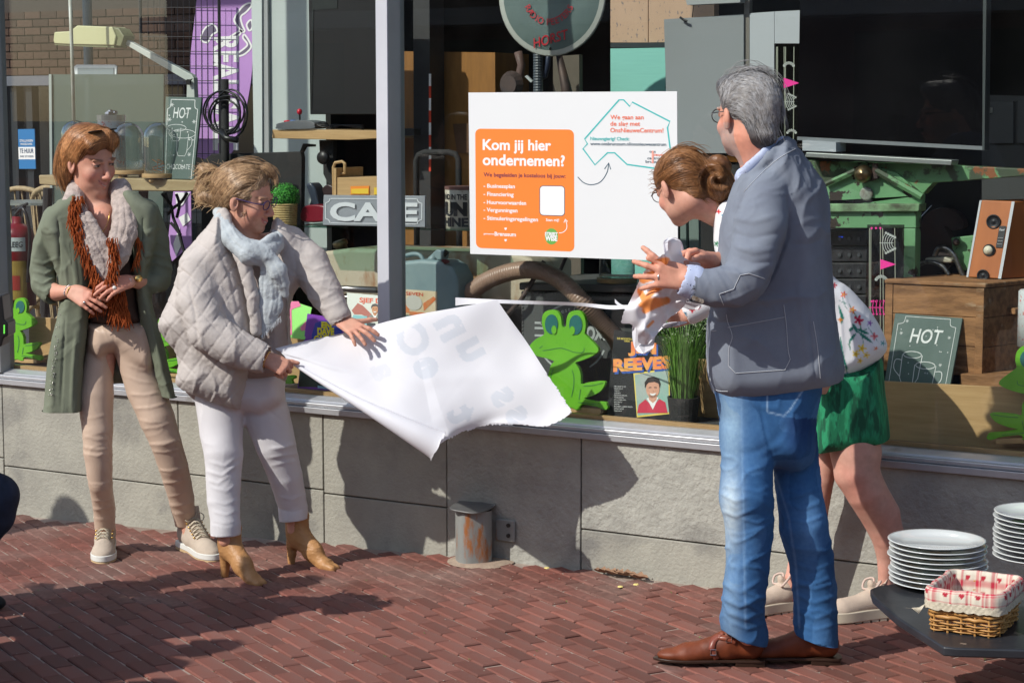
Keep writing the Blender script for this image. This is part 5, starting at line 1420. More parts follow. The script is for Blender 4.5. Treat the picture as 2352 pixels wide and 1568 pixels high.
prof=[(.010,.073),(.0115,.080),(.0125,.090),(.013,.100),(.012,.110),(.008,.1175),(.002,.120),(-.004,.118),(-.008,.110),(-.010,.098),(-.011,.08),(-.012,.06),(-.013,.04),(-.014,.02)]
pr2=[]
for a,b in zip(prof[:-1],prof[1:]):
 for q_ in range(3):pr2.append((a[0]+(b[0]-a[0])*q_/3,a[1]+(b[1]-a[1])*q_/3))
pr2.append(prof[-1]);m_=len(pr2);tt_=0
hearts=[]
for i in range(nseg):
 s_=i*Lp/nseg;p,nn=pt_at(s_)
 wv=.0016*math.sin(s_*90)+.001*math.sin(s_*230)
 tl_=0
 for j,(o_,z)in enumerate(pr2):
  if j:tl_+=math.hypot(pr2[j][0]-pr2[j-1][0],pr2[j][1]-pr2[j-1][1])
  V.append(bp(p[0]+nn[0]*(o_+wv+.004),p[1]+nn[1]*(o_+wv+.004),z+.001*math.sin(s_*60)))
  cc=check_col(s_,tl_)
  hs,htt=(s_-.026)%.044,(tl_-.026)%.044
  x,y=(hs-.007)/.0062,-(htt-.007)/.0062
  if(x*x+y*y-1)**3-x*x*(-y if tl_<.05 else y)**3<0 and abs(x)<1.3 and abs(y)<1.3:cc=np.array([.42,.02,.04])
  C.append(cc)
Fc=[(i*m_+j,((i+1)%nseg)*m_+j,((i+1)%nseg)*m_+j+1,i*m_+j+1)for i in range(nseg)for j in range(m_-1)]
CLO=M('checked_cotton',(1,1,1),(.9,.9,.9),vcol=True,rough=.9,bump=.3,bscale=300,bd=.001)
mesh('cloth_liner',V,np.array(Fc),CLO,bk_,smooth=True,colors=np.array(C))
flat('liner_bottom',[[bp(x*.93+.01,y*.93+.008,.022)for x,y in pts]],M('liner_plain',(.6,.5,.42),(.45,.12,.12),scale=60,rough=.9),bk_)
V=[]
for i in range(nseg):
 s_=i*Lp/nseg;p,nn=pt_at(s_)
 for j in range(5):
  z=.084-j*.0045-(.004*abs(math.sin(s_*110))if j==4 else 0)
  V.append(bp(p[0]+nn[0]*(.018+.0012*math.sin(s_*400+j*2)),p[1]+nn[1]*(.018+.0012*math.sin(s_*400+j*2)),z))
Fc=[(i*5+j,((i+1)%nseg)*5+j,((i+1)%nseg)*5+j+1,i*5+j+1)for i in range(nseg)for j in range(4)]
mesh('lace_edge',V,np.array(Fc),M('lace_cream',(.62,.56,.44),(.45,.40,.30),scale=160,rough=.9),bk_,smooth=True)
m=MB()
for k in range(6):
 p=bp(-.012,-.004+k*.003,.07);m.tube([p,p+(-.006-.002*k,-.006,-.012),p+(-.014-.004*k,-.006-.002*k,-.024+.002*k)],.0012,5)
m.build('ribbon_ends',_m['lace_cream'],bk_,smooth=True)
# people: signed-distance modelling kit
FWH=np.array([-math.sin(YAW),math.cos(YAW),0.0])
TOC=-FWH
class Pl:
 """upright plane facing the camera at level distance D; dd = metres nearer than it"""
 def __init__(s,D):s.D=D
 def __call__(s,u,v,dd=0.0):
  d=ray(u,v);return CAM+d*((s.D-dd)/(d@FWH))
 def k(s,u,v,dd=0.0):
  return((s(u,v,dd)-CAM)@FW)/F
_lat=np.random.default_rng(3).random((24,24,24)).astype(np.float32)
def vnoise(P):
 P=np.asarray(P);i=np.floor(P).astype(int);f=P-i;f=f*f*(3-2*f);i%=24;j=(i+1)%24
 L=_lat
 def g(a,b,c):return L[a,b,c]
 x0,y0,z0=i.T;x1,y1,z1=j.T;fx,fy,fz=f.T
 a=g(x0,y0,z0)*(1-fx)+g(x1,y0,z0)*fx;b=g(x0,y1,z0)*(1-fx)+g(x1,y1,z0)*fx
 c=g(x0,y0,z1)*(1-fx)+g(x1,y0,z1)*fx;d=g(x0,y1,z1)*(1-fx)+g(x1,y1,z1)*fx
 return((a*(1-fy)+b*fy)*(1-fz)+(c*(1-fy)+d*fy)*fz)*2-1
class SDF:
 def __init__(s,h=.006):s.h=h;s.ops=[]
 def cap(s,a,b,ra,rb=None,k=.02,flat=None,cut=False):
  """tapered capsule; flat = (unit axis, factor): thinner along that axis"""
  s.ops.append(('cap',np.array(a,float),np.array(b,float),ra,ra if rb is None else rb,k,flat,cut));return s
 def chain(s,pts,k=.02,flat=None):
  n=len(pts)-1
  for i,((a,ra),(b,rb))in enumerate(zip(pts[:-1],pts[1:])):s.cap(a,b,ra,rb,k if i==0 else k*.3,flat)
  return s
 def ell(s,c,r,A=None,k=.015,cut=False):
  """ellipsoid with half-axes r along the rows of A"""
  s.ops.append(('ell',np.array(c,float),np.array(r,float),np.eye(3)if A is None else np.asarray(A,float),k,cut));return s
 def poly(s,pl,pts,T,R=.05,dd=0.0,du=0.0,dv=0.0,c=None,k=.02,smooth=3):
  """padded shape with the outline pts (reference pixels) on the plane pl; T half thickness, R rim radius"""
  P=np.array([tuple(p)for p in spline(pts,smooth,True)])if smooth else np.array(pts,float)
  c=P.mean(0)if c is None else c
  m=pl.k(c[0],c[1],dd)
  s.ops.append(('poly',pl,P,T,R,dd,du,dv,c,m,k));return s
 def bounds(s):
  lo=np.full(3,1e9);hi=-lo
  for o in s.ops:
   if o[0]=='cap':
    if o[7]:continue
    r=max(o[3],o[4]);B=np.array([o[1],o[2]]);l,u=B.min(0)-r,B.max(0)+r
   elif o[0]=='ell':
    if o[5]:continue
    r=o[2].max();l,u=o[1]-r,o[1]+r
   else:l,u=s.pb(o)
   lo=np.minimum(lo,l);hi=np.maximum(hi,u)
  return lo-4*s.h,hi+4*s.h
 def pb(s,o):
  _,pl,P,T,R,dd,du,dv,c,m,k=o
  x0,y0=P.min(0);x1,y1=P.max(0);Q=[]
  for u in(x0,x1):
   for v in(y0,y1):
    q=dd+du*(u-c[0])+dv*(v-c[1])
    Q+=[pl(u,v,q-T),pl(u,v,q+T)]
  Q=np.array(Q);return Q.min(0),Q.max(0)
 def solve(s):
  lo,hi=s.bounds();h=s.h
  n=np.ceil((hi-lo)/h).astype(int)+1
  Fd=np.full(n,.3,np.float32)
  ax=[lo[i]+h*np.arange(n[i])for i in range(3)]
  for o in s.ops:
   if o[0]=='cap':r=max(o[3],o[4]);B=np.array([o[1],o[2]]);l,u=B.min(0)-r,B.max(0)+r;k=o[5]
   elif o[0]=='ell':r=o[2].max();l,u=o[1]-r,o[1]+r;k=o[4]
   else:l,u=s.pb(o);k=o[10]
   pad=k+3*h
   i0=np.clip(np.floor((l-pad-lo)/h).astype(int),0,n-1);i1=np.clip(np.ceil((u+pad-lo)/h).astype(int)+1,1,n)
   if(i1<=i0).any():continue
   X,Y,Z=np.meshgrid(ax[0][i0[0]:i1[0]],ax[1][i0[1]:i1[1]],ax[2][i0[2]:i1[2]],indexing='ij')
   if o[0]=='cap':
    _,a,b,ra,rb,_,flat,cut=o
    px,py,pz=X-a[0],Y-a[1],Z-a[2];d=b-a
    if flat is not None:
     fx,f=np.asarray(flat[0]),flat[1]
     q=(px*fx[0]+py*fx[1]+pz*fx[2])*(1/f-1)
     px,py,pz=px+q*fx[0],py+q*fx[1],pz+q*fx[2]
     d=d+fx*(d@fx)*(1/f-1)
    t=np.clip((px*d[0]+py*d[1]+pz*d[2])/(d@d+1e-12),0,1)
    D=np.sqrt((px-t*d[0])**2+(py-t*d[1])**2+(pz-t*d[2])**2)-(ra+(rb-ra)*t)
    if flat is not None:D=D*min(1,max(flat[1],.35))
   elif o[0]=='ell':
    _,c,r,A,_,cut=o
    px,py,pz=X-c[0],Y-c[1],Z-c[2]
    q=0
    for i in range(3):q=q+((px*A[i][0]+py*A[i][1]+pz*A[i][2])/r[i])**2
    q=np.sqrt(q);D=(q-1)*r.min()*.9
   else:
    _,pl,P,T,R,dd,du,dv,c,m,_=o;cut=False
    qx,qy,qz=X-CAM[0],Y-CAM[1],Z-CAM[2]
    zc=qx*FW[0]+qy*FW[1]+qz*FW[2]
    u=1176+F*(qx*RT[0]+qy*RT[1])/zc
    v=784-F*(qx*UP[0]+qy*UP[1]+qz*UP[2])/zc
    e=pl.D-(qx*FWH[0]+qy*FWH[1])-(dd+du*(u-c[0])+dv*(v-c[1]))
    st=1.5;pd=40
    x0,y0=P.min(0)-pd;nx_,ny_=(np.ceil((P.max(0)-P.min(0)+2*pd)/st)).astype(int)+2
    gx=x0+st*np.arange(nx_);gy=y0+st*np.arange(ny_)
    GX,GY=np.meshgrid(gx,gy,indexing='ij');dm=np.full(GX.shape,1e9);ins=np.zeros(GX.shape,bool)
    for A_,B_ in zip(P,np.roll(P,-1,0)):
     ab=B_-A_;t=np.clip(((GX-A_[0])*ab[0]+(GY-A_[1])*ab[1])/(ab@ab+1e-9),0,1)
     dm=np.minimum(dm,(GX-A_[0]-t*ab[0])**2+(GY-A_[1]-t*ab[1])**2)
     cnd=(A_[1]>GY)!=(B_[1]>GY)
     with np.errstate(divide='ignore',invalid='ignore'):xi=(B_[0]-A_[0])*(GY-A_[1])/(B_[1]-A_[1])+A_[0]
     ins^=cnd&(GX<xi)
    dm=np.sqrt(dm)*np.where(ins,-1,1)*m
    iu=np.clip((u-x0)/st,0,nx_-1.001);iv=np.clip((v-y0)/st,0,ny_-1.001)
    a_=iu.astype(int);b_=iv.astype(int);fu=iu-a_;fv=iv-b_
    sd=(dm[a_,b_]*(1-fu)+dm[a_+1,b_]*fu)*(1-fv)+(dm[a_,b_+1]*(1-fu)+dm[a_+1,b_+1]*fu)*fv
    q=R+np.maximum(sd,-R)
    D=(np.sqrt(q*q+(e*R/T)**2)-R)*min(1.0,T/R)
   D=D.astype(np.float32)
   sl=tuple(slice(i0[i],i1[i])for i in range(3));cur=Fd[sl]
   if cut:
    D=-D;hh=np.maximum(k-np.abs(cur-D),0)/k;Fd[sl]=np.maximum(cur,D)+hh*hh*k/4
   else:
    hh=np.maximum(k-np.abs(cur-D),0)/k;Fd[sl]=np.minimum(cur,D)-hh*hh*k/4
  g=vdb.FloatGrid(.3);g.copyFromArray(Fd)
  V,Q=g.convertToQuads(isovalue=0.0)
  V=V.astype(float)*h+lo
  Q=Q[:,::-1].astype(int)
  a=V[Q];vol=np.einsum('ij,ij->i',a[:,0],np.cross(a[:,1],a[:,2])).sum()
  if vol<0:Q=Q[:,::-1]
  return V,Q
def vnormals(V,Q):
 n=np.cross(V[Q[:,2]]-V[Q[:,0]],V[Q[:,3]]-V[Q[:,1]]);N=np.zeros_like(V)
 for k in range(4):np.add.at(N,Q[:,k],n)
 return N/(np.linalg.norm(N,axis=1,keepdims=True)+1e-12)
def relax(V,Q,it=2,f=.5):
 E=np.concatenate([Q[:,[0,1]],Q[:,[1,2]],Q[:,[2,3]],Q[:,[3,0]]]);n=len(V)
 deg=np.bincount(E[:,0],minlength=n)+np.bincount(E[:,1],minlength=n)
 for _ in range(it):
  S_=np.zeros_like(V)
  for c in range(3):S_[:,c]=np.bincount(E[:,0],V[E[:,1],c],n)+np.bincount(E[:,1],V[E[:,0],c],n)
  V=V*(1-f)+f*S_/deg[:,None]
 return V
def pdist(U,Vv,pts):
 """distance in reference pixels to a polyline, and position along it"""
 best=np.full(len(U),1e9);tt=np.zeros(len(U));n=len(pts)-1
 for i,(a,b)in enumerate(zip(pts[:-1],pts[1:])):
  dx,dy=b[0]-a[0],b[1]-a[1];t=np.clip(((U-a[0])*dx+(Vv-a[1])*dy)/(dx*dx+dy*dy+1e-9),0,1)
  d=np.hypot(U-a[0]-t*dx,Vv-a[1]-t*dy);m=d<best;best[m]=d[m];tt[m]=(i+t[m])/n
 return best,tt
def inpoly(U,Vv,P):
 ins=np.zeros(len(U),bool)
 for(ax,ay),(bx,by)in zip(P,P[1:]+P[:1]):
  if ay==by:continue
  ins^=((ay>Vv)!=(by>Vv))&(U<(bx-ax)*(Vv-ay)/(by-ay)+ax)
 return ins
FK=.42
class Cloth:
 """a solved shape with folds, colours and noise put on its vertices"""
 def __init__(s,sdf,it=2):
  s.V,s.Q=sdf.solve();s.V=relax(s.V,s.Q,it);s.N=vnormals(s.V,s.Q);s.V=s.V-s.N*(.0028 if it>1 else 0);s.upd()
 def upd(s):
  s.u,s.v,s.z=proj(s.V);d=CAM-s.V;s.face=np.einsum('ij,ij->i',s.N,d/np.linalg.norm(d,axis=1,keepdims=True))
 def folds(s,L,back=False):
  """L: (points, width px, height m): a ridge (or a crease when negative)"""
  D=np.zeros(len(s.V));fm=np.clip((s.face+.25)/.4,0,1)
  for pts,w,a in L:
   d,t=pdist(s.u,s.v,pts)
   D+=FK*a*np.exp(-(d/w)**2)*np.minimum(1,4*np.minimum(t,1-t)+.25)*fm
  s.V=s.V+s.N*D[:,None];s.N=vnormals(s.V,s.Q);s.upd();return s
 def wrinkle(s,sc,amp,st=(1,1,1),seed=0):
  P=s.V*np.array(st);wv=np.stack([vnoise(P*sc*.5+k*7.1+seed)for k in range(3)],1)
  n=1-np.abs(vnoise(P*sc+wv*1.3+seed))*2.2;n=np.clip(n,-1,1)**3
  g=.5+.5*vnoise(s.V*3.1+seed)
  s.V=s.V+s.N*(amp*n*g)[:,None];s.N=vnormals(s.V,s.Q);s.upd();return s
 def mottle(s,a=.10):
  n=vnoise(s.V*40)*.6+vnoise(s.V*110+3)*.4;m=vnoise(s.V*25+9)
  s.C=s.C*(1+a*n)[:,None]*(1+np.outer(m,[.03,-.05,-.06]));return s
 def noise(s,sc,amp,st=(1,1,1),seed=0,ridge=False):
  n=vnoise(s.V*np.array(st)*sc+seed*3.7)+.5*vnoise(s.V*np.array(st)*sc*2.1+seed)
  if ridge:n=.6-np.abs(n)*1.6
  s.V=s.V+s.N*(amp*n)[:,None];s.N=vnormals(s.V,s.Q);s.upd();return s
 def hem(s,P0,d,R=9.):
  """cut off flat beyond the plane through P0 that faces d"""
  d=nrm(d);t=(s.V-P0)@d;m_=(t>0)&(np.linalg.norm(s.V-P0,axis=1)<R)
  s.V=s.V-d*np.where(m_,t,0)[:,None];s.N=vnormals(s.V,s.Q);s.upd();return s
 def colour(s,base):s.C=np.tile(np.array(base,float),(len(s.V),1));return s
 def paint(s,mask,col,a=1.0):s.C=s.C*(1-(mask*a)[:,None])+np.array(col)*(mask*a)[:,None];return s
 def build(s,name,mat,parent,**kw):
  return mesh(name,s.V,s.Q,mat,parent,smooth=True,colors=getattr(s,'C',None),**kw)
SKIN=M('skin',(1,1,1),(.93,.90,.90),scale=60,vcol=True,rough=.55,bump=.3,bscale=300,bd=.0015,sss=.06,spec=.38)
SK1=np.array([.61,.325,.235])
def head_axes(az,pitch,roll=0):
 """az: 0 faces the camera, + turns to picture right; rows: lateral, forward, up"""
 az,pitch,roll=map(math.radians,(az,pitch,roll))
 f0=math.cos(az)*TOC+math.sin(az)*RT
 z=np.array([0,0,1.0])
 f=math.cos(pitch)*f0-math.sin(pitch)*z
 u=nrm(z-f*(z@f));r=np.cross(f,u)
 r2=r*math.cos(roll)+u*math.sin(roll);u2=-r*math.sin(roll)+u*math.cos(roll)
 return np.array([r2,f,u2])
def head(s,o,A,sc=1.0,smile=.5,male=False):
 """adds a head to the distance field; o sits between the ears"""
 L=lambda x,y,z:o+(A[0]*x+A[1]*y+A[2]*z)*sc
 e=lambda c,r,k=.012,cut=False:s.ell(L(*c),np.array(r)*sc,A,k,cut)
 e((0,-.012,.035),(.072,.090,.080));e((0,.022,-.02),(.062,.064,.082),.02)
 e((0,.030,-.068),(.050+.004*male,.048,.036),.02);e((0,.066,-.094),(.022+.003*male,.018,.016),.018)
 for x in(-1,1):
  e((x*.036,.056,-.030+.004*smile),(.023,.024,.021+.003*smile),.014)
  e((x*.033,.088,.010),(.018,.015,.012),.010,True)
  e((x*.032,.0735,.009),(.0135,.0115,.0105),.003)
  s.cap(L(x*.016,.086,.024),L(x*.046,.074,.026),.0062*sc,.005*sc,.008)
  e((x*.0115,.092,-.034),(.0075,.010,.0065),.005)
  e((x*.0755,-.006,-.008),(.0065,.016,.031),.004)
  e((x*.079,-.012,-.004),(.006,.011,.022),.003)
  e((x*.079,.001,-.006),(.004,.006,.012),.003,True)
 s.cap(L(0,.080,.012),L(0,.104,-.028),.0075*sc,.0105*sc,.009)
 s.cap(L(-.022,.0745,-.058+.005*smile),L(0,.088,-.059),.0055*sc,.0062*sc,.006);s.cap(L(.022,.0745,-.058+.005*smile),L(0,.088,-.059),.0055*sc,.0062*sc,.006)
 s.cap(L(-.017,.075,-.069),L(.017,.075,-.069),.0062*sc,None,.007);s.cap(L(0,.084,-.0695),L(0,.0845,-.0695),.0066*sc,None,.006)
 s.cap(L(-.024,.082,-.0635+.005*smile),L(0,.0965,-.0645),.0016*sc,.0016*sc,.003,None,True);s.cap(L(.024,.082,-.0635+.005*smile),L(0,.0965,-.0645),.0016*sc,.0016*sc,.003,None,True)
def paint_head(c,o,A,sc=1.0,brow=(.20,.11,.06),lip=(.52,.18,.15),smile=.5,beard=None,teeth=False,liner=(.05,.03,.03),tone=1.0):
 q=(c.V-o)@A.T/sc;x,y,z=q.T;near=(np.abs(x)<.11)&(np.abs(y)<.13)&(np.abs(z)<.14)
 ss=lambda e0,e1,t:np.clip((t-e0)/(e1-e0),0,1)
 g=lambda cx,cz,rx,rz:np.exp(-(((np.abs(x)-cx)/rx)**2+((z-cz)/rz)**2))*near*(y>.03)
 c.paint(g(.042,-.028,.020,.016),(.66,.20,.16),.55)
 c.paint(np.exp(-((x/.012)**2+((z+.032)/.014)**2))*near*(y>.08),(.64,.22,.17),.5)
 zl=-.0635+smile*.012*(np.abs(x)/.024)**1.6
 lipm=near*(y>.06)*ss(.0265,.022,np.abs(x))*ss(.0105,.0065,np.abs(z-zl))
 c.paint(lipm,lip,.7)
 c.paint(near*(y>.06)*ss(.027,.024,np.abs(x))*ss(.0020,.0010,np.abs(z-zl)),(.16,.05,.045),.85)
 if teeth:c.paint(near*(y>.06)*ss(.014,.010,np.abs(x))*ss(.0018,.0010,np.abs(z-zl+.001)),(.62,.56,.50),.8)
 ax=np.abs(x)
 c.paint(near*(y>.05)*ss(.0052,.0030,np.abs(z-(.0285-.10*np.abs(ax-.034))))*ss(.019,.014,np.abs(ax-.034)),brow,.8)
 c.paint(near*(y>.05)*ss(.016,.0125,np.abs(ax-.032))*ss(.0062,.0045,np.abs(z-.0085)),(.22,.10,.07),.55)
 c.paint(near*(y>.065)*ss(.0115,.0095,np.abs(ax-.032))*ss(.0036,.0026,np.abs(z-.0078)),(.45,.38,.34),.9)
 c.paint(near*(y>.065)*ss(.0052,.004,np.hypot(ax-.032,(z-.008))),(.06,.05,.04),1)
 c.paint(near*(y>.05)*ss(.0145,.012,np.abs(ax-.032))*ss(.0026,.0014,np.abs(z-(.0125-14*(ax-.032)**2))),liner,.95)
 if beard is not None:
  n=.5+.5*vnoise(c.V*260)
  m=near*ss(-.022,-.045,z)*(y>-.035)*ss(.105,.085,z+.2)if False else near*(z<-.018)*ss(-.018,-.046,z+.25*np.clip(y-.06,-.2,.0))*(y>-.02)
  m=m*(1-lipm)*(y>-.02)
  c.paint(m*(.55+.45*n),beard,.85)
def hand(s,W_,d,n,side,size=1.0,curl=(25,25,28,30),spread=(6,1,-5,-12),thumb=(40,25),first=None):
 """W_ wrist, d towards the knuckles, n the way the palm faces, side towards the thumb"""
 d=nrm(d);n=nrm(n-d*(n@d));side=nrm(side-d*(side@d)-n*(side@n))
 K=[]
 for i,off in enumerate((.028,.0095,-.010,-.028)):
  b=W_+(d*(.088-.004*abs(i-1))+side*off)*size
  K.append(b)
  s.cap(W_+(d*.012+side*off*.55)*size,b,.0135*size,.0105*size,.012,(n,.85))
 s.cap(W_+(d*.02+side*.02-n*-.004)*size,W_+(d*.055+side*.026+n*.006)*size,.015*size,.013*size,.014)
 Ls=(.074,.082,.076,.060)
 for i,b in enumerate(K):
  L=Ls[i]*size;a=math.radians(spread[i]);dir0=d*math.cos(a)+side*math.sin(a)
  p=b;ang=0;r=(.0088,.0090,.0086,.0076)[i]*size
  cc=curl[i]if not isinstance(curl[i],(tuple,list))else None
  for j,fr in enumerate((.45,.31,.24)):
   ang+=math.radians(curl[i][j]if cc is None else cc*(.8,1.1,.7)[j])
   dj=dir0*math.cos(ang)+n*math.sin(ang)
   q=p+dj*L*fr;s.cap(p,q,r,r*.92,.004);p=q;r*=.93
 b=W_+(d*.030+side*.026+n*.006)*size
 a1,a2=map(math.radians,thumb)
 t1=nrm(d*math.cos(a1)+side*math.sin(a1)+n*.25)
 p1=b+t1*.040*size;t2=nrm(t1*math.cos(a2)+d*math.sin(a2)*.6+n*math.sin(a2)*.8)
 s.cap(b,p1,.0125*size,.0105*size,.010);p2=p1+t2*.032*size
 s.cap(p1,p2,.0105*size,.0095*size,.004);s.cap(p2,p2+nrm(t2+n*.2)*.024*size,.0094*size,.0078*size,.004)
 return K
def shoe(parent,name,heel,toe,kind,mats,h=.0035,L=None,lift=0):
 """footwear as a signed-distance shape standing on the pavement from heel to toe (world points)"""
 f=toe-heel;Ln=np.linalg.norm(f[:2]);f=nrm(np.array([f[0],f[1],0]));r=np.array([f[1],-f[0],0]);z=np.array([0,0,1.0])
 Lr=L or Ln;k=Lr/.28
 Lc=lambda x,y,zz:heel+r*x*k+f*y*k+z*zz*k
 A=np.array([r,f,z])
 def strip(bot,w0,name_,mat,z0,z1,off=0,tread=False):
  n=30;V=[]
  prof=[(0,.026),(.04,.030),(.10,.029),(.15,.034),(.20,.040),(.24,.036),(.27,.022),(.281,.006)]if kind!='dress' else[(0,.027),(.04,.030),(.10,.027),(.15,.034),(.20,.038),(.245,.031),(.278,.016),(.288,.004)]
  R_=[(x+off,y)for y,x in prof];P=[(x,y)for x,y in R_]+[(-x,y)for x,y in R_[::-1]]
  P=[tuple(p)for p in spline(P,3,True)]
  m=MB();m.prism([Lc(x,y,z0)for x,y in P],(0,0,(z1-z0)*k));return m.build(name_,mat,parent,bevel=.003)
 s=SDF(h)
 if kind in('sneaker','platform'):
  sh=.026 if kind=='sneaker' else .036
  s.cap(Lc(0,.035,sh+.02),Lc(0,.10,sh+.022),.031*k,.031*k,.02);s.cap(Lc(0,.10,sh+.02),Lc(0,.215,sh+.006),.033*k,.034*k,.02);s.ell(Lc(0,.225,sh+.002),np.array((.037,.052,.026))*k,A,.02)
  s.cap(Lc(0,.03,sh+.03),Lc(0,.035,sh+.058),.027*k,.027*k,.02);s.cap(Lc(0,.07,sh+.045),Lc(0,.13,sh+.03),.026*k,.024*k,.02)
  if kind=='sneaker':s.cap(Lc(0,.035,sh+.045),Lc(0,.035,sh+.07),.030*k,.029*k,.02);s.cap(Lc(0,.075,sh+.070),Lc(0,.15,sh+.028),.025*k,.026*k,.015)
  s.cap(Lc(0,.095,sh+.062),Lc(0,.115,sh+.078),.018*k,.014*k,.012,(f,.5))
  s.ell(Lc(0,.042,sh+(.108 if kind=='sneaker' else .085)),np.array((.026,.032,.03))*k,A,.008,True)
 elif kind=='dress':
  sh=.018
  s.cap(Lc(0,.03,sh+.026),Lc(0,.09,sh+.03),.029*k,.03*k,.02);s.cap(Lc(0,.10,sh+.026),Lc(0,.20,sh+.012),.031*k,.030*k,.02);s.ell(Lc(0,.228,sh+.008),np.array((.032,.055,.019))*k,A,.02)
  s.cap(Lc(0,.03,sh+.04),Lc(0,.04,sh+.075),.027*k,.03*k,.02);s.cap(Lc(0,.08,sh+.06),Lc(0,.14,sh+.03),.029*k,.022*k,.02)
 elif kind=='boot':
  hh=.082
  s.cap(Lc(0,.04,hh+.03),Lc(0,.045,hh+.105),.036*k,.046*k,.03);s.cap(Lc(0,.045,hh+.015),Lc(0,.12,hh*.55+.018),.027*k,.026*k,.025)
  s.cap(Lc(0,.05,hh+.05),Lc(0,.14,hh*.5+.03),.034*k,.027*k,.03)
  s.cap(Lc(0,.12,hh*.5+.015),Lc(0,.185,.022),.029*k,.028*k,.025);s.cap(Lc(-.012,.20,.018),Lc(-.012,.235,.013),.018*k,.013*k,.012);s.cap(Lc(.012,.20,.018),Lc(.012,.235,.013),.018*k,.013*k,.012)
  s.cap(Lc(0,.018,hh+.005),Lc(0,.012,.006),.023*k,.0135*k,.01)
 s.cap(Lc(0,.14,-.24/1),Lc(0,.1401,-.24),.24*k,.24*k,.002,None,True)if False else None
 c=Cloth(s,1)
 c.V[:,2]=np.maximum(c.V[:,2],heel[2]+(0.0 if kind=='boot' else .010)*k)
 c.noise(55,.0005);c.colour((1,1,1))
 return c,Lc,k,strip
def strands(name,guides,mat,parent,tree,n=8,jit=6,r=.0010,lift=.002,jl=.25,seed=1,base=None,nseg=10,kind='stuff'):
 """hair strands laid over a hair shape; guides: (points in reference pixels, optional lift)"""
 rg=random.Random(seed);m=MB();cols=[]
 for gi,g in enumerate(guides):
  gp,gl=g if isinstance(g,tuple)and isinstance(g[0],list)else(g,0)
  P0=[np.array(p,float)for p in gp]
  for k in range(n):
   ox,oy=rg.gauss(0,jit),rg.gauss(0,jit);t0,t1=rg.uniform(0,jl),1-rg.uniform(0,jl)
   wx,wy=rg.gauss(0,jit*.5),rg.gauss(0,jit*.5)
   S_=spline(P0,6);L=len(S_)-1;pts=[];last=None
   for i in range(nseg):
    t=(t0+(t1-t0)*i/(nseg-1))*L;a=int(min(t,L-1));f=t-a
    q=S_[a]*(1-f)+S_[min(a+1,L)]*f;e=i/(nseg-1)
    uu,vv=q[0]+ox*(1-e)+(ox+wx)*e*1.0,q[1]+oy*(1-e)+(oy+wy)*e
    d=ray(uu,vv);d=d/np.linalg.norm(d)
    hit=tree.ray_cast(Vector(CAM),Vector(d))
    if hit[0]is None:
     if last is None:continue
     p=CAM+d*last
    else:
     last=hit[3];p=np.array(hit[0])+np.array(hit[1])*(lift+gl)
    pts.append(p)
   if len(pts)>3:
    rr=[r*(1-.75*abs(2*i/(len(pts)-1)-1)**3)for i in range(len(pts))]
    n0=len(m.V);m.tube(pts,rr,3,caps=False);t=rg.uniform(.55,1.5);cols+=[t]*(len(m.V)-n0)
 C=np.array(cols)[:,None]*np.array(base if base is not None else(1,1,1))
 return mesh(name,m.V,m.F,mat,parent,smooth=True,colors=C,kind=kind)
def bvh(c):return BVHTree.FromPolygons([Vector(v)for v in c.V],[tuple(int(i)for i in f)for f in c.Q])
HAIRV=M('hair_strand',(1,1,1),(.7,.65,.6),scale=80,vcol=True,rough=.38,spec=.5)
def spectacles(name,parent,o,A,sc,mat,r=.021,h=.017,thick=.0013,side=None):
 L=lambda x,y,z:o+(A[0]*x+A[1]*y+A[2]*z)*sc
 for x in(-1,1):
  MB().tube([L(x*.033+r*math.cos(a)*1.05,.099-.006*abs(x*.033+r*math.cos(a))/.05,.006+h*math.sin(a))for a in np.linspace(0,2*math.pi,21)[:-1]],thick,6,closed=True).build('rim',mat,parent)
  MB().tube([L(x*.056,.094,.012),L(x*.072,.06,.012),L(x*.079,.0,.012),L(x*.078,-.02,-.004)],thick,6).build('temple',mat,parent)
 MB().tube([L(-.012,.100,.012),L(0,.104,.014),L(.012,.100,.012)],thick,6).build('bridge',mat,parent)
# woman 1: green open coat, rust fringed scarf
def person(lab,D,u,v):
 p=Pl(D)(u,v);p=G(u,v)
 return thing('person',lab,'person',(p[0],p[1],gz(p[0])))
COTTON=lambda n,c1,c2,**k:M(n,c1,c2,rough=.9,sheen=.0,spec=.2,**k)
pl=Pl(7.74)
w1=person('woman with short red brown hair, olive green coat and rust fringed scarf, hands together',7.74,340,1280)
s_=pl.k(200,380)
O1=pl(208,371,.02);A1=head_axes(50,14,-5);SC1=1.10
sk=SDF(.0034)
head(sk,O1,A1,SC1,smile=1.5)
K=lambda px:px*s_
sk.cap(O1-A1[2]*.07-A1[1]*.02,pl(226,482,.0),.052,.058,.03)
sk.cap(pl(170,505,-.02),pl(300,500,-.02),.055,.055,.05);sk.cap(pl(235,510,-.02),pl(270,730,-.01),.07,.065,.05)
sk.cap(pl(235,505,.05),pl(240,560,.06),.05,.04,.03)
sk.chain([(pl(125,505,0),K(22)),(pl(100,655,.0),K(19)),(pl(130,672,.06),K(18.5)),(pl(165,669,.14),K(12.5))],.015)
sk.chain([(pl(345,490,0),K(22)),(pl(362,645,.0),K(20)),(pl(330,650,.06),K(18)),(pl(300,645,.145),K(12.5))],.015)
fw_=lambda a,b:nrm(pl(*b)-pl(*a))
KA=hand(sk,pl(162,669,.145),fw_((162,669,.145),(205,690,.19)),nrm(np.array([0,0,-1.0])*.35-TOC*.8+RT*.1),np.array([0,0,1.0]),.97,(12,16,20,26),(4,0,-3,-8),(12,10))
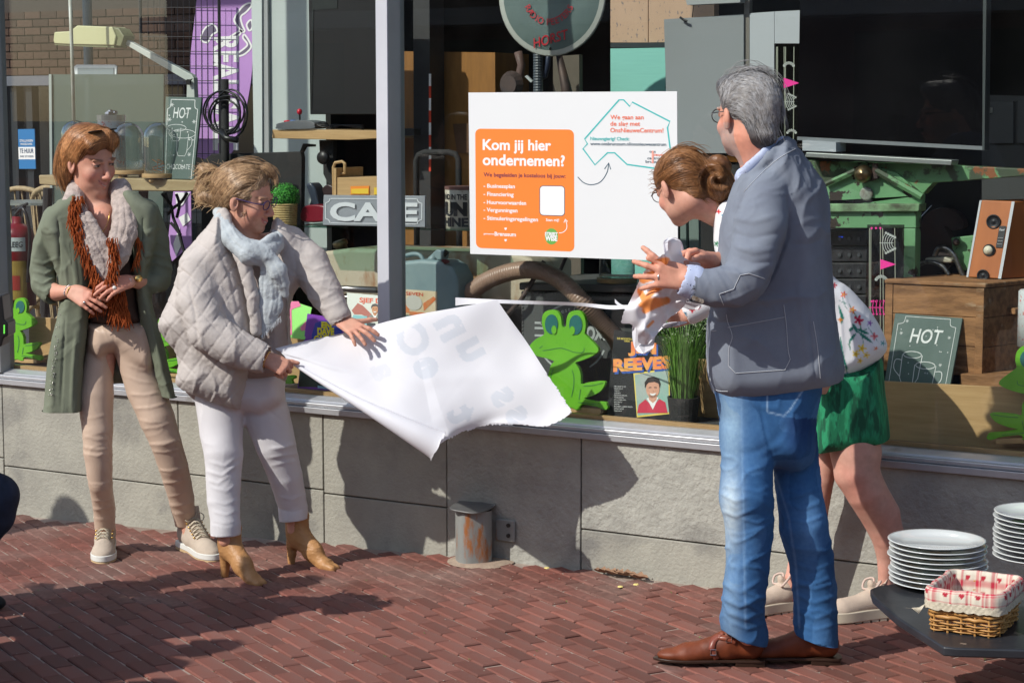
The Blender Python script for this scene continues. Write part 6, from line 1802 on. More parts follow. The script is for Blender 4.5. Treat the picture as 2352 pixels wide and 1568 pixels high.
KB=hand(sk,pl(303,645,.15),fw_((303,645,.15),(262,656,.20)),nrm(-TOC*.75-np.array([0,0,1.0])*.5),np.array([0,0,1.0])*.8+TOC*-.2,.95,(22,20,22,26),(2,0,-4,-8),(18,10))
sk.chain([(pl(240,790,0),.05),(pl(222,1000,.01),.036),(pl(241,1190,-.10),.028),(pl(243,1246,-.11),.028)],.02)
sk.chain([(pl(300,790,0),.06),(pl(368,990,.01),.036),(pl(426,1180,-.12),.028),(pl(438,1240,-.11),.026)],.02)
c=Cloth(sk,1);c.colour(SK1*(1.04,1.0,.98));c.noise(9,.0006)
paint_head(c,O1,A1,SC1,brow=(.24,.12,.06),smile=1.6,lip=(.56,.20,.18),teeth=True)
c.mottle();c.paint(np.clip((c.v-470)/40,0,1)*(c.v<760)*(c.u>190)*(c.u<300)*(c.z<99),(.58,.22,.15),.5)
for Kn,tip in((KA,0),):
 pass
body_c=c;body=c.build('body',SKIN,w1)
HR=M('hair_auburn',(.32,.135,.05),(.13,.05,.02),scale=22,rough=.5,bump=.5,bscale=60,stretch=(1,1,.25),bd=.003)
hs=SDF(.0045)
Lh=lambda x,y,z:O1+(A1[0]*x+A1[1]*y+A1[2]*z)*SC1
hs.ell(Lh(0,-.022,.048),np.array((.086,.098,.082))*SC1,A1,.02);hs.ell(Lh(-.01,.045,.10),np.array((.06,.045,.028))*SC1,A1,.03)
hs.cap(Lh(-.045,-.03,.02),Lh(-.062,-.05,-.06),.045,.028,.03);hs.cap(Lh(.045,-.03,.02),Lh(.062,-.05,-.05),.045,.026,.03)
hs.cap(Lh(-.0,-.07,.02),Lh(0,-.075,-.07),.055,.035,.03)
hs.cap(pl(150,360,.02),pl(150,430,.02),K(15),K(10),.02);hs.cap(pl(160,325,.02),pl(142,385,.02),K(18),K(14),.02)
hs.cap(Lh(-.05,.05,.085),Lh(.055,.055,.085),.030,.026,.02);hs.cap(pl(250,308,.09),pl(257,345,.08),K(11),K(5),.015)
hs.ell(Lh(0,.092,-.015),np.array((.056,.055,.072))*SC1,A1,.01,True);hs.ell(Lh(-.076,.012,-.012),np.array((.02,.024,.032)),A1,.008,True)
ch=Cloth(hs,1);ch.noise(14,.007,(1,1,.5),4);ch.noise(30,.004,(1,1,.6));ch.noise(60,.001,(1,1,.3),2)
HAIR1=ch.build('hair',HR,w1)
tree=bvh(ch)
g1=[[(248,300),(215,296),(175,318),(150,360),(140,400)],[(252,312),(225,306),(190,325),(168,360),(160,400)],[(256,326),(236,314),(205,325),(185,350),(172,372)],[(200,292),(165,305),(145,345),(136,380),(140,425)],[(186,296),(150,322),(136,360),(134,400),(146,440)],[(245,295),(258,310),(260,330),(256,348)],[(170,330),(155,370),(150,410),(160,445)],[(150,330),(138,360),(134,395),(142,420)],[(230,292),(255,300),(262,320),(258,340)]]
strands('hair_strands',g1,HAIRV,HAIR1,tree,60,7,.0009,.0015,seed=1,base=(.50,.24,.10))
m=MB()
def ssg(x,y,z):return Lh(x,y,z)
for x in(-1,1):m.prism([ssg(x*.032+.027*math.cos(a),.055+.0*a,.118+.006+.014*math.sin(a)*.6)+A1[1]*.02*math.sin(a)*SC1 for a in np.linspace(0,6.283,15)[:-1]],A1[2]*.004)
m.tube([ssg(-.07,.03,.11),ssg(-.088,-.02,.07)],.003,6)
m.build('sunglasses',BLKPL,w1,bevel=.001)
TOP=COTTON('top_brown',(.085,.055,.045),(.06,.04,.035),scale=12,bump=.2)
t=SDF(.006);t.poly(pl,[(196,575),(290,570),(310,610),(318,700),(320,748),(204,748),(204,680),(198,620)],.10,.05,.0)
c=Cloth(t,2);c.noise(14,.002);c.build('top',TOP,w1)
TR1=COTTON('trousers_beige_coated',(.60,.455,.355),(.55,.41,.315),scale=6,bump=.1,bscale=200)
TR1.node_tree.nodes['Principled BSDF'].inputs['Roughness'].default_value=.42
TR1.node_tree.nodes['Principled BSDF'].inputs['Specular IOR Level'].default_value=.5
t=SDF(.0055)
k2=pl.k(300,1000)
t.poly(pl,[(205,738),(320,736),(345,745),(362,800),(352,860),(300,850),(262,812),(225,830),(196,800),(198,760)],.105,.06,-.0)
t.chain([(pl(229,800,.0),32*k2),(pl(219,905,.01),43*k2),(pl(224,985,.03),37*k2),(pl(225,1040,.03),34*k2),(pl(231,1110,.01),29*k2),(pl(240,1170,-.08),26.5*k2),(pl(241,1220,-.13),25*k2)],.012)
t.chain([(pl(308,800,.0),47*k2),(pl(336,895,.01),46*k2),(pl(360,960,.03),42*k2),(pl(380,1012,.03),37*k2),(pl(398,1070,.0),35*k2),(pl(417,1145,-.08),31*k2),(pl(428,1210,-.14),26*k2)],.012)
t.cap(pl(262,830,.12),pl(268,900,.12),.004,.004,.01,None,True)
c=Cloth(t,2)
fl1=[]
for(a,b,w_,h_)in[((205,800),(250,830),4,.004),((290,836),(352,852),4,.005),((286,862),(356,880),3.5,.004),((296,905),(368,900),3.5,.006),((305,938),(385,925),3,.006),((312,962),(380,968),3,.004),((322,985),(400,968),4,.006),((338,1020),(414,1010),4,.008),((345,1035),(412,1032),3,.006),((358,1080),(428,1072),3,.005),((366,1108),(432,1098),3.5,.008),((380,1140),(440,1124),3,.004),((386,1160),(448,1150),5,.007),((398,1178),(450,1172),4,.005),((190,1000),(256,1008),4,.005),((188,1025),(258,1030),4,.007),((192,1042),(254,1040),3,.005),((205,1110),(258,1106),3,.005),((212,1148),(262,1144),3,.005),((213,1168),(262,1160),4,.007),((216,1190),(264,1186),4,.005),((178,960),(250,950),3,.003),((262,850),(266,900),3,-.004),((232,745),(262,800),2.5,.003),((262,745),(262,800),1.5,-.003)]:
 mx_,my_=(a[0]+b[0])/2,(a[1]+b[1])/2+5
 fl1.append(([a,(mx_,my_),b],w_,h_))
c.folds(fl1);c.wrinkle(12,.0025,(1,1,1.4),3);c.noise(10,.0015,seed=4);c.hem(pl(241,1216,-.12),-np.array([0,0,1.0])-RT*.1,.09);c.hem(pl(428,1207,-.13),-np.array([0,0,1.0]),.09)
c.build('trousers',TR1,w1)
CO=COTTON('coat_olive',(.19,.21,.155),(.155,.175,.125),scale=7,bump=.25,bscale=260)
t=SDF(.0055)
t.poly(pl,[(150,452),(120,478),(110,540),(130,620),(132,740),(120,860),(200,880),(330,880),(380,860),(352,740),(350,600),(366,500),(335,464),(280,445)],.06,.05,-.075)
t.poly(pl,[(172,440),(146,452),(108,484),(100,520),(112,580),(132,640),(136,700),(120,770),(108,830),(99,925),(98,970),(165,975),(186,960),(192,850),(203,740),(206,640),(196,540),(186,470)],.065,.04,.055,c=(150,700),dv=-.00002)
t.poly(pl,[(282,440),(328,458),(358,490),(352,560),(340,640),(352,700),(374,780),(398,880),(408,940),(382,935),(352,850),(325,760),(312,690),(308,600),(300,500)],.06,.035,.05)
t.chain([(pl(124,500,.0),K(28)),(pl(108,560,-.0),K(31)),(pl(100,620,.0),K(30)),(pl(101,655,.02),K(29)),(pl(116,676,.05),K(24))],.02)
t.chain([(pl(340,486,.0),K(27)),(pl(356,560,-.01),K(33)),(pl(364,615,.0),K(32)),(pl(364,642,.02),K(30)),(pl(352,652,.05),K(25))],.02)
t.cap(pl(122,684,.07),pl(150,676,.10),K(15),K(12),.004,None,True)
c=Cloth(t,2)
FK=1.25;c.folds([([(132,500),(138,560),(134,640)],4,-.008),([(330,500),(326,560),(336,620)],4,-.007),([(80,600),(100,606),(132,592)],3,.004),([(80,622),(104,630),(132,612)],3,.005),([(78,642),(100,652),(130,634)],3,.005),([(84,662),(104,670),(126,654)],3,.004),([(330,560),(360,555),(388,575)],3,.004),([(326,585),(355,582),(392,596)],3.5,.005),([(328,606),(358,604),(394,618)],3,.004),([(336,540),(352,520),(372,525)],3,.004),([(100,520),(112,535),(128,530)],3,.003),([(150,720),(146,800),(140,930)],3,-.004),([(175,760),(168,850),(164,940)],4,.004),([(128,770),(122,850),(118,930)],5,.004),([(340,700),(356,780),(380,880)],4,.004),([(168,560),(176,640),(172,700)],4,.004),([(150,600),(154,660),(150,720)],3,.003)]);FK=.42
c.wrinkle(6,.016,(1,1,.45),2);c.wrinkle(17,.004,(1,1,.8),8);c.noise(30,.0007,seed=6);c.hem(pl(140,943,.05),-np.array([0,0,1.0]),.16);c.hem(pl(392,911,.05),-np.array([0,0,1.0]),.12)
coat=c.build('coat',CO,w1)
tree=bvh(c)
def on(tree,u,v,off=.002):
 d=ray(u,v);d=d/np.linalg.norm(d);h_=tree.ray_cast(Vector(CAM),Vector(d))
 return None if h_[0]is None else np.array(h_[0])+np.array(h_[1])*off
m=MB();r=random.Random(2)
for k in range(70):
 t_=r.random();u=133-22*t_+r.uniform(0,9);v=705+210*t_
 if k>55:u,v=358+r.uniform(0,12),668+r.uniform(0,45)
 p=on(tree,u,v,.001)
 if p is not None:m.ball(p,.0022,6,4)
m.build('studs',M('stud_silver',(.75,.72,.65),rough=.2,metal=1),coat,smooth=True,kind='stuff')
SCG=COTTON('scarf_grey',(.50,.42,.38),(.36,.30,.27),scale=50,bump=.9,bscale=70,bd=.006)
t=SDF(.0045)
ks=pl.k(230,550)
f_=(TOC,.55)
t.chain([(pl(232,452,-.06),20*ks),(pl(174,436,.02),22*ks),(pl(168,462,.08),23*ks),(pl(190,520,.135),25*ks),(pl(214,572,.16),23*ks),(pl(236,626,.17),15*ks)],.012,f_)
t.chain([(pl(232,452,-.06),20*ks),(pl(276,434,.02),24*ks),(pl(288,476,.08),29*ks),(pl(284,535,.135),30*ks),(pl(268,590,.16),26*ks),(pl(250,634,.17),16*ks)],.012,f_)
t.chain([(pl(200,500,.14),14*ks),(pl(235,560,.16),14*ks),(pl(246,630,.17),9*ks)],.012,f_)
c=Cloth(t,1)
c.folds([([(165,460),(185,520),(225,590)],3,-.006),([(180,455),(205,520),(240,600)],3,-.006),([(285,460),(290,520),(262,600)],3,-.007),([(300,470),(308,520),(290,580)],3,-.005),([(272,450),(272,520),(256,590)],3,-.005)])
c.wrinkle(20,.007,(1,1,.8),5);c.noise(45,.0022,seed=3)
scf=c.build('scarf',SCG,w1);tree=bvh(c)
RU=COTTON('fringe_rust',(.36,.085,.022),(.24,.05,.014),scale=30)
r=random.Random(8);m=MB();
def fringe(path,n,ln,wd_,dd0,dirv=(0,1)):
 S_=spline([np.array(p,float)for p in path],8);L=len(S_)-1
 for k in range(n):
  t_=r.random()*L;a=int(t_);q=S_[a]*(1-(t_-a))+S_[min(a+1,L)]*(t_-a);fr=t_/L
  dd=dd0[0]+(dd0[1]-dd0[0])*fr+r.uniform(-.006,.012)
  l=ln*r.uniform(.6,1.2);du=(dirv[0]+r.uniform(-.35,.35))*l;u0=q[0]+r.uniform(-wd_,wd_)
  P=[pl(u0,q[1],dd),pl(u0+du*.4+r.uniform(-2,2),q[1]+l*.5,dd+.008),pl(u0+du,q[1]+l,dd+r.uniform(-.004,.006))]
  m.tube(P,[.0022,.0026,.0012],4,caps=False)
fringe([(178,450),(170,490),(182,540),(205,600),(228,660)],420,26,13,(.13,.19))
fringe([(258,545),(262,600),(250,650)],190,24,11,(.185,.20))
fringe([(300,520),(322,560),(312,600)],46,26,5,(.10,.14))
fringe([(262,660),(272,700),(278,722)],260,34,22,(.165,.15))
fringe([(222,700),(250,690),(280,700)],90,30,16,(.15,.15))
m.build('fringe',RU,scf,smooth=True,kind='stuff')
GOLD=M('gold',(.75,.48,.16),rough=.25,metal=1);SILV=M('silver',(.7,.7,.68),rough=.25,metal=1)
def bracelet(c0,ax,R,mat,parent,name='bracelet',bead=.0036,n=22):
 ax=nrm(ax);a=nrm(np.cross(ax,[0,0,1.0]));b=np.cross(ax,a);m=MB()
 for k in range(n):
  t=2*math.pi*k/n;m.ball(c0+(a*math.cos(t)+b*math.sin(t))*R,bead,7,5)
 return m.build(name,mat,parent,smooth=True)
ax_=fw_((162,669,.145),(205,690,.19))
bracelet(pl(157,668,.125),ax_,.0215,SILV,w1);bracelet(pl(163,670,.143),ax_,.0205,GOLD,w1)
ax_=fw_((303,645,.15),(262,656,.20))
bracelet(pl(303,646,.14),ax_,.0205,GOLD,w1);bracelet(pl(296,649,.155),ax_,.0200,SILV,w1,bead=.0028)
MB().lathe([(0,0),(.014,0),(.015,.004),(.013,.007),(0,.0075)],pl(318,640,.15),20,ax=TOC*.9+RT*.3+np.array([0,0,.3])).build('watch',GOLD,w1,smooth=True)
MB().ball(KA[2]+TOC*.009+(0,0,-.004),.006).build('ring',SILV,w1,smooth=True);MB().ball(KB[2]+TOC*.010,.008).build('ring',M('pearl',(.7,.68,.62),rough=.2),w1,smooth=True)
tb_=bvh(body_c);P=[on(tb_,*p,.002)for p in[tuple(q)for q in spline([(207,492),(224,516),(236,530),(246,514),(252,486)],6)]];P=[p for p in P if p is not None]
m=MB().tube(P,.0011,5);m.ball(P[len(P)//2]+(0,0,-.004),.004,8,6);m.build('necklace',GOLD,w1,smooth=True)
SUE=COTTON('sneaker_suede',(.50,.42,.34),(.44,.37,.30),scale=20,bump=.3,bscale=200)
SOLEW=M('sole_white',(.66,.66,.62),rough=.6);GUM=M('sole_gum',(.5,.36,.2),rough=.6);LACE=M('lace_cream',(.62,.57,.48),rough=.8)
def sneaker(parent,heel,toe,L,lab=None):
 c,Lc,k,strip=shoe(parent,'shoe',heel,toe,'sneaker',None,L=L)
 sh=c.build('shoe',SUE,parent,**({'label':lab}if lab else{}))
 def sp_(nm,mt,z0,z1,o=0):
  P=[(x+o,y)for y,x in[(-.004,.026),(.04,.033),(.10,.031),(.15,.036),(.20,.042),(.24,.039),(.27,.025),(.283,.008)]]
  P=P+[(-x,y)for x,y in P[::-1]];P=[tuple(p)for p in spline(P,3,True)]
  m=MB().prism([Lc(x,y,z0)for x,y in P],(0,0,(z1-z0)*k));m.build(nm,mt,sh,bevel=.003)
 sp_('outsole',GUM,.0,.010);sp_('midsole',SOLEW,.0105,.030,.001)
 m=MB()
 for j in range(6):
  y=.10+j*.015;zz=.122-(y-.09)*.56
  m.tube([Lc(-.024,y,zz-.010),Lc(-.010,y+.004,zz+.004),Lc(.010,y+.006,zz+.004),Lc(.024,y,zz-.010)],.0027*k,5)
  m.tube([Lc(.024,y,zz-.010),Lc(.0,y+.008,zz+.006),Lc(-.024,y+.012,zz-.013)],.0024*k,5)
 for sg in(-1,1):m.tube(spline([Lc(0,.10,.122),Lc(sg*.02,.085,.136),Lc(sg*.036,.095,.128),Lc(sg*.026,.108,.112),Lc(0,.10,.120)],5),.0022,5)
 m.build('laces',LACE,sh,smooth=True)
 m=MB().cap_ if False else MB()
 m.prism([Lc(x,y,z)for x,y,z in[(-.024,.096,.10),(.024,.096,.10),(.023,.078,.158),(-.023,.078,.158)]],(0,.006,0));m.build('tongue',SUE,sh,bevel=.004)
 m=MB()
 for j in range(5):
  for sg in(-1,1):m.ball(Lc(sg*.0275,.10+j*.016,.104-j*.009),.0046,7,5)
 m.build('eyelets',GOLD,sh,smooth=True)
 return sh
def gp_(u,v):p=G(u,v);return np.array([p[0],p[1],gz(p[0])-.002])
sneaker(w1,gp_(245,1255),gp_(234,1300),.33)
sneaker(w1,gp_(422,1256),gp_(504,1290),.33)
# woman 2: quilted jacket, pulling the sheet
pl=Pl(7.42)
w2=person('blonde woman with messy bun, quilted beige jacket and white trousers, pulling the sheet',7.42,620,1315)
O2=pl(566,455,.02);A2=head_axes(72,15,-8);SC2=1.06
s_=pl.k(560,460)
sk=SDF(.0034);head(sk,O2,A2,SC2,smile=1.0)
sk.cap(O2-A2[2]*.07-A2[1]*.02,pl(548,545,.0),.054,.06,.03)
sk.cap(pl(470,600,.05),pl(620,570,-.08),.06,.06,.05);sk.cap(pl(545,590,-.02),pl(555,850,-.02),.075,.07,.05)
sk.chain([(pl(455,620,.10),.05),(pl(484,765,.19),.032),(pl(560,806,.215),.030),(pl(607,822,.21),.026)],.015)
sk.chain([(pl(655,560,-.06),.05),(pl(730,640,.02),.042),(pl(778,728,.11),.030),(pl(786,738,.115),.026)],.015)
H2B=hand(sk,pl(783,737,.12),nrm(pl(806,750,.155)-pl(783,737,.12)),nrm(np.array([0,0,-1.0])*.75-TOC*.55),RT*.5+np.array([0,0,1.0])*.75-TOC*.3,.98,((10,16,12),(6,18,14),(8,16,14),(10,18,14)),(20,6,-8,-22),(60,-10))
H2A=hand(sk,pl(607,824,.215),nrm(pl(640,838,.22)-pl(607,824,.215)),nrm(np.array([0,0,-1.0])*.5+TOC*-.6),np.array([0,0,1.0])*.9+RT*.2,.95,((55,70,40),(62,75,40),(68,75,40),(70,75,40)),(3,0,-3,-6),(10,-25))
sk.chain([(pl(505,900,0),.07),(pl(512,1060,.03),.045),(pl(517,1190,.10),.032),(pl(519,1240,.12),.028)],.02)
sk.chain([(pl(598,900,-.04),.07),(pl(648,1070,-.05),.042),(pl(673,1165,-.10),.030),(pl(676,1215,-.1),.028)],.02)
c=Cloth(sk,1);c.colour(SK1*(1.0,.95,.92));c.noise(9,.0006)
paint_head(c,O2,A2,SC2,brow=(.22,.12,.07),smile=1.3,lip=(.50,.12,.13),teeth=True)
c.mottle();c.build('body',SKIN,w2)
HB=M('hair_blonde',(.29,.18,.09),(.12,.065,.03),scale=26,rough=.5,bump=.6,bscale=60,bd=.003)
hs=SDF(.0045);Lh=lambda x,y,z:O2+(A2[0]*x+A2[1]*y+A2[2]*z)*SC2
K=lambda px:px*s_
hs.ell(Lh(0,-.025,.042),np.array((.083,.098,.082))*SC2,A2,.02)
hs.cap(Lh(0,-.085,.01),Lh(0,-.075,-.035),.05,.04,.03);hs.cap(pl(540,392,.0),pl(612,392,.0),K(20),K(16),.02);hs.cap(pl(610,385,.03),pl(628,405,.03),K(13),K(7),.015)
hs.cap(pl(478,402,-.02),pl(470,450,-.02),K(20),K(22),.015);hs.cap(pl(466,384,-.02),pl(490,400,-.02),K(10),K(14),.015);hs.cap(pl(474,455,0),pl(498,470,0),K(16),K(18),.02)
hs.cap(pl(596,410,.07),pl(585,440,.08),K(9),K(6),.012);hs.cap(pl(540,440,.06),pl(520,470,.04),K(20),K(14),.02)
hs.ell(Lh(0,.092,-.020),np.array((.060,.062,.080))*SC2,A2,.01,True);hs.ell(Lh(-.076,.004,-.016),np.array((.022,.024,.034)),A2,.008,True);hs.ell(Lh(.076,.004,-.016),np.array((.022,.024,.034)),A2,.008,True)
ch=Cloth(hs,1);ch.noise(12,.006,seed=3);ch.noise(26,.005);ch.noise(60,.002,seed=2)
HAIR2=ch.build('hair',HB,w2);tree=bvh(ch)
g2=[[(625,395),(590,372),(545,375),(505,400),(478,430)],[(615,388),(575,375),(530,390),(500,420),(485,450)],[(608,400),(570,392),(530,410),(510,440),(495,465)],[(600,415),(565,412),(535,430),(515,455),(505,478)],[(596,420),(575,440),(545,455),(520,478)],[(580,380),(540,384),(500,408),(470,440)],[(605,402),(597,430),(578,468),(560,498)],[(628,398),(634,412),(634,430)],[(600,376),(625,388),(636,412)],[(480,392),(462,420),(456,450),(470,470)],[(490,400),(478,430),(474,460)],[(470,380),(458,386),(450,395)],[(455,430),(450,450),(462,470)],[(500,385),(478,382),(462,378)],[(612,392),(606,422),(592,456),(572,488),(556,504)],[(605,398),(600,430),(585,460),(566,484)]]
strands('hair_strands',g2,HAIRV,HAIR2,tree,64,6,.0009,.002,seed=2,base=(.44,.29,.165))
m=MB();r=random.Random(4)
for k in range(130):
 u,v=(r.uniform(455,505),r.uniform(380,475))if k<95 else(r.uniform(500,600),376)
 a=r.uniform(2.2,4.2)if k<95 else r.uniform(3.6,5.6);l=r.uniform(14,32)if k<95 else r.uniform(3,8)
 m.tube([pl(u,v,.02),pl(u+l*.5*math.cos(a),v+l*.5*math.sin(a)+1,.02),pl(u+l*math.cos(a+r.uniform(-.5,.5)),v+l*math.sin(a)+r.uniform(-3,5),.02)],[.0012,.0009,.0004],4,caps=False)
m.build('loose_wisps',M('hair_wisp',(.50,.34,.18),rough=.4),HAIR2,kind='stuff')
LENS=M('purple_frame',(.05,.03,.10),rough=.3)
sg=thing('glasses',None,None)if False else None
spectacles('rim',w2,O2,A2,SC2,LENS,.019,.016,.0022)
TR2=COTTON('trousers_off_white',(.68,.66,.675),(.63,.61,.625),scale=6,bump=.25,bscale=320)
t=SDF(.0055);k2=pl.k(560,1000)
t.poly(pl,[(446,845),(560,845),(650,840),(656,890),(648,930),(600,960),(556,950),(500,960),(448,920),(440,880)],.12,.07,-.01)
t.chain([(pl(500,895,.0),57*k2),(pl(509,990,.03),51*k2),(pl(513,1040,.06),46*k2),(pl(513,1092,.07),42*k2),(pl(514,1150,.09),39*k2),(pl(517,1196,.11),35*k2)],.012)
t.chain([(pl(602,895,-.03),51*k2),(pl(612,955,-.03),54*k2),(pl(632,1020,-.03),48*k2),(pl(655,1090,-.06),41*k2),(pl(667,1140,-.09),37*k2),(pl(673,1165,-.10),34*k2)],.012)
t.cap(pl(518,1203,.11),pl(518,1228,.11),36.5*k2,36*k2,.003);t.cap(pl(672,1168,-.10),pl(674,1192,-.10),36*k2,35*k2,.003)
c=Cloth(t,2)
c.folds([([(470,1080),(510,1092),(552,1062)],4,.008),([(480,1060),(516,1070),(552,1046)],4,.006),([(476,1102),(500,1110),(530,1090)],4,.006),([(486,1120),(520,1128),(548,1110)],4,.004),([(620,1030),(650,1028),(682,1018)],4,.008),([(612,1052),(650,1046),(690,1040)],4,.006),([(620,1070),(655,1062),(690,1058)],4,.005),([(488,1174),(518,1182),(548,1172)],3,.004),([(482,1150),(516,1158),(550,1146)],4,.004),([(640,1140),(672,1146),(700,1134)],4,.005),([(455,930),(470,1000),(476,1060)],2,.003),([(556,950),(556,1000),(552,1050)],3,-.004),([(558,960),(590,1030),(622,1100)],3,.004),([(485,1200),(518,1207),(551,1200)],2,-.004),([(638,1168),(672,1176),(706,1166)],2,-.004),([(500,930),(530,960),(550,960)],4,.005),([(600,930),(640,960),(660,980)],4,-.004)])
c.wrinkle(10,.004,(1,1,1.2),5);c.noise(9,.002,seed=5);c.hem(pl(518,1226,.11),-np.array([0,0,1.0]),.09);c.hem(pl(674,1192,-.10),-np.array([0,0,1.0])+RT*.1,.09);c.build('trousers',TR2,w2)
SW=COTTON('sweater_rose_beige',(.42,.35,.32),(.37,.305,.28),scale=9,bump=.5,bscale=160)
t=SDF(.006);t.poly(pl,[(540,590),(640,590),(660,620),(662,700),(662,850),(640,884),(560,888),(420,880),(440,760),(500,640)],.12,.06,-.005)
t.poly(pl,[(408,872),(450,886),(452,920),(430,905)],.04,.03,.02)
c=Cloth(t,2);c.noise(8,.004,seed=3);c.build('sweater',SW,w2)
QJ=COTTON('quilted_shell',(.51,.465,.435),(.445,.405,.38),scale=10,bump=.5,bscale=90,bd=.003)
t=SDF(.0052)
t.poly(pl,[(500,488),(478,512),(440,560),(412,595),(405,632),(392,676),(372,715),(361,745),(376,776),(398,806),(407,838),(402,880),(436,915),(490,938),(545,950),(562,915),(576,868),(592,800),(590,740),(580,680),(560,620),(540,570),(520,520)],.15,.085,.03)
t.poly(pl,[(632,500),(655,512),(690,545),(712,590),(702,640),(672,680),(668,740),(673,800),(664,806),(652,790),(650,700),(640,650),(622,600),(618,540)],.09,.05,-.03)
t.chain([(pl(458,615,.11),K(46)),(pl(456,690,.16),K(50)),(pl(480,762,.20),K(49)),(pl(535,796,.22),K(44)),(pl(594,819,.22),K(37))],.02)
t.chain([(pl(664,556,-.05),K(40)),(pl(712,606,.0),K(46)),(pl(745,668,.06),K(41)),(pl(778,724,.11),K(30))],.02)
t.chain([(pl(512,492,.06),K(16)),(pl(530,540,.13),K(17)),(pl(560,600,.165),K(18)),(pl(580,680,.17),K(17)),(pl(590,760,.16),K(15))],.012)
t.cap(pl(600,821,.222),pl(625,828,.225),K(27),K(29),.004,None,True);t.cap(pl(783,735,.115),pl(792,752,.12),K(21),K(24),.004,None,True)
c=Cloth(t,2)
q=np.zeros(len(c.V))
a1=(c.u*.80+c.v*.60+7*vnoise(c.V*7))%34-17;a2=(c.u*.72-c.v*.69+7*vnoise(c.V*7+5))%36-18
q=np.exp(-(a1/2.2)**2)+np.exp(-(a2/2.2)**2)
msk=np.clip((690-c.u)/40,0,1)*.8+.2
c.V=c.V-c.N*(np.minimum(q,1.2)*.0024*msk)[:,None]+c.N*((np.abs(a1)*np.abs(a2)/324)*.0012*msk)[:,None];c.N=vnormals(c.V,c.Q);c.upd()
c.folds([([(430,640),(448,720),(455,800)],4,-.010),([(412,600),(440,590),(480,620)],4,.006),([(404,630),(420,622),(445,640)],3,-.010),([(500,570),(530,640),(548,720)],4,-.009),([(470,830),(520,850),(590,852)],4,-.008),([(430,800),(480,835),(540,862)],4,.007),([(500,640),(520,690),(530,760)],5,.008),([(690,600),(720,620),(750,610)],4,.008),([(680,640),(716,650),(760,640)],4,.007),([(700,680),(730,690),(772,670)],4,.007),([(720,702),(746,708),(786,690)],4,.006),([(672,560),(680,610),(676,660)],4,-.008),([(560,772),(600,790),(608,800)],4,.005),([(752,740),(780,732),(800,720)],2.5,-.004),([(380,740),(420,770),(450,830)],5,.006),([(410,700),(430,760),(440,830)],4,-.006)])
c.wrinkle(9,.008,(1,1,.8),9);c.wrinkle(26,.0025,(1,1,1),4);c.noise(28,.001,seed=4);c.hem(pl(470,903,.0),-np.array([0,0,1.0])-RT*.33,.32)
c.build('quilted_jacket',QJ,w2)
SC=COTTON('scarf_blue_grey',(.47,.51,.53),(.40,.44,.46),scale=14,bump=.7,bscale=110,bd=.004)
t=SDF(.0045);f_=(TOC,.6)
t.chain([(pl(500,478,-.02),K(12)),(pl(508,505,.07),K(17)),(pl(532,548,.14),K(23)),(pl(572,582,.18),K(26)),(pl(610,586,.17),K(22)),(pl(636,560,.08),K(17)),(pl(640,530,.0),K(14))],.012)
t.chain([(pl(560,560,.16),K(14)),(pl(600,566,.16),K(13)),(pl(630,545,.10),K(12))],.012)
t.chain([(pl(618,592,.18),K(17)),(pl(638,622,.19),K(22)),(pl(650,652,.18),K(16)),(pl(656,676,.17),K(8))],.01,f_)
t.chain([(pl(612,596,.18),K(14)),(pl(618,650,.17),K(24)),(pl(620,700,.165),K(29)),(pl(612,735,.16),K(22)),(pl(601,770,.155),K(7))],.01,(TOC,.3))
c=Cloth(t,1)
c.folds([([(505,500),(535,560),(590,590)],3,-.007),([(515,495),(550,550),(610,575)],3,.006),([(520,530),(560,585),(600,605)],3,-.006),([(606,620),(604,690),(600,760)],3,-.006),([(622,620),(626,690),(616,740)],3,.006),([(638,640),(640,690),(632,730)],3,-.005),([(625,600),(640,630),(652,668)],3,-.006),([(618,605),(632,640),(645,672)],2.5,.005)])
c.noise(40,.0025,seed=7);c.colour((.98,1,1));
scf2=c.build('scarf',SC,w2);m=MB();r=random.Random(3)
for k in range(60):
 t_=r.random();
 if k<34:u,v=600+45*t_,772-45*t_+4
 else:u,v=648+14*t_,676-30*(1-t_)+10
 m.tube([pl(u,v-6,.165),pl(u+r.uniform(-2,4),v+r.uniform(2,9),.167)],[.0012,.0004],4,caps=False)
m.build('frayed_edge',M('fray_pale',(.55,.58,.6),rough=.9),scf2,kind='stuff')
bracelet(pl(612,825,.218),nrm(pl(640,838,.22)-pl(607,824,.215)),.030,GOLD,w2,bead=.0026,n=40)
bracelet(H2B[2]+nrm(pl(806,750,.055)-pl(783,737,.045))*.022,nrm(pl(806,750,.055)-pl(783,737,.045)),.0095,GOLD,w2,'ring',.0012,24)
BT=M('boot_tan_leather',(.47,.245,.10),(.40,.20,.078),scale=12,rough=.45,bump=.5,bscale=150,bd=.002,spec=.4)
def boot(parent,heel,toe,L,top):
 c,Lc,k,strip=shoe(parent,'boot',heel,toe,'boot',None,L=L)
 c.noise(60,.0006,(1,1,2.2),3,True);c.wrinkle(24,.003,(1,1,2.5),3)
 b=c.build('boot',BT,parent)
 P=[(.012,.15),(.026,.17),(.031,.195),(.030,.22),(.026,.238),(.010,.243)]
 P=P+[(-x,y)for x,y in P[::-1]]
 MB().prism([Lc(x,y,-.0)for x,y in P],(0,0,.006)).build('sole',M('boot_sole',(.30,.17,.08),rough=.5),b,bevel=.001)
boot(w2,gp_(512,1322),gp_(593,1341),.285,0)
boot(w2,gp_(664,1292),gp_(780,1309),.285,0)
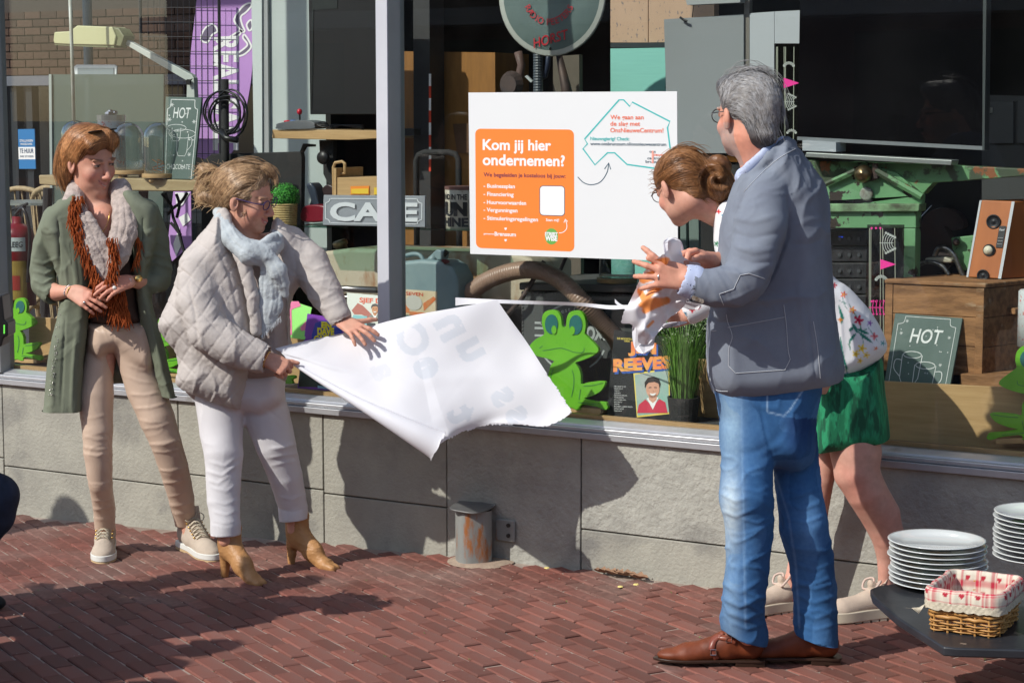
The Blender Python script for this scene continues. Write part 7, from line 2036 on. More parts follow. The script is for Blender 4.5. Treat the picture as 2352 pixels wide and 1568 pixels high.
# woman in floral top, bending behind the man
pl=Pl(6.60)
w3=person('woman with brown hair bun, floral top and green skirt, bending behind the man',6.60,1900,1412)
O3=pl(1566,428,.0);A3=head_axes(-148,26,4);SC3=1.03
s_=pl.k(1600,430);K=lambda px:px*s_
sk=SDF(.0034);head(sk,O3,A3,SC3,smile=.3)
sk.cap(O3-A3[2]*.06-A3[1]*.03,pl(1676,505,-.02),.050,.046,.02)
sk.cap(pl(1715,560,0),pl(1930,800,0),.055,.07,.03)
sk.chain([(pl(1712,565,.06),.04),(pl(1640,690,.06),.036),(pl(1598,716,.06),.034),(pl(1552,736,.05),.024)],.015)
hand(sk,pl(1552,735,.05),nrm(pl(1530,715,.06)-pl(1552,735,.05)),TOC*.3-RT*.5,np.array([0,0,1.0]),.92,(50,55,60,60),(3,0,-3,-6),(15,0))
sk.chain([(pl(1740,560,-.08),.045),(pl(1850,740,.02),.036),(pl(1880,820,.08),.030),(pl(1905,862,.13),.024)],.015)
hand(sk,pl(1912,850,.14),nrm(pl(1893,880,.14)-pl(1912,850,.14)),nrm(-RT*.7+FWH*.7),-TOC*.2-RT*.8,.92,(80,85,88,88),(0,0,0,0),(5,-20))
k2=pl.k(1980,1100)
sk.chain([(pl(1950,930,0),.09),(pl(1966,1040,.02),58*k2),(pl(1968,1085,.03),52*k2),(pl(1990,1128,.03),47*k2),(pl(2022,1182,.0),45*k2),(pl(2038,1228,-.01),38*k2),(pl(2038,1280,-.02),24*k2),(pl(2033,1328,-.02),16*k2),(pl(2040,1380,-.02),20*k2)],.012)
sk.chain([(pl(1920,930,-.1),.08),(pl(1900,1040,-.10),34*k2),(pl(1888,1100,-.10),28*k2),(pl(1872,1180,-.12),30*k2),(pl(1838,1262,-.12),22*k2),(pl(1818,1325,-.10),15*k2),(pl(1822,1370,-.10),18*k2)],.012)
c=Cloth(sk,1);c.colour(SK1*(1.0,.97,.97));c.noise(9,.0006)
paint_head(c,O3,A3,SC3,smile=.3)
c.paint((c.v>1000)*1.0,(.62,.33,.26),.6);c.paint(np.exp(-((c.u-1965)/30)**2-((c.v-1108)/25)**2)*(c.v>1000),(.62,.24,.18),.5)
c.mottle();c.build('body',SKIN,w3)
HR3=M('hair_chestnut',(.20,.085,.03),(.10,.04,.015),scale=26,rough=.42,bump=.5,bscale=60,bd=.003)
hs=SDF(.0042);Lh=lambda x,y,z:O3+(A3[0]*x+A3[1]*y+A3[2]*z)*SC3
hs.ell(Lh(0,-.012,.040),np.array((.080,.098,.080))*SC3,A3,.02);hs.cap(Lh(0,-.06,.0),Lh(0,-.06,-.045),.05,.035,.03)
hs.cap(pl(1642,425,.04),pl(1648,388,.04),K(37),K(33),.012);hs.cap(pl(1655,445,.03),pl(1668,470,.02),K(24),K(12),.015);hs.cap(pl(1600,395,.03),pl(1635,415,.04),K(22),K(24),.02)
hs.ell(Lh(0,.092,-.02),np.array((.060,.056,.082))*SC3,A3,.01,True)
for x in(-1,1):hs.ell(Lh(x*.076,.006,-.016),np.array((.022,.030,.036)),A3,.008,True)
ch=Cloth(hs,1);ch.noise(60,.0015,seed=2)
r_,th=np.hypot(ch.u-1646,ch.v-408),np.arctan2(ch.v-408,ch.u-1646)
mb_=np.exp(-(r_/44)**6);ch.V=ch.V+ch.N*(.011*np.sin(th*2+r_/5.5)*mb_)[:,None];ch.N=vnormals(ch.V,ch.Q);ch.upd()
HAIR3=ch.build('hair',HR3,w3);tree=bvh(ch)
g3=[[(1512,400),(1530,362),(1570,345),(1610,365),(1640,398)],[(1508,425),(1535,395),(1575,380),(1615,395)],[(1520,440),(1555,420),(1595,412),(1622,420)],[(1540,432),(1570,440),(1605,440),(1630,435)],[(1555,470),(1590,470),(1625,455)],[(1520,375),(1550,350),(1590,345),(1630,375)],[(1640,395),(1665,405),(1672,430),(1660,455),(1640,460)],[(1630,400),(1650,392),(1670,415),(1670,450),(1672,475)],[(1650,410),(1640,430),(1650,450),(1664,480)],[(1622,405),(1618,430),(1630,450),(1650,460)]]
strands('hair_strands',g3,HAIRV,HAIR3,tree,60,8,.0009,.0015,seed=5,base=(.30,.14,.055))
m=MB();r=random.Random(14)
for k in range(36):
 u,v=r.uniform(1498,1520),r.uniform(385,445);l=r.uniform(6,18);a=r.uniform(2.4,4.2)
 m.tube([pl(u+8,v,.0),pl(u+l*.5*math.cos(a),v+l*.5*math.sin(a),.0),pl(u+l*math.cos(a),v+l*math.sin(a)+r.uniform(-3,6),0)],[.0008,.0007,.0003],4,caps=False)
m.build('loose_wisps',M('hair_wisp3',(.25,.12,.05),rough=.4),HAIR3,kind='stuff')
spectacles('glasses',w3,O3,A3,SC3,M('glasses_brown',(.06,.03,.03),rough=.3),.020,.017,.0015)
FLO=M('floral_cloth',(1,1,1),(.96,.96,.96),scale=8,vcol=True,rough=.8,bump=.15,bscale=300,spec=.3)
t=SDF(.0045)
t.poly(pl,[(1645,472),(1700,450),(1800,490),(1880,580),(1915,636),(1952,664),(2004,722),(2038,790),(2024,822),(1985,850),(1932,874),(1880,880),(1800,800),(1720,700),(1650,600),(1638,530)],.12,.05,.0)
t.chain([(pl(1700,560,.08),.055),(pl(1645,680,.07),.050),(pl(1585,712,.07),.046)],.02);t.cap(pl(1584,713,.07),pl(1570,722,.07),.036,.036,.004,None,True)
t.chain([(pl(1745,560,-.08),.055),(pl(1850,735,.01),.05),(pl(1878,800,.06),.045)],.02)
c=Cloth(t,1);c.folds([([(1930,660),(1960,740),(1980,840)],6,.006),([(1990,720),(1985,780),(1960,850)],5,-.006),([(1930,720),(1935,800),(1925,860)],5,.006)]);c.noise(8,.002)
c.colour((.78,.78,.80))
def flower(u,v,r,col,mid,n=6,ph=0):
 d=np.hypot(c.u-u,c.v-v);th=np.arctan2(c.v-v,c.u-u)+ph
 m_=np.clip((r*(.72+.28*np.cos(n*th))-d)/1.6,0,1);c.paint(m_,col,1);c.paint(np.clip((r*.3-d)/1.5,0,1),mid,1)
def leafs(L,w_,col):
 for P in L:
  d,t_=pdist(c.u,c.v,P);c.paint(np.clip((w_*np.sin(np.pi*np.clip(t_,.02,.98))**.6-d)/1.2,0,1),col,1)
leafs([[(1945,690),(1975,740),(1985,800)],[(1935,800),(1942,840),(1950,880)],[(1955,745),(1975,760),(1995,755)],[(1960,770),(1950,790),(1955,810)]],2.2,(.05,.22,.14))
leafs([[(1958,742),(1970,765)],[(1968,755),(1998,768)],[(1968,760),(2005,788)],[(1966,765),(1950,785)],[(1950,760),(1962,750)],[(1930,770),(1934,820),(1948,850)],[(1926,700),(1935,730),(1932,745)]],4.2,(.02,.20,.15))
leafs([[(1930,660),(1940,700),(1950,715)],[(1924,688),(1950,700)],[(1990,745),(2020,790)]],1.6,(.10,.25,.22))
for q in[(1972,735,13,(.55,.02,.07),(.35,.0,.03),5),(1958,712,10,(.85,.25,.05),(.9,.6,.1),5),(1980,800,12,(.85,.62,.05),(.6,.3,.03),5),(1966,812,10,(.85,.62,.05),(.6,.3,.03),5),(1990,815,9,(.85,.66,.1),(.6,.3,.03),5),(1975,828,8,(.85,.62,.05),(.6,.3,.03),5),(2008,772,10,(.70,.18,.20),(.5,.05,.05),4),(2028,788,7,(.08,.35,.38),(.03,.2,.2),5),(1938,676,9,(.8,.12,.05),(.9,.5,.1),5),(1916,655,8,(.6,.02,.05),(.4,0,0),5),(1945,862,9,(.10,.25,.45),(.05,.1,.3),5),(1922,872,8,(.6,.03,.08),(.3,0,0),5),(1998,742,8,(.35,.15,.45),(.2,.05,.3),5),(2012,800,6,(.75,.2,.1),(.8,.5,.1),5),(1930,735,7,(.75,.25,.03),(.4,.1,0),4),(1651,486,7,(.7,.02,.03),(.4,0,0),4),(1662,496,7,(.06,.28,.40),(.03,.1,.3),5),(1658,520,6,(.25,.15,.4),(.1,.05,.3),5),(1590,712,8,(.6,.02,.04),(.3,0,0),4),(1575,720,6,(.05,.2,.3),(.02,.1,.2),5),(1604,706,7,(.6,.03,.08),(.3,0,0),5),(1646,560,8,(.04,.25,.12),(.02,.1,.05),5),(1644,590,7,(.65,.02,.03),(.3,0,0),5)]:
 flower(*q)
c.build('floral_top',FLO,w3)
SKT=M('skirt_green',(.008,.15,.065),(.016,.25,.11),scale=24,rough=.7,bump=.3,bscale=40,stretch=(2.2,2.2,.6),detail=3,lo=.42,hi=.56,c3=(.005,.085,.04),s3=16,lo3=.5,hi3=.58)
t=SDF(.005)
t.poly(pl,[(1872,830),(1975,838),(2026,818),(2033,880),(2043,960),(2044,1030),(2000,1048),(1950,1055),(1900,1062),(1864,1060),(1866,950)],.14,.07,-.03)
c=Cloth(t,2);c.folds([([(1990,850),(2000,930),(1990,1010)],5,-.006),([(1940,860),(1950,940),(1944,1020)],6,.005),([(2015,900),(2020,1000)],4,.004),([(1900,870),(1905,960),(1900,1030)],5,.004)]);c.noise(10,.002)
c.hem(pl(1955,1020,.0),RT*.16-np.array([0,0,1.0]),.45);c.build('skirt',SKT,w3)
PLT=COTTON('platform_sneaker',(.52,.42,.335),(.48,.385,.31),scale=16,bump=.25,bscale=200)
def platform(parent,heel,toe,L):
 c,Lc,k,strip=shoe(parent,'shoe',heel,toe,'platform',None,L=L)
 sh=c.build('shoe',PLT,parent)
 P=[(x,y)for y,x in[(-.006,.026),(.04,.036),(.10,.035),(.15,.038),(.20,.044),(.24,.041),(.272,.027),(.287,.008)]];P=P+[(-x,y)for x,y in P[::-1]];P=[tuple(p)for p in spline(P,3,True)]
 MB().prism([Lc(x,y,.006)for x,y in P],(0,0,.034*k)).build('platform_sole',M('platform_cream',(.56,.49,.38),rough=.6),sh,bevel=.004)
 for j in range(9):
  y=.01+j*.031;MB().box((-1,-1,-1),(-.99,-.99,-.99))if False else None
  MB().prism([Lc(x,yy,.0)for x,yy in[(-.034,y),(.034,y),(.034,y+.024),(-.034,y+.024)]],(0,0,.0065*k)).build('tread',_m['platform_cream'],sh)
 m=MB()
 for j in range(5):
  y=.115+j*.016;zz=.094-(y-.09)*.42
  m.tube([Lc(-.026,y,zz-.010),Lc(0,y+.004,zz+.006),Lc(.026,y,zz-.010)],.0042*k,6)
 for sg_ in(-1,1):m.tube(spline([Lc(0,.105,.10),Lc(sg_*.02,.09,.125),Lc(sg_*.038,.11,.118),Lc(sg_*.026,.125,.095),Lc(0,.11,.098)],5),.0040,6)
 m.build('laces',M('lace_rose',(.55,.42,.36),rough=.8),sh,smooth=True)
 MB().prism([Lc(x,y,z)for x,y,z in[(-.024,.095,.085),(.024,.095,.085),(.022,.065,.130),(-.022,.065,.130)]],(0,.006,0)).build('tongue',PLT,sh,bevel=.004)
def gp_(u,v):p=G(u,v);return np.array([p[0],p[1],gz(p[0])-.002])
platform(w3,gp_(1856,1395),gp_(1754,1408),.285)
platform(w3,gp_(2068,1412),gp_(1926,1428),.30)
# man in a grey blazer and jeans
pl=Pl(6.04)
mn=person('grey haired man in a grey blue blazer and jeans, holding crumpled paper',6.04,1740,1520)
O4=pl(1716,266,.0);A4=head_axes(-151,4,0);SC4=1.07
s_=pl.k(1720,270);K=lambda px:px*s_
sk=SDF(.0036);head(sk,O4,A4,SC4,smile=.2,male=True)
sk.cap(O4-A4[2]*.06-A4[1]*.03,pl(1755,380,-.0),.062,.072,.03)
sk.cap(pl(1765,445,.10),pl(1775,445,-.12),.045,.045,.04);sk.cap(pl(1775,450,0),pl(1760,850,0),.07,.07,.05)
sk.chain([(pl(1752,450,.16),.05),(pl(1720,640,.23),.045),(pl(1610,652,.26),.034),(pl(1578,640,.265),.029)],.015)
sk.chain([(pl(1760,450,-.14),.05),(pl(1735,620,-.08),.045),(pl(1650,605,.05),.034),(pl(1622,598,.09),.028)],.015)
fA=nrm(pl(1545,634,.265)-pl(1582,643,.265))
H4A=hand(sk,pl(1584,645,.265),fA*1.0,nrm(FWH*.9-RT*.25),np.array([0,0,1.0])*.9+RT*.3,1.06,((6,20,14),(10,22,16),(12,24,16),(14,24,18)),(27,5,-12,-30),(4,-25))
H4B=hand(sk,pl(1628,600,.08),nrm(pl(1592,585,.12)-pl(1628,600,.08)),nrm(TOC*.3-np.array([0,0,1.0])),TOC*.7+np.array([0,0,.4]),1.08,(40,45,50,50),(4,0,-3,-6),(20,10))
sk.chain([(pl(1730,940,.03),.06),(pl(1716,1140,.06),.045),(pl(1708,1380,.05),.032),(pl(1718,1460,.03),.03)],.02)
sk.chain([(pl(1815,940,-.04),.06),(pl(1843,1180,-.02),.045),(pl(1872,1380,-.02),.032),(pl(1880,1460,-.02),.03)],.02)
c=Cloth(sk,1);c.colour(SK1*(1.06,.94,.90));c.noise(9,.0007)
paint_head(c,O4,A4,SC4,brow=(.25,.22,.20),smile=.1,beard=(.34,.28,.26),lip=(.45,.18,.15))
c.mottle(.13);c.build('body',SKIN,mn)
HG=M('hair_grey',(.17,.17,.175),(.055,.055,.06),scale=34,rough=.5,bump=.6,bscale=70,bd=.003)
hs=SDF(.0042);Lh=lambda x,y,z:O4+(A4[0]*x+A4[1]*y+A4[2]*z)*SC4
hs.ell(Lh(0,-.016,.046),np.array((.080,.095,.078))*SC4,A4,.02);hs.ell(Lh(0,.045,.092),np.array((.062,.046,.032))*SC4,A4,.03)
hs.cap(Lh(0,-.062,.02),Lh(0,-.070,-.055),.060,.048,.03)
hs.ell(Lh(0,.092,-.015),np.array((.062,.050,.085))*SC4,A4,.01,True)
for x in(-1,1):hs.ell(Lh(x*.082,.006,-.022),np.array((.026,.032,.042)),A4,.008,True)
ch=Cloth(hs,1);ch.noise(20,.004,seed=5);ch.noise(48,.0012,seed=2)
ch.C=np.tile(np.array([1.,1.,1.]),(len(ch.V),1))
ch.paint(np.clip((ch.v-292)/30,0,1),(.45,.36,.33),1)
HGV=M('hair_grey_short',(.17,.17,.175),(.06,.06,.065),scale=34,vcol=True,rough=.5,bump=.6,bscale=70,bd=.003)
HAIR4=ch.build('hair',HGV,mn);tree=bvh(ch)
g4=[[(1668,200),(1690,165),(1730,160),(1762,185),(1775,225)],[(1662,225),(1690,195),(1725,185),(1750,215),(1755,250)],[(1658,245),(1685,225),(1715,220),(1735,245)],[(1690,175),(1730,158),(1770,172),(1792,215),(1795,262)],[(1700,168),(1745,152),(1780,175),(1798,220)],[(1665,262),(1690,250),(1718,262),(1730,292)],[(1700,240),(1722,250),(1738,280)],[(1730,225),(1748,250),(1755,290)],[(1755,215),(1770,250),(1775,292)],[(1775,210),(1788,250),(1790,290)],[(1700,205),(1738,200),(1760,232),(1766,270)],[(1676,215),(1700,205),(1722,212)],[(1740,270),(1752,300),(1760,318)],[(1765,268),(1776,300),(1780,318)],[(1660,235),(1668,205),(1690,180)]]
strands('hair_strands',g4,HAIRV,HAIR4,tree,80,9,.0009,.0015,jl=.35,seed=9,base=(.33,.33,.34),nseg=8)
spectacles('glasses',mn,O4,A4,SC4,M('glasses_black',(.03,.03,.035),rough=.3),.022,.019,.0016)
SHI=M('shirt_pale_blue',(.48,.54,.72),(.44,.50,.68),scale=20,rough=.85,c3=(.06,.07,.16),s3=170,lo3=.69,hi3=.70,detail=1)
def part_(nm,fn,mat,h=.004,it=1):
 t=SDF(h);fn(t);c=Cloth(t,it);c.build(nm,mat,mn)
def f1(t):t.chain([(pl(1700,408,.02),K(15)),(pl(1722,385,.08),K(14)),(pl(1760,350,.09),K(13)),(pl(1797,325,.02),K(12)),(pl(1800,330,-.08),K(12))],.01,(nrm(TOC+RT*.5),.5));t.cap(pl(1706,402,.04),pl(1700,420,.06),K(14),K(4),.01)
def f2(t):t.chain([(pl(1592,648,.26),K(39)),(pl(1580,645,.262),K(37))],.01);t.cap(pl(1578,643,.262),pl(1560,638,.262),K(31),K(33),.003,None,True)
def f3(t):t.chain([(pl(1640,602,.06),K(22)),(pl(1630,601,.075),K(20))],.01)
part_('shirt_collar',f1,SHI);part_('shirt_cuff',f2,SHI);part_('shirt_cuff',f3,SHI)
JN=M('denim',(1,1,1),(.80,.84,.9),scale=70,vcol=True,rough=.85,bump=.3,bscale=420,bd=.001,spec=.2)
t=SDF(.0055);k2=pl.k(1760,1100)
t.poly(pl,[(1652,850),(1876,850),(1876,960),(1873,1045),(1840,1085),(1782,1075),(1730,1080),(1660,1065),(1652,960)],.14,.08,.0)
t.chain([(pl(1716,1000,.06),61*k2),(pl(1717,1060,.07),60*k2),(pl(1713,1142,.09),64*k2),(pl(1721,1205,.08),57*k2),(pl(1718,1300,.07),52*k2),(pl(1708,1370,.07),50*k2),(pl(1706,1420,.05),52*k2),(pl(1712,1462,.04),53*k2)],.012)
t.chain([(pl(1822,1000,-.07),55*k2),(pl(1830,1080,-.05),54*k2),(pl(1836,1140,-.03),55*k2),(pl(1845,1205,-.02),57*k2),(pl(1864,1285,-.03),53*k2),(pl(1872,1370,-.03),52*k2),(pl(1875,1478,-.02),53*k2)],.012)
c=Cloth(t,2);c.hem(pl(1702,1459,.04),RT*-.35-np.array([0,0,.937]),.13);c.hem(pl(1876,1468,-.02),RT*-.27-np.array([0,0,.96]),.13)
c.folds([([(1652,1130),(1690,1150),(1720,1142)],5,.010),([(1655,1170),(1690,1185),(1740,1165)],5,.008),([(1700,1120),(1740,1130),(1778,1112)],5,.006),([(1700,1190),(1740,1200),(1776,1186)],4,.006),([(1670,1220),(1700,1228),(1760,1210)],4,.004),([(1664,1340),(1700,1360),(1752,1330)],5,.008),([(1658,1372),(1700,1392),(1760,1366)],5,.010),([(1660,1400),(1710,1420),(1764,1400)],5,.008),([(1672,1425),(1716,1444),(1758,1430)],4,.006),([(1800,1150),(1840,1170),(1890,1150)],5,.008),([(1790,1120),(1840,1135),(1886,1120)],4,.006),([(1800,1190),(1850,1200),(1900,1180)],4,.006),([(1820,1290),(1870,1310),(1918,1290)],4,.005),([(1822,1330),(1870,1352),(1926,1336)],5,.008),([(1826,1362),(1870,1384),(1926,1366)],5,.009),([(1824,1396),(1870,1420),(1926,1400)],5,.008),([(1830,1430),(1870,1446),(1924,1432)],4,.006),([(1780,1060),(1782,1150),(1800,1230)],3.5,-.008),([(1745,930),(1760,1000),(1778,1060)],5,-.006),([(1700,900),(1702,1000),(1706,1200)],2,.0025),([(1800,1180),(1815,1240),(1830,1330)],2.5,.003)])
c.wrinkle(11,.006,(1,1,1.2),3);c.wrinkle(26,.0016,(1,1,1.1),6)
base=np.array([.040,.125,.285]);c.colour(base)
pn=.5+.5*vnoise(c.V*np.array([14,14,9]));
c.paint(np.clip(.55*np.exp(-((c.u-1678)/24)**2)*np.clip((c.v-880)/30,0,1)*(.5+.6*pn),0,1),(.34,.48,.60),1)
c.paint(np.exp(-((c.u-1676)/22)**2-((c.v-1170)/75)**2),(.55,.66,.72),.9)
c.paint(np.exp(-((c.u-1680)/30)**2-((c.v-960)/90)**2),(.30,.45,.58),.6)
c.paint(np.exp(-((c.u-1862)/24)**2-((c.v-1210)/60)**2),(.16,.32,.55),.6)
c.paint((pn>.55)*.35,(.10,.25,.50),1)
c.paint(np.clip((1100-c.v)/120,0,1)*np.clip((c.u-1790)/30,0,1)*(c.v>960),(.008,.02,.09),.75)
for P in([(1703,880),(1704,1000),(1708,1200),(1712,1440)],[(1782,1090),(1812,1190),(1828,1300),(1836,1440)]):
 d,_=pdist(c.u,c.v,P);c.paint(np.exp(-(d/2.6)**2)*.7,(.22,.38,.60),.8)
d,_=pdist(c.u,c.v,[(1763,880),(1762,945),(1800,955),(1815,940),(1848,890)]);c.paint(np.exp(-(d/1.8)**2),(.28,.42,.6),.9)
hem=[(1647,1440),(1700,1466),(1757,1480)],[(1822,1452),(1870,1478),(1928,1482)]
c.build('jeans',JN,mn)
BZ=COTTON('blazer_blue_grey',(.20,.225,.27),(.17,.19,.235),scale=10,bump=.3,bscale=380,bd=.001)
t=SDF(.0055)
t.poly(pl,[(1696,402),(1722,378),(1758,345),(1795,316),(1815,314),(1842,346),(1872,386),(1895,430),(1908,500),(1914,620),(1920,700),(1931,780),(1942,850),(1920,905),(1860,922),(1800,932),(1740,940),(1680,936),(1648,912),(1629,872),(1624,800),(1628,720),(1637,650),(1646,590),(1652,530),(1668,470)],.175,.09,.0)
t.chain([(pl(1758,448,.15),K(50)),(pl(1747,520,.20),K(58)),(pl(1731,590,.23),K(52)),(pl(1712,642,.25),K(50)),(pl(1690,655,.26),K(46)),(pl(1645,660,.265),K(42)),(pl(1598,656,.265),K(40))],.02)
t.chain([(pl(1750,470,-.15),K(50)),(pl(1720,590,-.10),K(45)),(pl(1660,612,.0),K(32)),(pl(1640,606,.04),K(26))],.02)
t.chain([(pl(1706,424,.10),K(10)),(pl(1730,398,.13),K(11)),(pl(1765,362,.14),K(11)),(pl(1806,328,.07),K(12)),(pl(1822,330,-.05),K(12))],.008,(nrm(TOC+np.array([0,0,.6])),.45))
t.cap(pl(1590,655,.265),pl(1570,652,.265),K(36),K(37),.003,None,True);t.cap(pl(1638,606,.045),pl(1620,604,.05),K(22),K(24),.003,None,True)
t.poly(pl,[(1640,800),(1880,790),(1884,920),(1640,930)],.135,.06,.0)if False else None
c=Cloth(t,2)
c.folds([([(1690,470),(1720,478),(1760,462)],5,.006),([(1684,500),(1730,510),(1780,496)],6,.008),([(1680,535),(1730,548),(1790,535)],6,-.007),([(1682,560),(1730,580),(1780,570)],5,.007),([(1690,590),(1730,606),(1772,600)],5,-.006),([(1640,622),(1660,650),(1680,690)],4,.006),([(1660,618),(1682,645),(1700,680)],4,-.006),([(1680,612),(1702,640),(1724,668)],4,.006),([(1618,625),(1630,655),(1650,690)],4,.004),([(1600,630),(1608,655),(1622,690)],4,.003),([(1660,690),(1700,680),(1740,660)],4,.005),([(1808,430),(1812,500),(1808,545),(1780,620),(1745,680)],4,-.022),([(1820,520),(1860,505),(1890,500)],6,.005),([(1815,560),(1860,560),(1900,545)],6,-.005),([(1820,470),(1850,430),(1862,400)],8,.004),([(1835,640),(1842,720),(1860,860)],7,.007),([(1870,700),(1880,780),(1890,860)],5,.006),([(1856,720),(1866,800),(1874,874)],2.5,-.010),([(1650,760),(1660,820),(1664,890)],7,.004),([(1690,800),(1720,790),(1760,770)],6,.004),([(1632,720),(1650,740),(1700,742)],5,-.009),([(1706,436),(1740,400),(1780,366),(1824,338)],2.2,-.005)])
c.hem(pl(1760,891,.0),RT*.13-np.array([0,0,1.0]),.45);c.wrinkle(7,.013,(1,1,.8),11);c.wrinkle(18,.004,(1,1,1),2)
bz=c.build('blazer',BZ,mn);tree=bvh(c)
ST=M('stitch_white',(.50,.52,.55),rough=.8)
def stitch(L,name,mat,r=.0011,dash=True):
 m=MB()
 for P in L:
  Q=[tuple(p)for p in spline(P,10)]if len(P)>2 else[tuple(np.array(P[0])*(1-t)+np.array(P[1])*t)for t in np.linspace(0,1,30)]
  W_=[on(tree,u,v,.0012)for u,v in Q];W_=[w for w in W_ if w is not None]
  if len(W_)>3:m.tube(W_,r,4,caps=False)
 if m.V:m.build(name,mat,bz,smooth=True)
stitch([[(1672,752),(1802,728)],[(1800,700),(1806,745),(1810,800),(1815,825)],[(1815,825),(1803,849)],[(1803,849),(1690,857)],[(1690,857),(1674,840)],[(1674,840),(1675,800),(1682,772),(1672,740),(1669,722)],[(1652,675),(1685,664)],[(1685,664),(1700,632)],[(1700,632),(1720,628)],[(1720,628),(1756,640)],[(1652,675),(1662,700)],[(1632,700),(1625,780),(1628,850),(1642,892),(1672,898)],[(1868,738),(1878,800),(1884,868)]],'seam_stitching',ST)
stitch([[(1710,440),(1744,404),(1784,368),(1826,342)],[(1634,760),(1646,759)]],'collar_edge',ST)
m=MB()
for k in range(4):
 p=on(tree,1594+k*6,683+k*2.4,.002)
 if p is not None:m.lathe([(0,0),(.0065,0),(.0065,.003),(0,.003)],p,10,ax=TOC)
m.build('cuff_button',M('button_horn',(.12,.08,.05),(.4,.35,.3),scale=80,rough=.3),bz)
MB().tube([H4A[2]+fA*.018*.0+(A_ if False else(RT*math.cos(a)*.3*-1+np.array([0,0,1.0])*math.sin(a)+TOC*math.cos(a))*.0115)for a in np.linspace(0,6.283,17)[:-1]],.002,6,closed=True).build('ring',SILV,mn,smooth=True)
SU=M('suede_rust_brown',(.19,.042,.012),(.12,.025,.007),scale=14,rough=.55,bump=.2,bscale=300,bd=.001)
LEA=M('strap_leather',(.26,.075,.04),(.2,.05,.03),scale=14,rough=.35);SOLB=M('sole_dark',(.035,.018,.012),rough=.35)
def monk(parent,heel,toe,L,buckles):
 c,Lc,k,strip=shoe(parent,'shoe',heel,toe,'dress',None,L=L)
 sh=c.build('shoe',SU,parent);tr_=bvh(c)
 P=[(x,y)for y,x in[(-.004,.026),(.04,.033),(.10,.030),(.15,.037),(.20,.041),(.245,.034),(.278,.018),(.292,.004)]];P=P+[(-x,y)for x,y in P[::-1]];P=[tuple(p)for p in spline(P,3,True)]
 MB().prism([Lc(x,y,.012)for x,y in P],(0,0,.007*k)).build('sole',SOLB,sh,bevel=.002)
 Ph=[(x,y)for x,y in[(.026,-.004),(.031,.03),(.030,.075),(-.030,.075),(-.031,.03),(-.026,-.004)]]
 MB().prism([Lc(x,y,.0)for x,y in Ph],(0,0,.0145*k)).build('heel',SOLB,sh,bevel=.002)
 return sh,tr_
sh1,tr1=monk(mn,gp_(1752,1524),gp_(1517,1522),.325,True)
sh2,tr2=monk(mn,gp_(1926,1520),gp_(1735,1516),.325,False)
def strap(P,w_,name,mat,parent,tree,off=.003):
 Q=[np.array(p)for p in spline([np.array(p,float)for p in P],5)];V=[];
 for i,q in enumerate(Q):
  t=nrm(np.append(Q[min(i+1,len(Q)-1)]-Q[max(i-1,0)],0))[:2];n=np.array([-t[1],t[0]])*w_
  for sg_ in(-1,0,1):
   p=on(tree,q[0]+n[0]*sg_,q[1]+n[1]*sg_,off)
   if p is None:p=V[-1]if V else np.array(pl(q[0],q[1],.12))
   V.append(p)
 F_=[(i*3+j,i*3+j+1,i*3+j+4,i*3+j+3)for i in range(len(Q)-1)for j in(0,1)]
 o=mesh(name,V,F_,mat,parent,smooth=True);md=o.modifiers.new('s','SOLIDIFY');md.thickness=.002;md.offset=0;return o
strap([(1660,1450),(1640,1470),(1634,1492)],7,'strap',LEA,sh1,tr1);strap([(1634,1484),(1640,1500),(1646,1512)],6,'strap',LEA,sh1,tr1);strap([(1648,1462),(1672,1466),(1690,1474)],6,'strap',LEA,sh1,tr1)
for u,v in((1638,1496),(1674,1468)):
 p=on(tr1,u,v,.006)
 if p is not None:MB().tube([p+RT*a*.0085+np.array([0,0,1.0])*b*.0085 for a,b in((-1,-1),(1,-1),(1,1),(-1,1))],.0014,5,closed=True).build('buckle',SILV,sh1)
# photographer crouching at the left edge, bystanders out of frame
pl=Pl(6.2)
ph=person('crouching photographer in dark jeans cut by the left edge, only a knee and camera showing',6.2,-60,1560)
DNM=M('denim_dark',(.018,.028,.055),(.012,.018,.035),scale=30,rough=.85,bump=.3,bscale=300)
BJ=COTTON('jacket_black',(.02,.02,.022),(.03,.03,.032),scale=8)
b0=pl(-140,1150,0)
sk=SDF(.006);OP=pl(-108,700,.05);AP=head_axes(150,5,0)
head(sk,OP,AP,1.05);sk.cap(OP-np.array([0,0,.08]),pl(-150,800,0),.05,.06,.03);sk.cap(pl(-150,820,0),pl(-190,1180,0),.09,.10,.05)
sk.chain([(pl(-190,830,-.1),.045),(pl(-110,980,-.12),.04),(pl(-60,850,-.1),.03),(pl(-36,790,-.08),.026)],.015)
hand(sk,pl(-34,790,-.08),np.array([0,0,1.0])+RT*.3,-RT,FWH,1.0,(50,50,50,50));sk.cap(pl(-10,1165,.05),pl(4,1160,.05),.012,.008)
c=Cloth(sk,1);c.colour(SK1);c.build('body',SKIN,ph)
t=SDF(.006);t.chain([(pl(-190,1150,-.05),.12),(pl(-80,1120,-.02),.095),(pl(-12,1142,.0),.080),(pl(-18,1180,.0),.076),(pl(-80,1270,-.02),.062),(pl(-130,1370,-.05),.05)],.02)
t.chain([(pl(-200,1170,.15),.11),(pl(-120,1180,.25),.085),(pl(-160,1360,.2),.06),(pl(-190,1460,.2),.05)],.02)
c=Cloth(t,2);c.folds([([(-10,1080),(20,1110),(30,1150)],5,.004)]);c.noise(9,.004);c.build('jeans',DNM,ph)
t=SDF(.007);t.cap(pl(-150,820,0),pl(-190,1130,0),.15,.16,.05);t.chain([(pl(-190,830,-.1),.07),(pl(-110,980,-.12),.06),(pl(-55,850,-.1),.045)],.02);c=Cloth(t,2);c.noise(8,.005);c.build('jacket',BJ,ph)
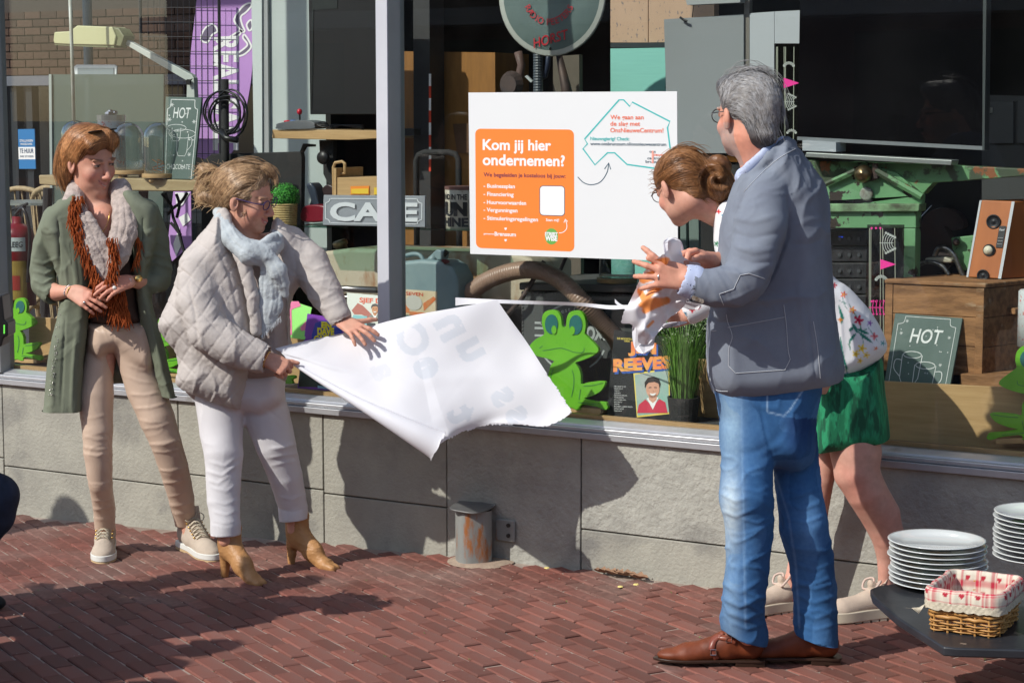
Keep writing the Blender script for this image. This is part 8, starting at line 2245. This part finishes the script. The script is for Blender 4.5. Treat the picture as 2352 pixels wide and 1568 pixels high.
HK=M('hair_dark',(.03,.02,.015),(.05,.035,.025),scale=30,rough=.5)
t=SDF(.006);t.ell(OP+AP[2]*.045-AP[1]*.02,np.array((.085,.10,.085)),AP);t.ell(OP+AP[1]*.095-AP[2]*.02,np.array((.06,.05,.085)),AP,.01,True);Cloth(t,1).build('hair',HK,ph)
for(a,b_)in((gp_(-170,1400),gp_(-80,1398)),(gp_(-230,1500),gp_(-130,1508))):
 c,Lc,k,st=shoe(ph,'shoe',a,b_,'sneaker',None,L=.29,h=.006);c.build('shoe',BLKMAT,ph)
cm=thing('camera_device','black camera held up at the left edge beside the frog','camera',pl(-8,760,.12))
MB().prism([pl(u,v,.15)for u,v in[(-60,800),(-60,690),(4,678),(10,735),(18,742),(18,772),(8,776),(3,796)]],FWH*.1).build('body',BLKPL,cm,bevel=.005)
MB().prism([pl(u,v,.152)for u,v in[(8,746),(11,746),(11,766),(8,766)]],FWH*.004).build('status_light',M('led_green',(.1,.5,.05),emit=1.0),cm)
MB().tube([pl(-30,740,.05),pl(-30,740,-.10)],.04,20).build('lens',BLKPL,cm)
def bystander(x,y,hgt,az,lab,jac,pan,arm=0):
 zg=gz(x)if x>-9 else-.19;b=np.array([x,y,zg]);sc=hgt/1.75
 t=thing('person',lab,'person',b)
 r_,f_=RT*math.cos(az)+FWH*math.sin(az),-RT*math.sin(az)+FWH*math.cos(az);z=np.array([0,0,1.0])
 L=lambda a,bb,c:b+(r_*a+f_*bb+z*c)*sc
 A=np.array([r_,f_,z]);O=L(0,.02,1.63)
 sk=SDF(.007);head(sk,O,A,1.05);sk.cap(L(0,0,1.56),L(0,0,1.4),.05,.06,.03);sk.cap(L(0,0,1.35),L(0,0,.95),.09,.1,.05)
 for s in(-1,1):
  sk.chain([(L(s*.2,0,1.4),.04),(L(s*.25,.02,1.12),.035),(L(s*.18,.2,.98+.25*arm),.025)],.015);hand(sk,L(s*.18,.2,.98+.25*arm),f_+z*arm,-s*r_,z,1)
  sk.chain([(L(s*.09,0,.9),.07),(L(s*.11,0,.5),.05),(L(s*.12,0,.06),.035)],.02)
 c=Cloth(sk,1);c.colour(SK1);c.build('body',SKIN,t)
 q=SDF(.008);q.cap(L(-.13,0,1.38),L(.13,0,1.38),.085,.085,.04);q.cap(L(0,0,1.3),L(0,0,.9),.16,.165,.05)
 for s in(-1,1):q.chain([(L(s*.2,0,1.38),.065),(L(s*.26,.02,1.12),.055),(L(s*.19,.17,.99+.2*arm),.045)],.02)
 c=Cloth(q,2);c.noise(8,.006);c.build('jacket',jac,t)
 q=SDF(.008)
 for s in(-1,1):q.chain([(L(s*.085,0,.88),.10),(L(s*.11,.0,.5),.075),(L(s*.12,0,.07),.06)],.02)
 c=Cloth(q,2);c.noise(8,.005);c.build('trousers',pan,t)
 q=SDF(.006);q.ell(O+z*.045-f_*.02,np.array((.086,.10,.086)),A);q.ell(O+f_*.095-z*.02,np.array((.06,.05,.085)),A,.01,True);Cloth(q,1).build('hair',HK,t)
 for s in(-1,1):
  c,Lc,k,st=shoe(t,'shoe',L(s*.12,-.08,0),L(s*.13,.2,0),'sneaker',None,L=.29,h=.006);c.build('shoe',BLKMAT,t)
bystander(-5.62,4.02,1.76,.3,'bystander in a black jacket outside the left edge casting a shadow on the bricks',BJ,DNM)
bystander(-5.22,4.1,1.72,.1,'bystander in a brown coat second from the shop outside the left edge',COTTON('coat_brown',(.09,.05,.03),(.07,.04,.03),scale=8),DNM)
bystander(-5.0,3.75,1.74,.0,'bystander in a green jacket third from the shop outside the left edge',COTTON('coat_green',(.04,.07,.04),(.05,.08,.05),scale=8),BLKMAT)
bystander(-4.86,3.25,1.66,-.2,'bystander in a dark blue coat nearest the camera outside the left edge',COTTON('coat_navy',(.02,.03,.06),(.03,.04,.07),scale=8),BLKMAT)
bystander(-4.75,2.72,1.72,.1,'bystander in a beige raincoat closest to the street outside the left edge',COTTON('coat_beige',(.3,.25,.18),(.28,.22,.16),scale=8),DNM)
bystander(-6.9,4.75,1.70,.5,'bystander in grey farthest along the shop front outside the left edge',COTTON('coat_grey',(.12,.12,.12),(.1,.1,.1),scale=8),DNM)
WD=M('weed_green',(.07,.16,.03),(.10,.2,.04),scale=40,rough=.7)
m=MB();r=random.Random(31)
for k in range(26):
 p=G(r.uniform(60,2300),r.uniform(1330,1560))
 for j in range(4):
  a=r.uniform(0,6.28);l=r.uniform(.004,.010);m.add([p+(math.cos(a+1.3)*.0015,math.sin(a+1.3)*.0015,0),p+(-math.cos(a+1.3)*.0015,-math.sin(a+1.3)*.0015,0),p+(math.cos(a)*l,math.sin(a)*l,l*.7)],[(0,1,2)])
tag(m.build('weeds',WD),'tiny weeds growing in the paving joints','weeds',kind='stuff')
m=MB()
for k in range(240):
 p=G(r.uniform(0,2350),r.uniform(1215,1565))if k<130 else G(r.uniform(1000,1900),1290+r.uniform(0,60));p=p+(0,0,.0005)
 q=r.uniform(.0012,.004);m.ball(p,(q,q*r.uniform(.5,1),q*.4),5,3)
tag(m.build('grit',M('grit_pale',(.45,.4,.34),(.25,.2,.17),scale=30,rough=.9)),'scattered pale grit and crumbs on the paving','grit',kind='stuff')
# the torn paper sheet being pulled off, and the crumpled part
PAPER=M('banner_paper',(.80,.80,.84),(.785,.785,.83),scale=3,rough=.55,tl=.22,spec=.3)
sheet=thing('paper_sheet','large white paper sheet being pulled off the window between the two women\'s hands','paper sheet',G(1000,1280))
def PW(u,v,w_):return WP(u,v,YG-w_)
top=spline([PW(632,800,.66),PW(700,783,.58),PW(800,762,.475),PW(930,728,.42),PW(1050,706,.34),PW(1142,689,.26)],12)
bot=spline([PW(668,832,.66),PW(740,878,.66),PW(830,932,.66),PW(890,966,.65),PW(950,1000,.62),PW(1000,1028,.58)],12)
right=spline([PW(1142,689,.26),PW(1200,772,.25),PW(1260,858,.26),PW(1304,934,.30),PW(1308,952,.33)],12)
lowr=spline([PW(1308,952,.33),PW(1250,978,.36),PW(1180,974,.40),PW(1120,974,.43),PW(1060,992,.50),PW(1030,1008,.55)],12)
NS,NT=230,150
def samp(C,t):
 L=len(C)-1;x=t*L;a=min(int(x),L-1);return C[a]*(1-x+a)+C[a+1]*(x-a)
left0,left1=samp(top,0),samp(bot,0)
def coons(s,t):
 R_=samp(right,t)
 Bt=samp(bot,min(s/.62,1))if s<.62 else samp(lowr,1-(s-.62)/.38)
 Tp=samp(top,s);L_=left0*(1-t)+left1*t
 c00,c10,c01,c11=top[0],top[-1],samp(bot,0),lowr[0]
 return(1-s)*L_+s*R_+(1-t)*Tp+t*Bt-((1-s)*(1-t)*c00+s*(1-t)*c10+(1-s)*t*c01+s*t*c11)
V=np.zeros((NS+1,NT+1,3))
for i in range(NS+1):
 for j in range(NT+1):
  s,t=i/NS,j/NT
  p=coons(s,t)
  wv=.020*math.sin(3.2*t*math.pi+2.5*s)*s*(1-s*.4)*math.sin(math.pi*min(1,t*1.0))+.010*math.sin(9*s-5*t)*t*(1-t)*3+.012*math.exp(-((t-.28-.25*s)/.05)**2)*min(1,3*s)*(1-s)
  wv+=.006*abs(math.sin(11*(s*.8+t*.55)))*(1-s)**.5*min(1,4*s)+.0022*math.sin(31*s+14*t)*math.sin(9*t)
  wv+=.05*math.sin(math.pi*t)*math.sin(math.pi*s)
  V[i,j]=p+np.array([.2,-1,.0])*wv
jag=np.random.default_rng(5)
for i in range(NS+1):
 s=i/NS
 if s>.60:V[i,NT]+=np.array([0,0,1])*(.004*vnoise(np.array([[s*40,0.3,.7]]))[0]+.0025*jag.normal())
for j in range(NT//2,NT+1):V[NS,j]+=np.array([1,0,0])*.003*jag.normal()
Fc=[(i*(NT+1)+j,(i+1)*(NT+1)+j,(i+1)*(NT+1)+j+1,i*(NT+1)+j+1)for i in range(NS)for j in range(NT)]
Us,Vs_,_z=proj(V.reshape(-1,3));CS=np.tile([.80,.80,.84],(len(Us),1))
for ch_,cx_,cy_,size,rot in[('C',948,785,92,-62),('e',986,842,100,-62),('n',1040,748,112,-62),('u',1088,800,104,-62),('s',1160,908,96,-62),('s',1192,950,92,-62),('t',1062,952,96,-62),('a',880,850,80,-62)]:
 Vt,Ft=textgeo(ch_,.045)
 x=-(Vt[:,0]-(Vt[:,0].max()+Vt[:,0].min())/2)*size;y=(Vt[:,1]-.3)*size;a=math.radians(rot)
 U_=cx_+x*math.cos(a)-y*math.sin(a);W_=cy_+(x*math.sin(a)+y*math.cos(a))*-1
 near_=np.hypot(Us-cx_,Vs_-cy_)<size;ix=np.where(near_)[0];m_=np.zeros(len(ix),bool)
 for f_ in Ft:m_|=inpoly(Us[ix],Vs_[ix],[(U_[q],W_[q])for q in f_])
 CS[ix[m_]]=np.array([.80,.80,.84])*(1-.42*(.45 if ch_=='a' else 1))+np.array([.50,.57,.66])*.42*(.45 if ch_=='a' else 1)
mesh('main_sheet',V.reshape(-1,3),np.array(Fc),M('banner_paper_print',(1,1,1),vcol=True,rough=.55,tl=.22,spec=.3),sheet,smooth=True,colors=CS)
nr=26;rows=[]
for i in range(61):
 f=i/60;a=samp(bot,f);b=samp(bot,min(f+.02,1))if f<.98 else a+(a-samp(bot,.96))
 tn=nrm(b-a);R=.006+.052*f**1.4
 inw=nrm(np.array([.55,0,.83])-tn*(np.array([.55,0,.83])@tn));nrmv=nrm(np.cross(tn,inw));nrmv=nrmv if nrmv[1]<0 else-nrmv
 cpt=a+inw*R*.55+nrmv*R*.55
 rows.append([cpt+(-inw*math.cos(t*4.6)+nrmv*math.sin(t*4.6))*R*np.array([1,1,1])*(1-.12*t)for t in np.linspace(-.12,1,nr)])
rows[-1]=[p+np.array([0,0,.004*jag.normal()])for p in rows[-1]]
mesh('rolled_edge',np.array(rows).reshape(-1,3),np.array([(i*nr+j,(i+1)*nr+j,(i+1)*nr+j+1,i*nr+j+1)for i in range(60)for j in range(nr-1)]),PAPER,sheet,smooth=True)
rb=MB();P=[PW(1046,685,.20),PW(1130,689,.16),PW(1230,693,.10),PW(1330,697,.14),PW(1400,703,.22),PW(1440,702,.30)]
S_=spline(P,8);Vr=[]
for i,p in enumerate(S_):
 f=i/(len(S_)-1);h=(.010 if f>.2 else .010+.018*(1-f/.2));Vr+=[p+(0,0,.003),p+(0,-.012*math.sin(f*9),-h)]
mesh('torn_strip',Vr,[(2*i,2*i+2,2*i+3,2*i+1)for i in range(len(S_)-1)],PAPER,sheet,smooth=True)
cp=thing('crumpled_paper','crumpled white paper with orange print in the hands of the man','paper',G(1500,1350))
plc=Pl(6.04)
outl=[(1534,552),(1552,548),(1566,560),(1568,585),(1590,600),(1612,606),(1596,640),(1580,690),(1560,715),(1530,738),(1508,770),(1488,792),(1464,786),(1462,756),(1444,744),(1426,742),(1432,716),(1446,690),(1460,660),(1472,632),(1488,612),(1504,596),(1520,585),(1532,575)]
xs_=np.arange(1420,1620,3.0);ys_=np.arange(542,800,3.0)
GX,GY=np.meshgrid(xs_,ys_,indexing='ij');gu,gv=GX.ravel(),GY.ravel()
oo=[tuple(p)for p in spline(outl,3,True)]
rg=np.random.default_rng(12);nc=42
cx_,cy_=rg.uniform(1420,1620,nc),rg.uniform(540,800,nc);hx,hy,h0=rg.normal(0,.0007,nc),rg.normal(0,.0007,nc),rg.normal(0,.010,nc)
D_=np.hypot(gu[:,None]-cx_,gv[:,None]-cy_);wgt=np.exp(-(D_/26)**2)+1e-9
hgt=((h0+hx*(gu[:,None]-cx_)+hy*(gv[:,None]-cy_))*wgt**3).sum(1)/(wgt**3).sum(1)*1.5
hgt+=.035*np.exp(-((gu-1500-(gv-660)*-.35)/50)**2)
d0,t0=pdist(gu,gv,[(1545,560),(1520,640),(1478,760)]);hgt+=.014*np.exp(-(d0/9)**2)
d0,t0=pdist(gu,gv,[(1590,610),(1545,660),(1520,740)]);hgt-=.018*np.exp(-(d0/8)**2)
ins=inpoly(gu,gv,oo);idx=-np.ones(len(gu),int);idx[ins]=np.arange(ins.sum())
Vc=[plc(u,v,.18+h_+.0003*(700-v))for u,v,h_ in zip(gu[ins],gv[ins],hgt[ins])]
ny_=len(ys_);Fq=[];
for i in range(len(xs_)-1):
 for j in range(ny_-1):
  q=[idx[i*ny_+j],idx[(i+1)*ny_+j],idx[(i+1)*ny_+j+1],idx[i*ny_+j+1]]
  if sum(x>=0 for x in q)==4:Fq.append(tuple(q))
  elif sum(x>=0 for x in q)==3:Fq.append(tuple(x for x in q if x>=0))
uu_,vv_=gu[ins],gv[ins];Cc=np.tile([.80,.80,.84],(len(uu_),1))
for L_,w_ in(([(1505,606),(1530,600)],11),([(1478,640),(1500,632),(1525,628)],12),([(1470,668),(1480,690),(1500,668),(1530,652)],8),([(1474,700),(1502,690),(1528,690)],8),([(1482,712),(1505,700),(1532,690)],9),([(1488,750),(1500,738)],4)):
 d_,_=pdist(uu_,vv_,L_);m_=np.clip((w_-d_)/2,0,1)[:,None];Cc=Cc*(1-m_)+np.array([.88,.33,.10])*m_
CRP=M('crumpled_print',(1,1,1),vcol=True,rough=.55,tl=.15,spec=.3)
for k_,oname in((0,'front_sheet'),):
 me_=mesh(oname,Vc,Fq,CRP,cp,smooth=True,colors=Cc);md=me_.modifiers.new('sub','SUBSURF');md.levels=md.render_levels=1
for P_,nm in(([(1462,742),(1530,740),(1506,770),(1500,800),(1478,812),(1458,800),(1452,760)],'hanging_lobe'),([(1552,690),(1600,650),(1612,700),(1590,712),(1565,706),(1552,720)],'lower_lobe'),([(1524,556),(1545,545),(1566,556),(1570,590),(1548,600),(1530,590)],'upper_curl'),([(1528,742),(1570,738),(1576,742),(1540,752),(1520,752)],'torn_tail')):
 P_=[tuple(p)for p in spline(P_,4,True)]
 m=MB();m.prism([plc(u,v,.10+.02*math.sin(u*.15)+.015*math.sin(v*.12))for u,v in P_],FWH*.0015);m.build(nm,PAPER,cp)
S_=spline([PW(1412,690,.42),PW(1420,698,.42),PW(1430,704,.42),PW(1444,704,.42)],6)
Vr=[]
for p in S_:Vr+=[p+(0,0,.006),p+(.004,-.006,-.007)]
mesh('curled_end',Vr,[(2*i,2*i+2,2*i+3,2*i+1)for i in range(len(S_)-1)],PAPER,cp,smooth=True)
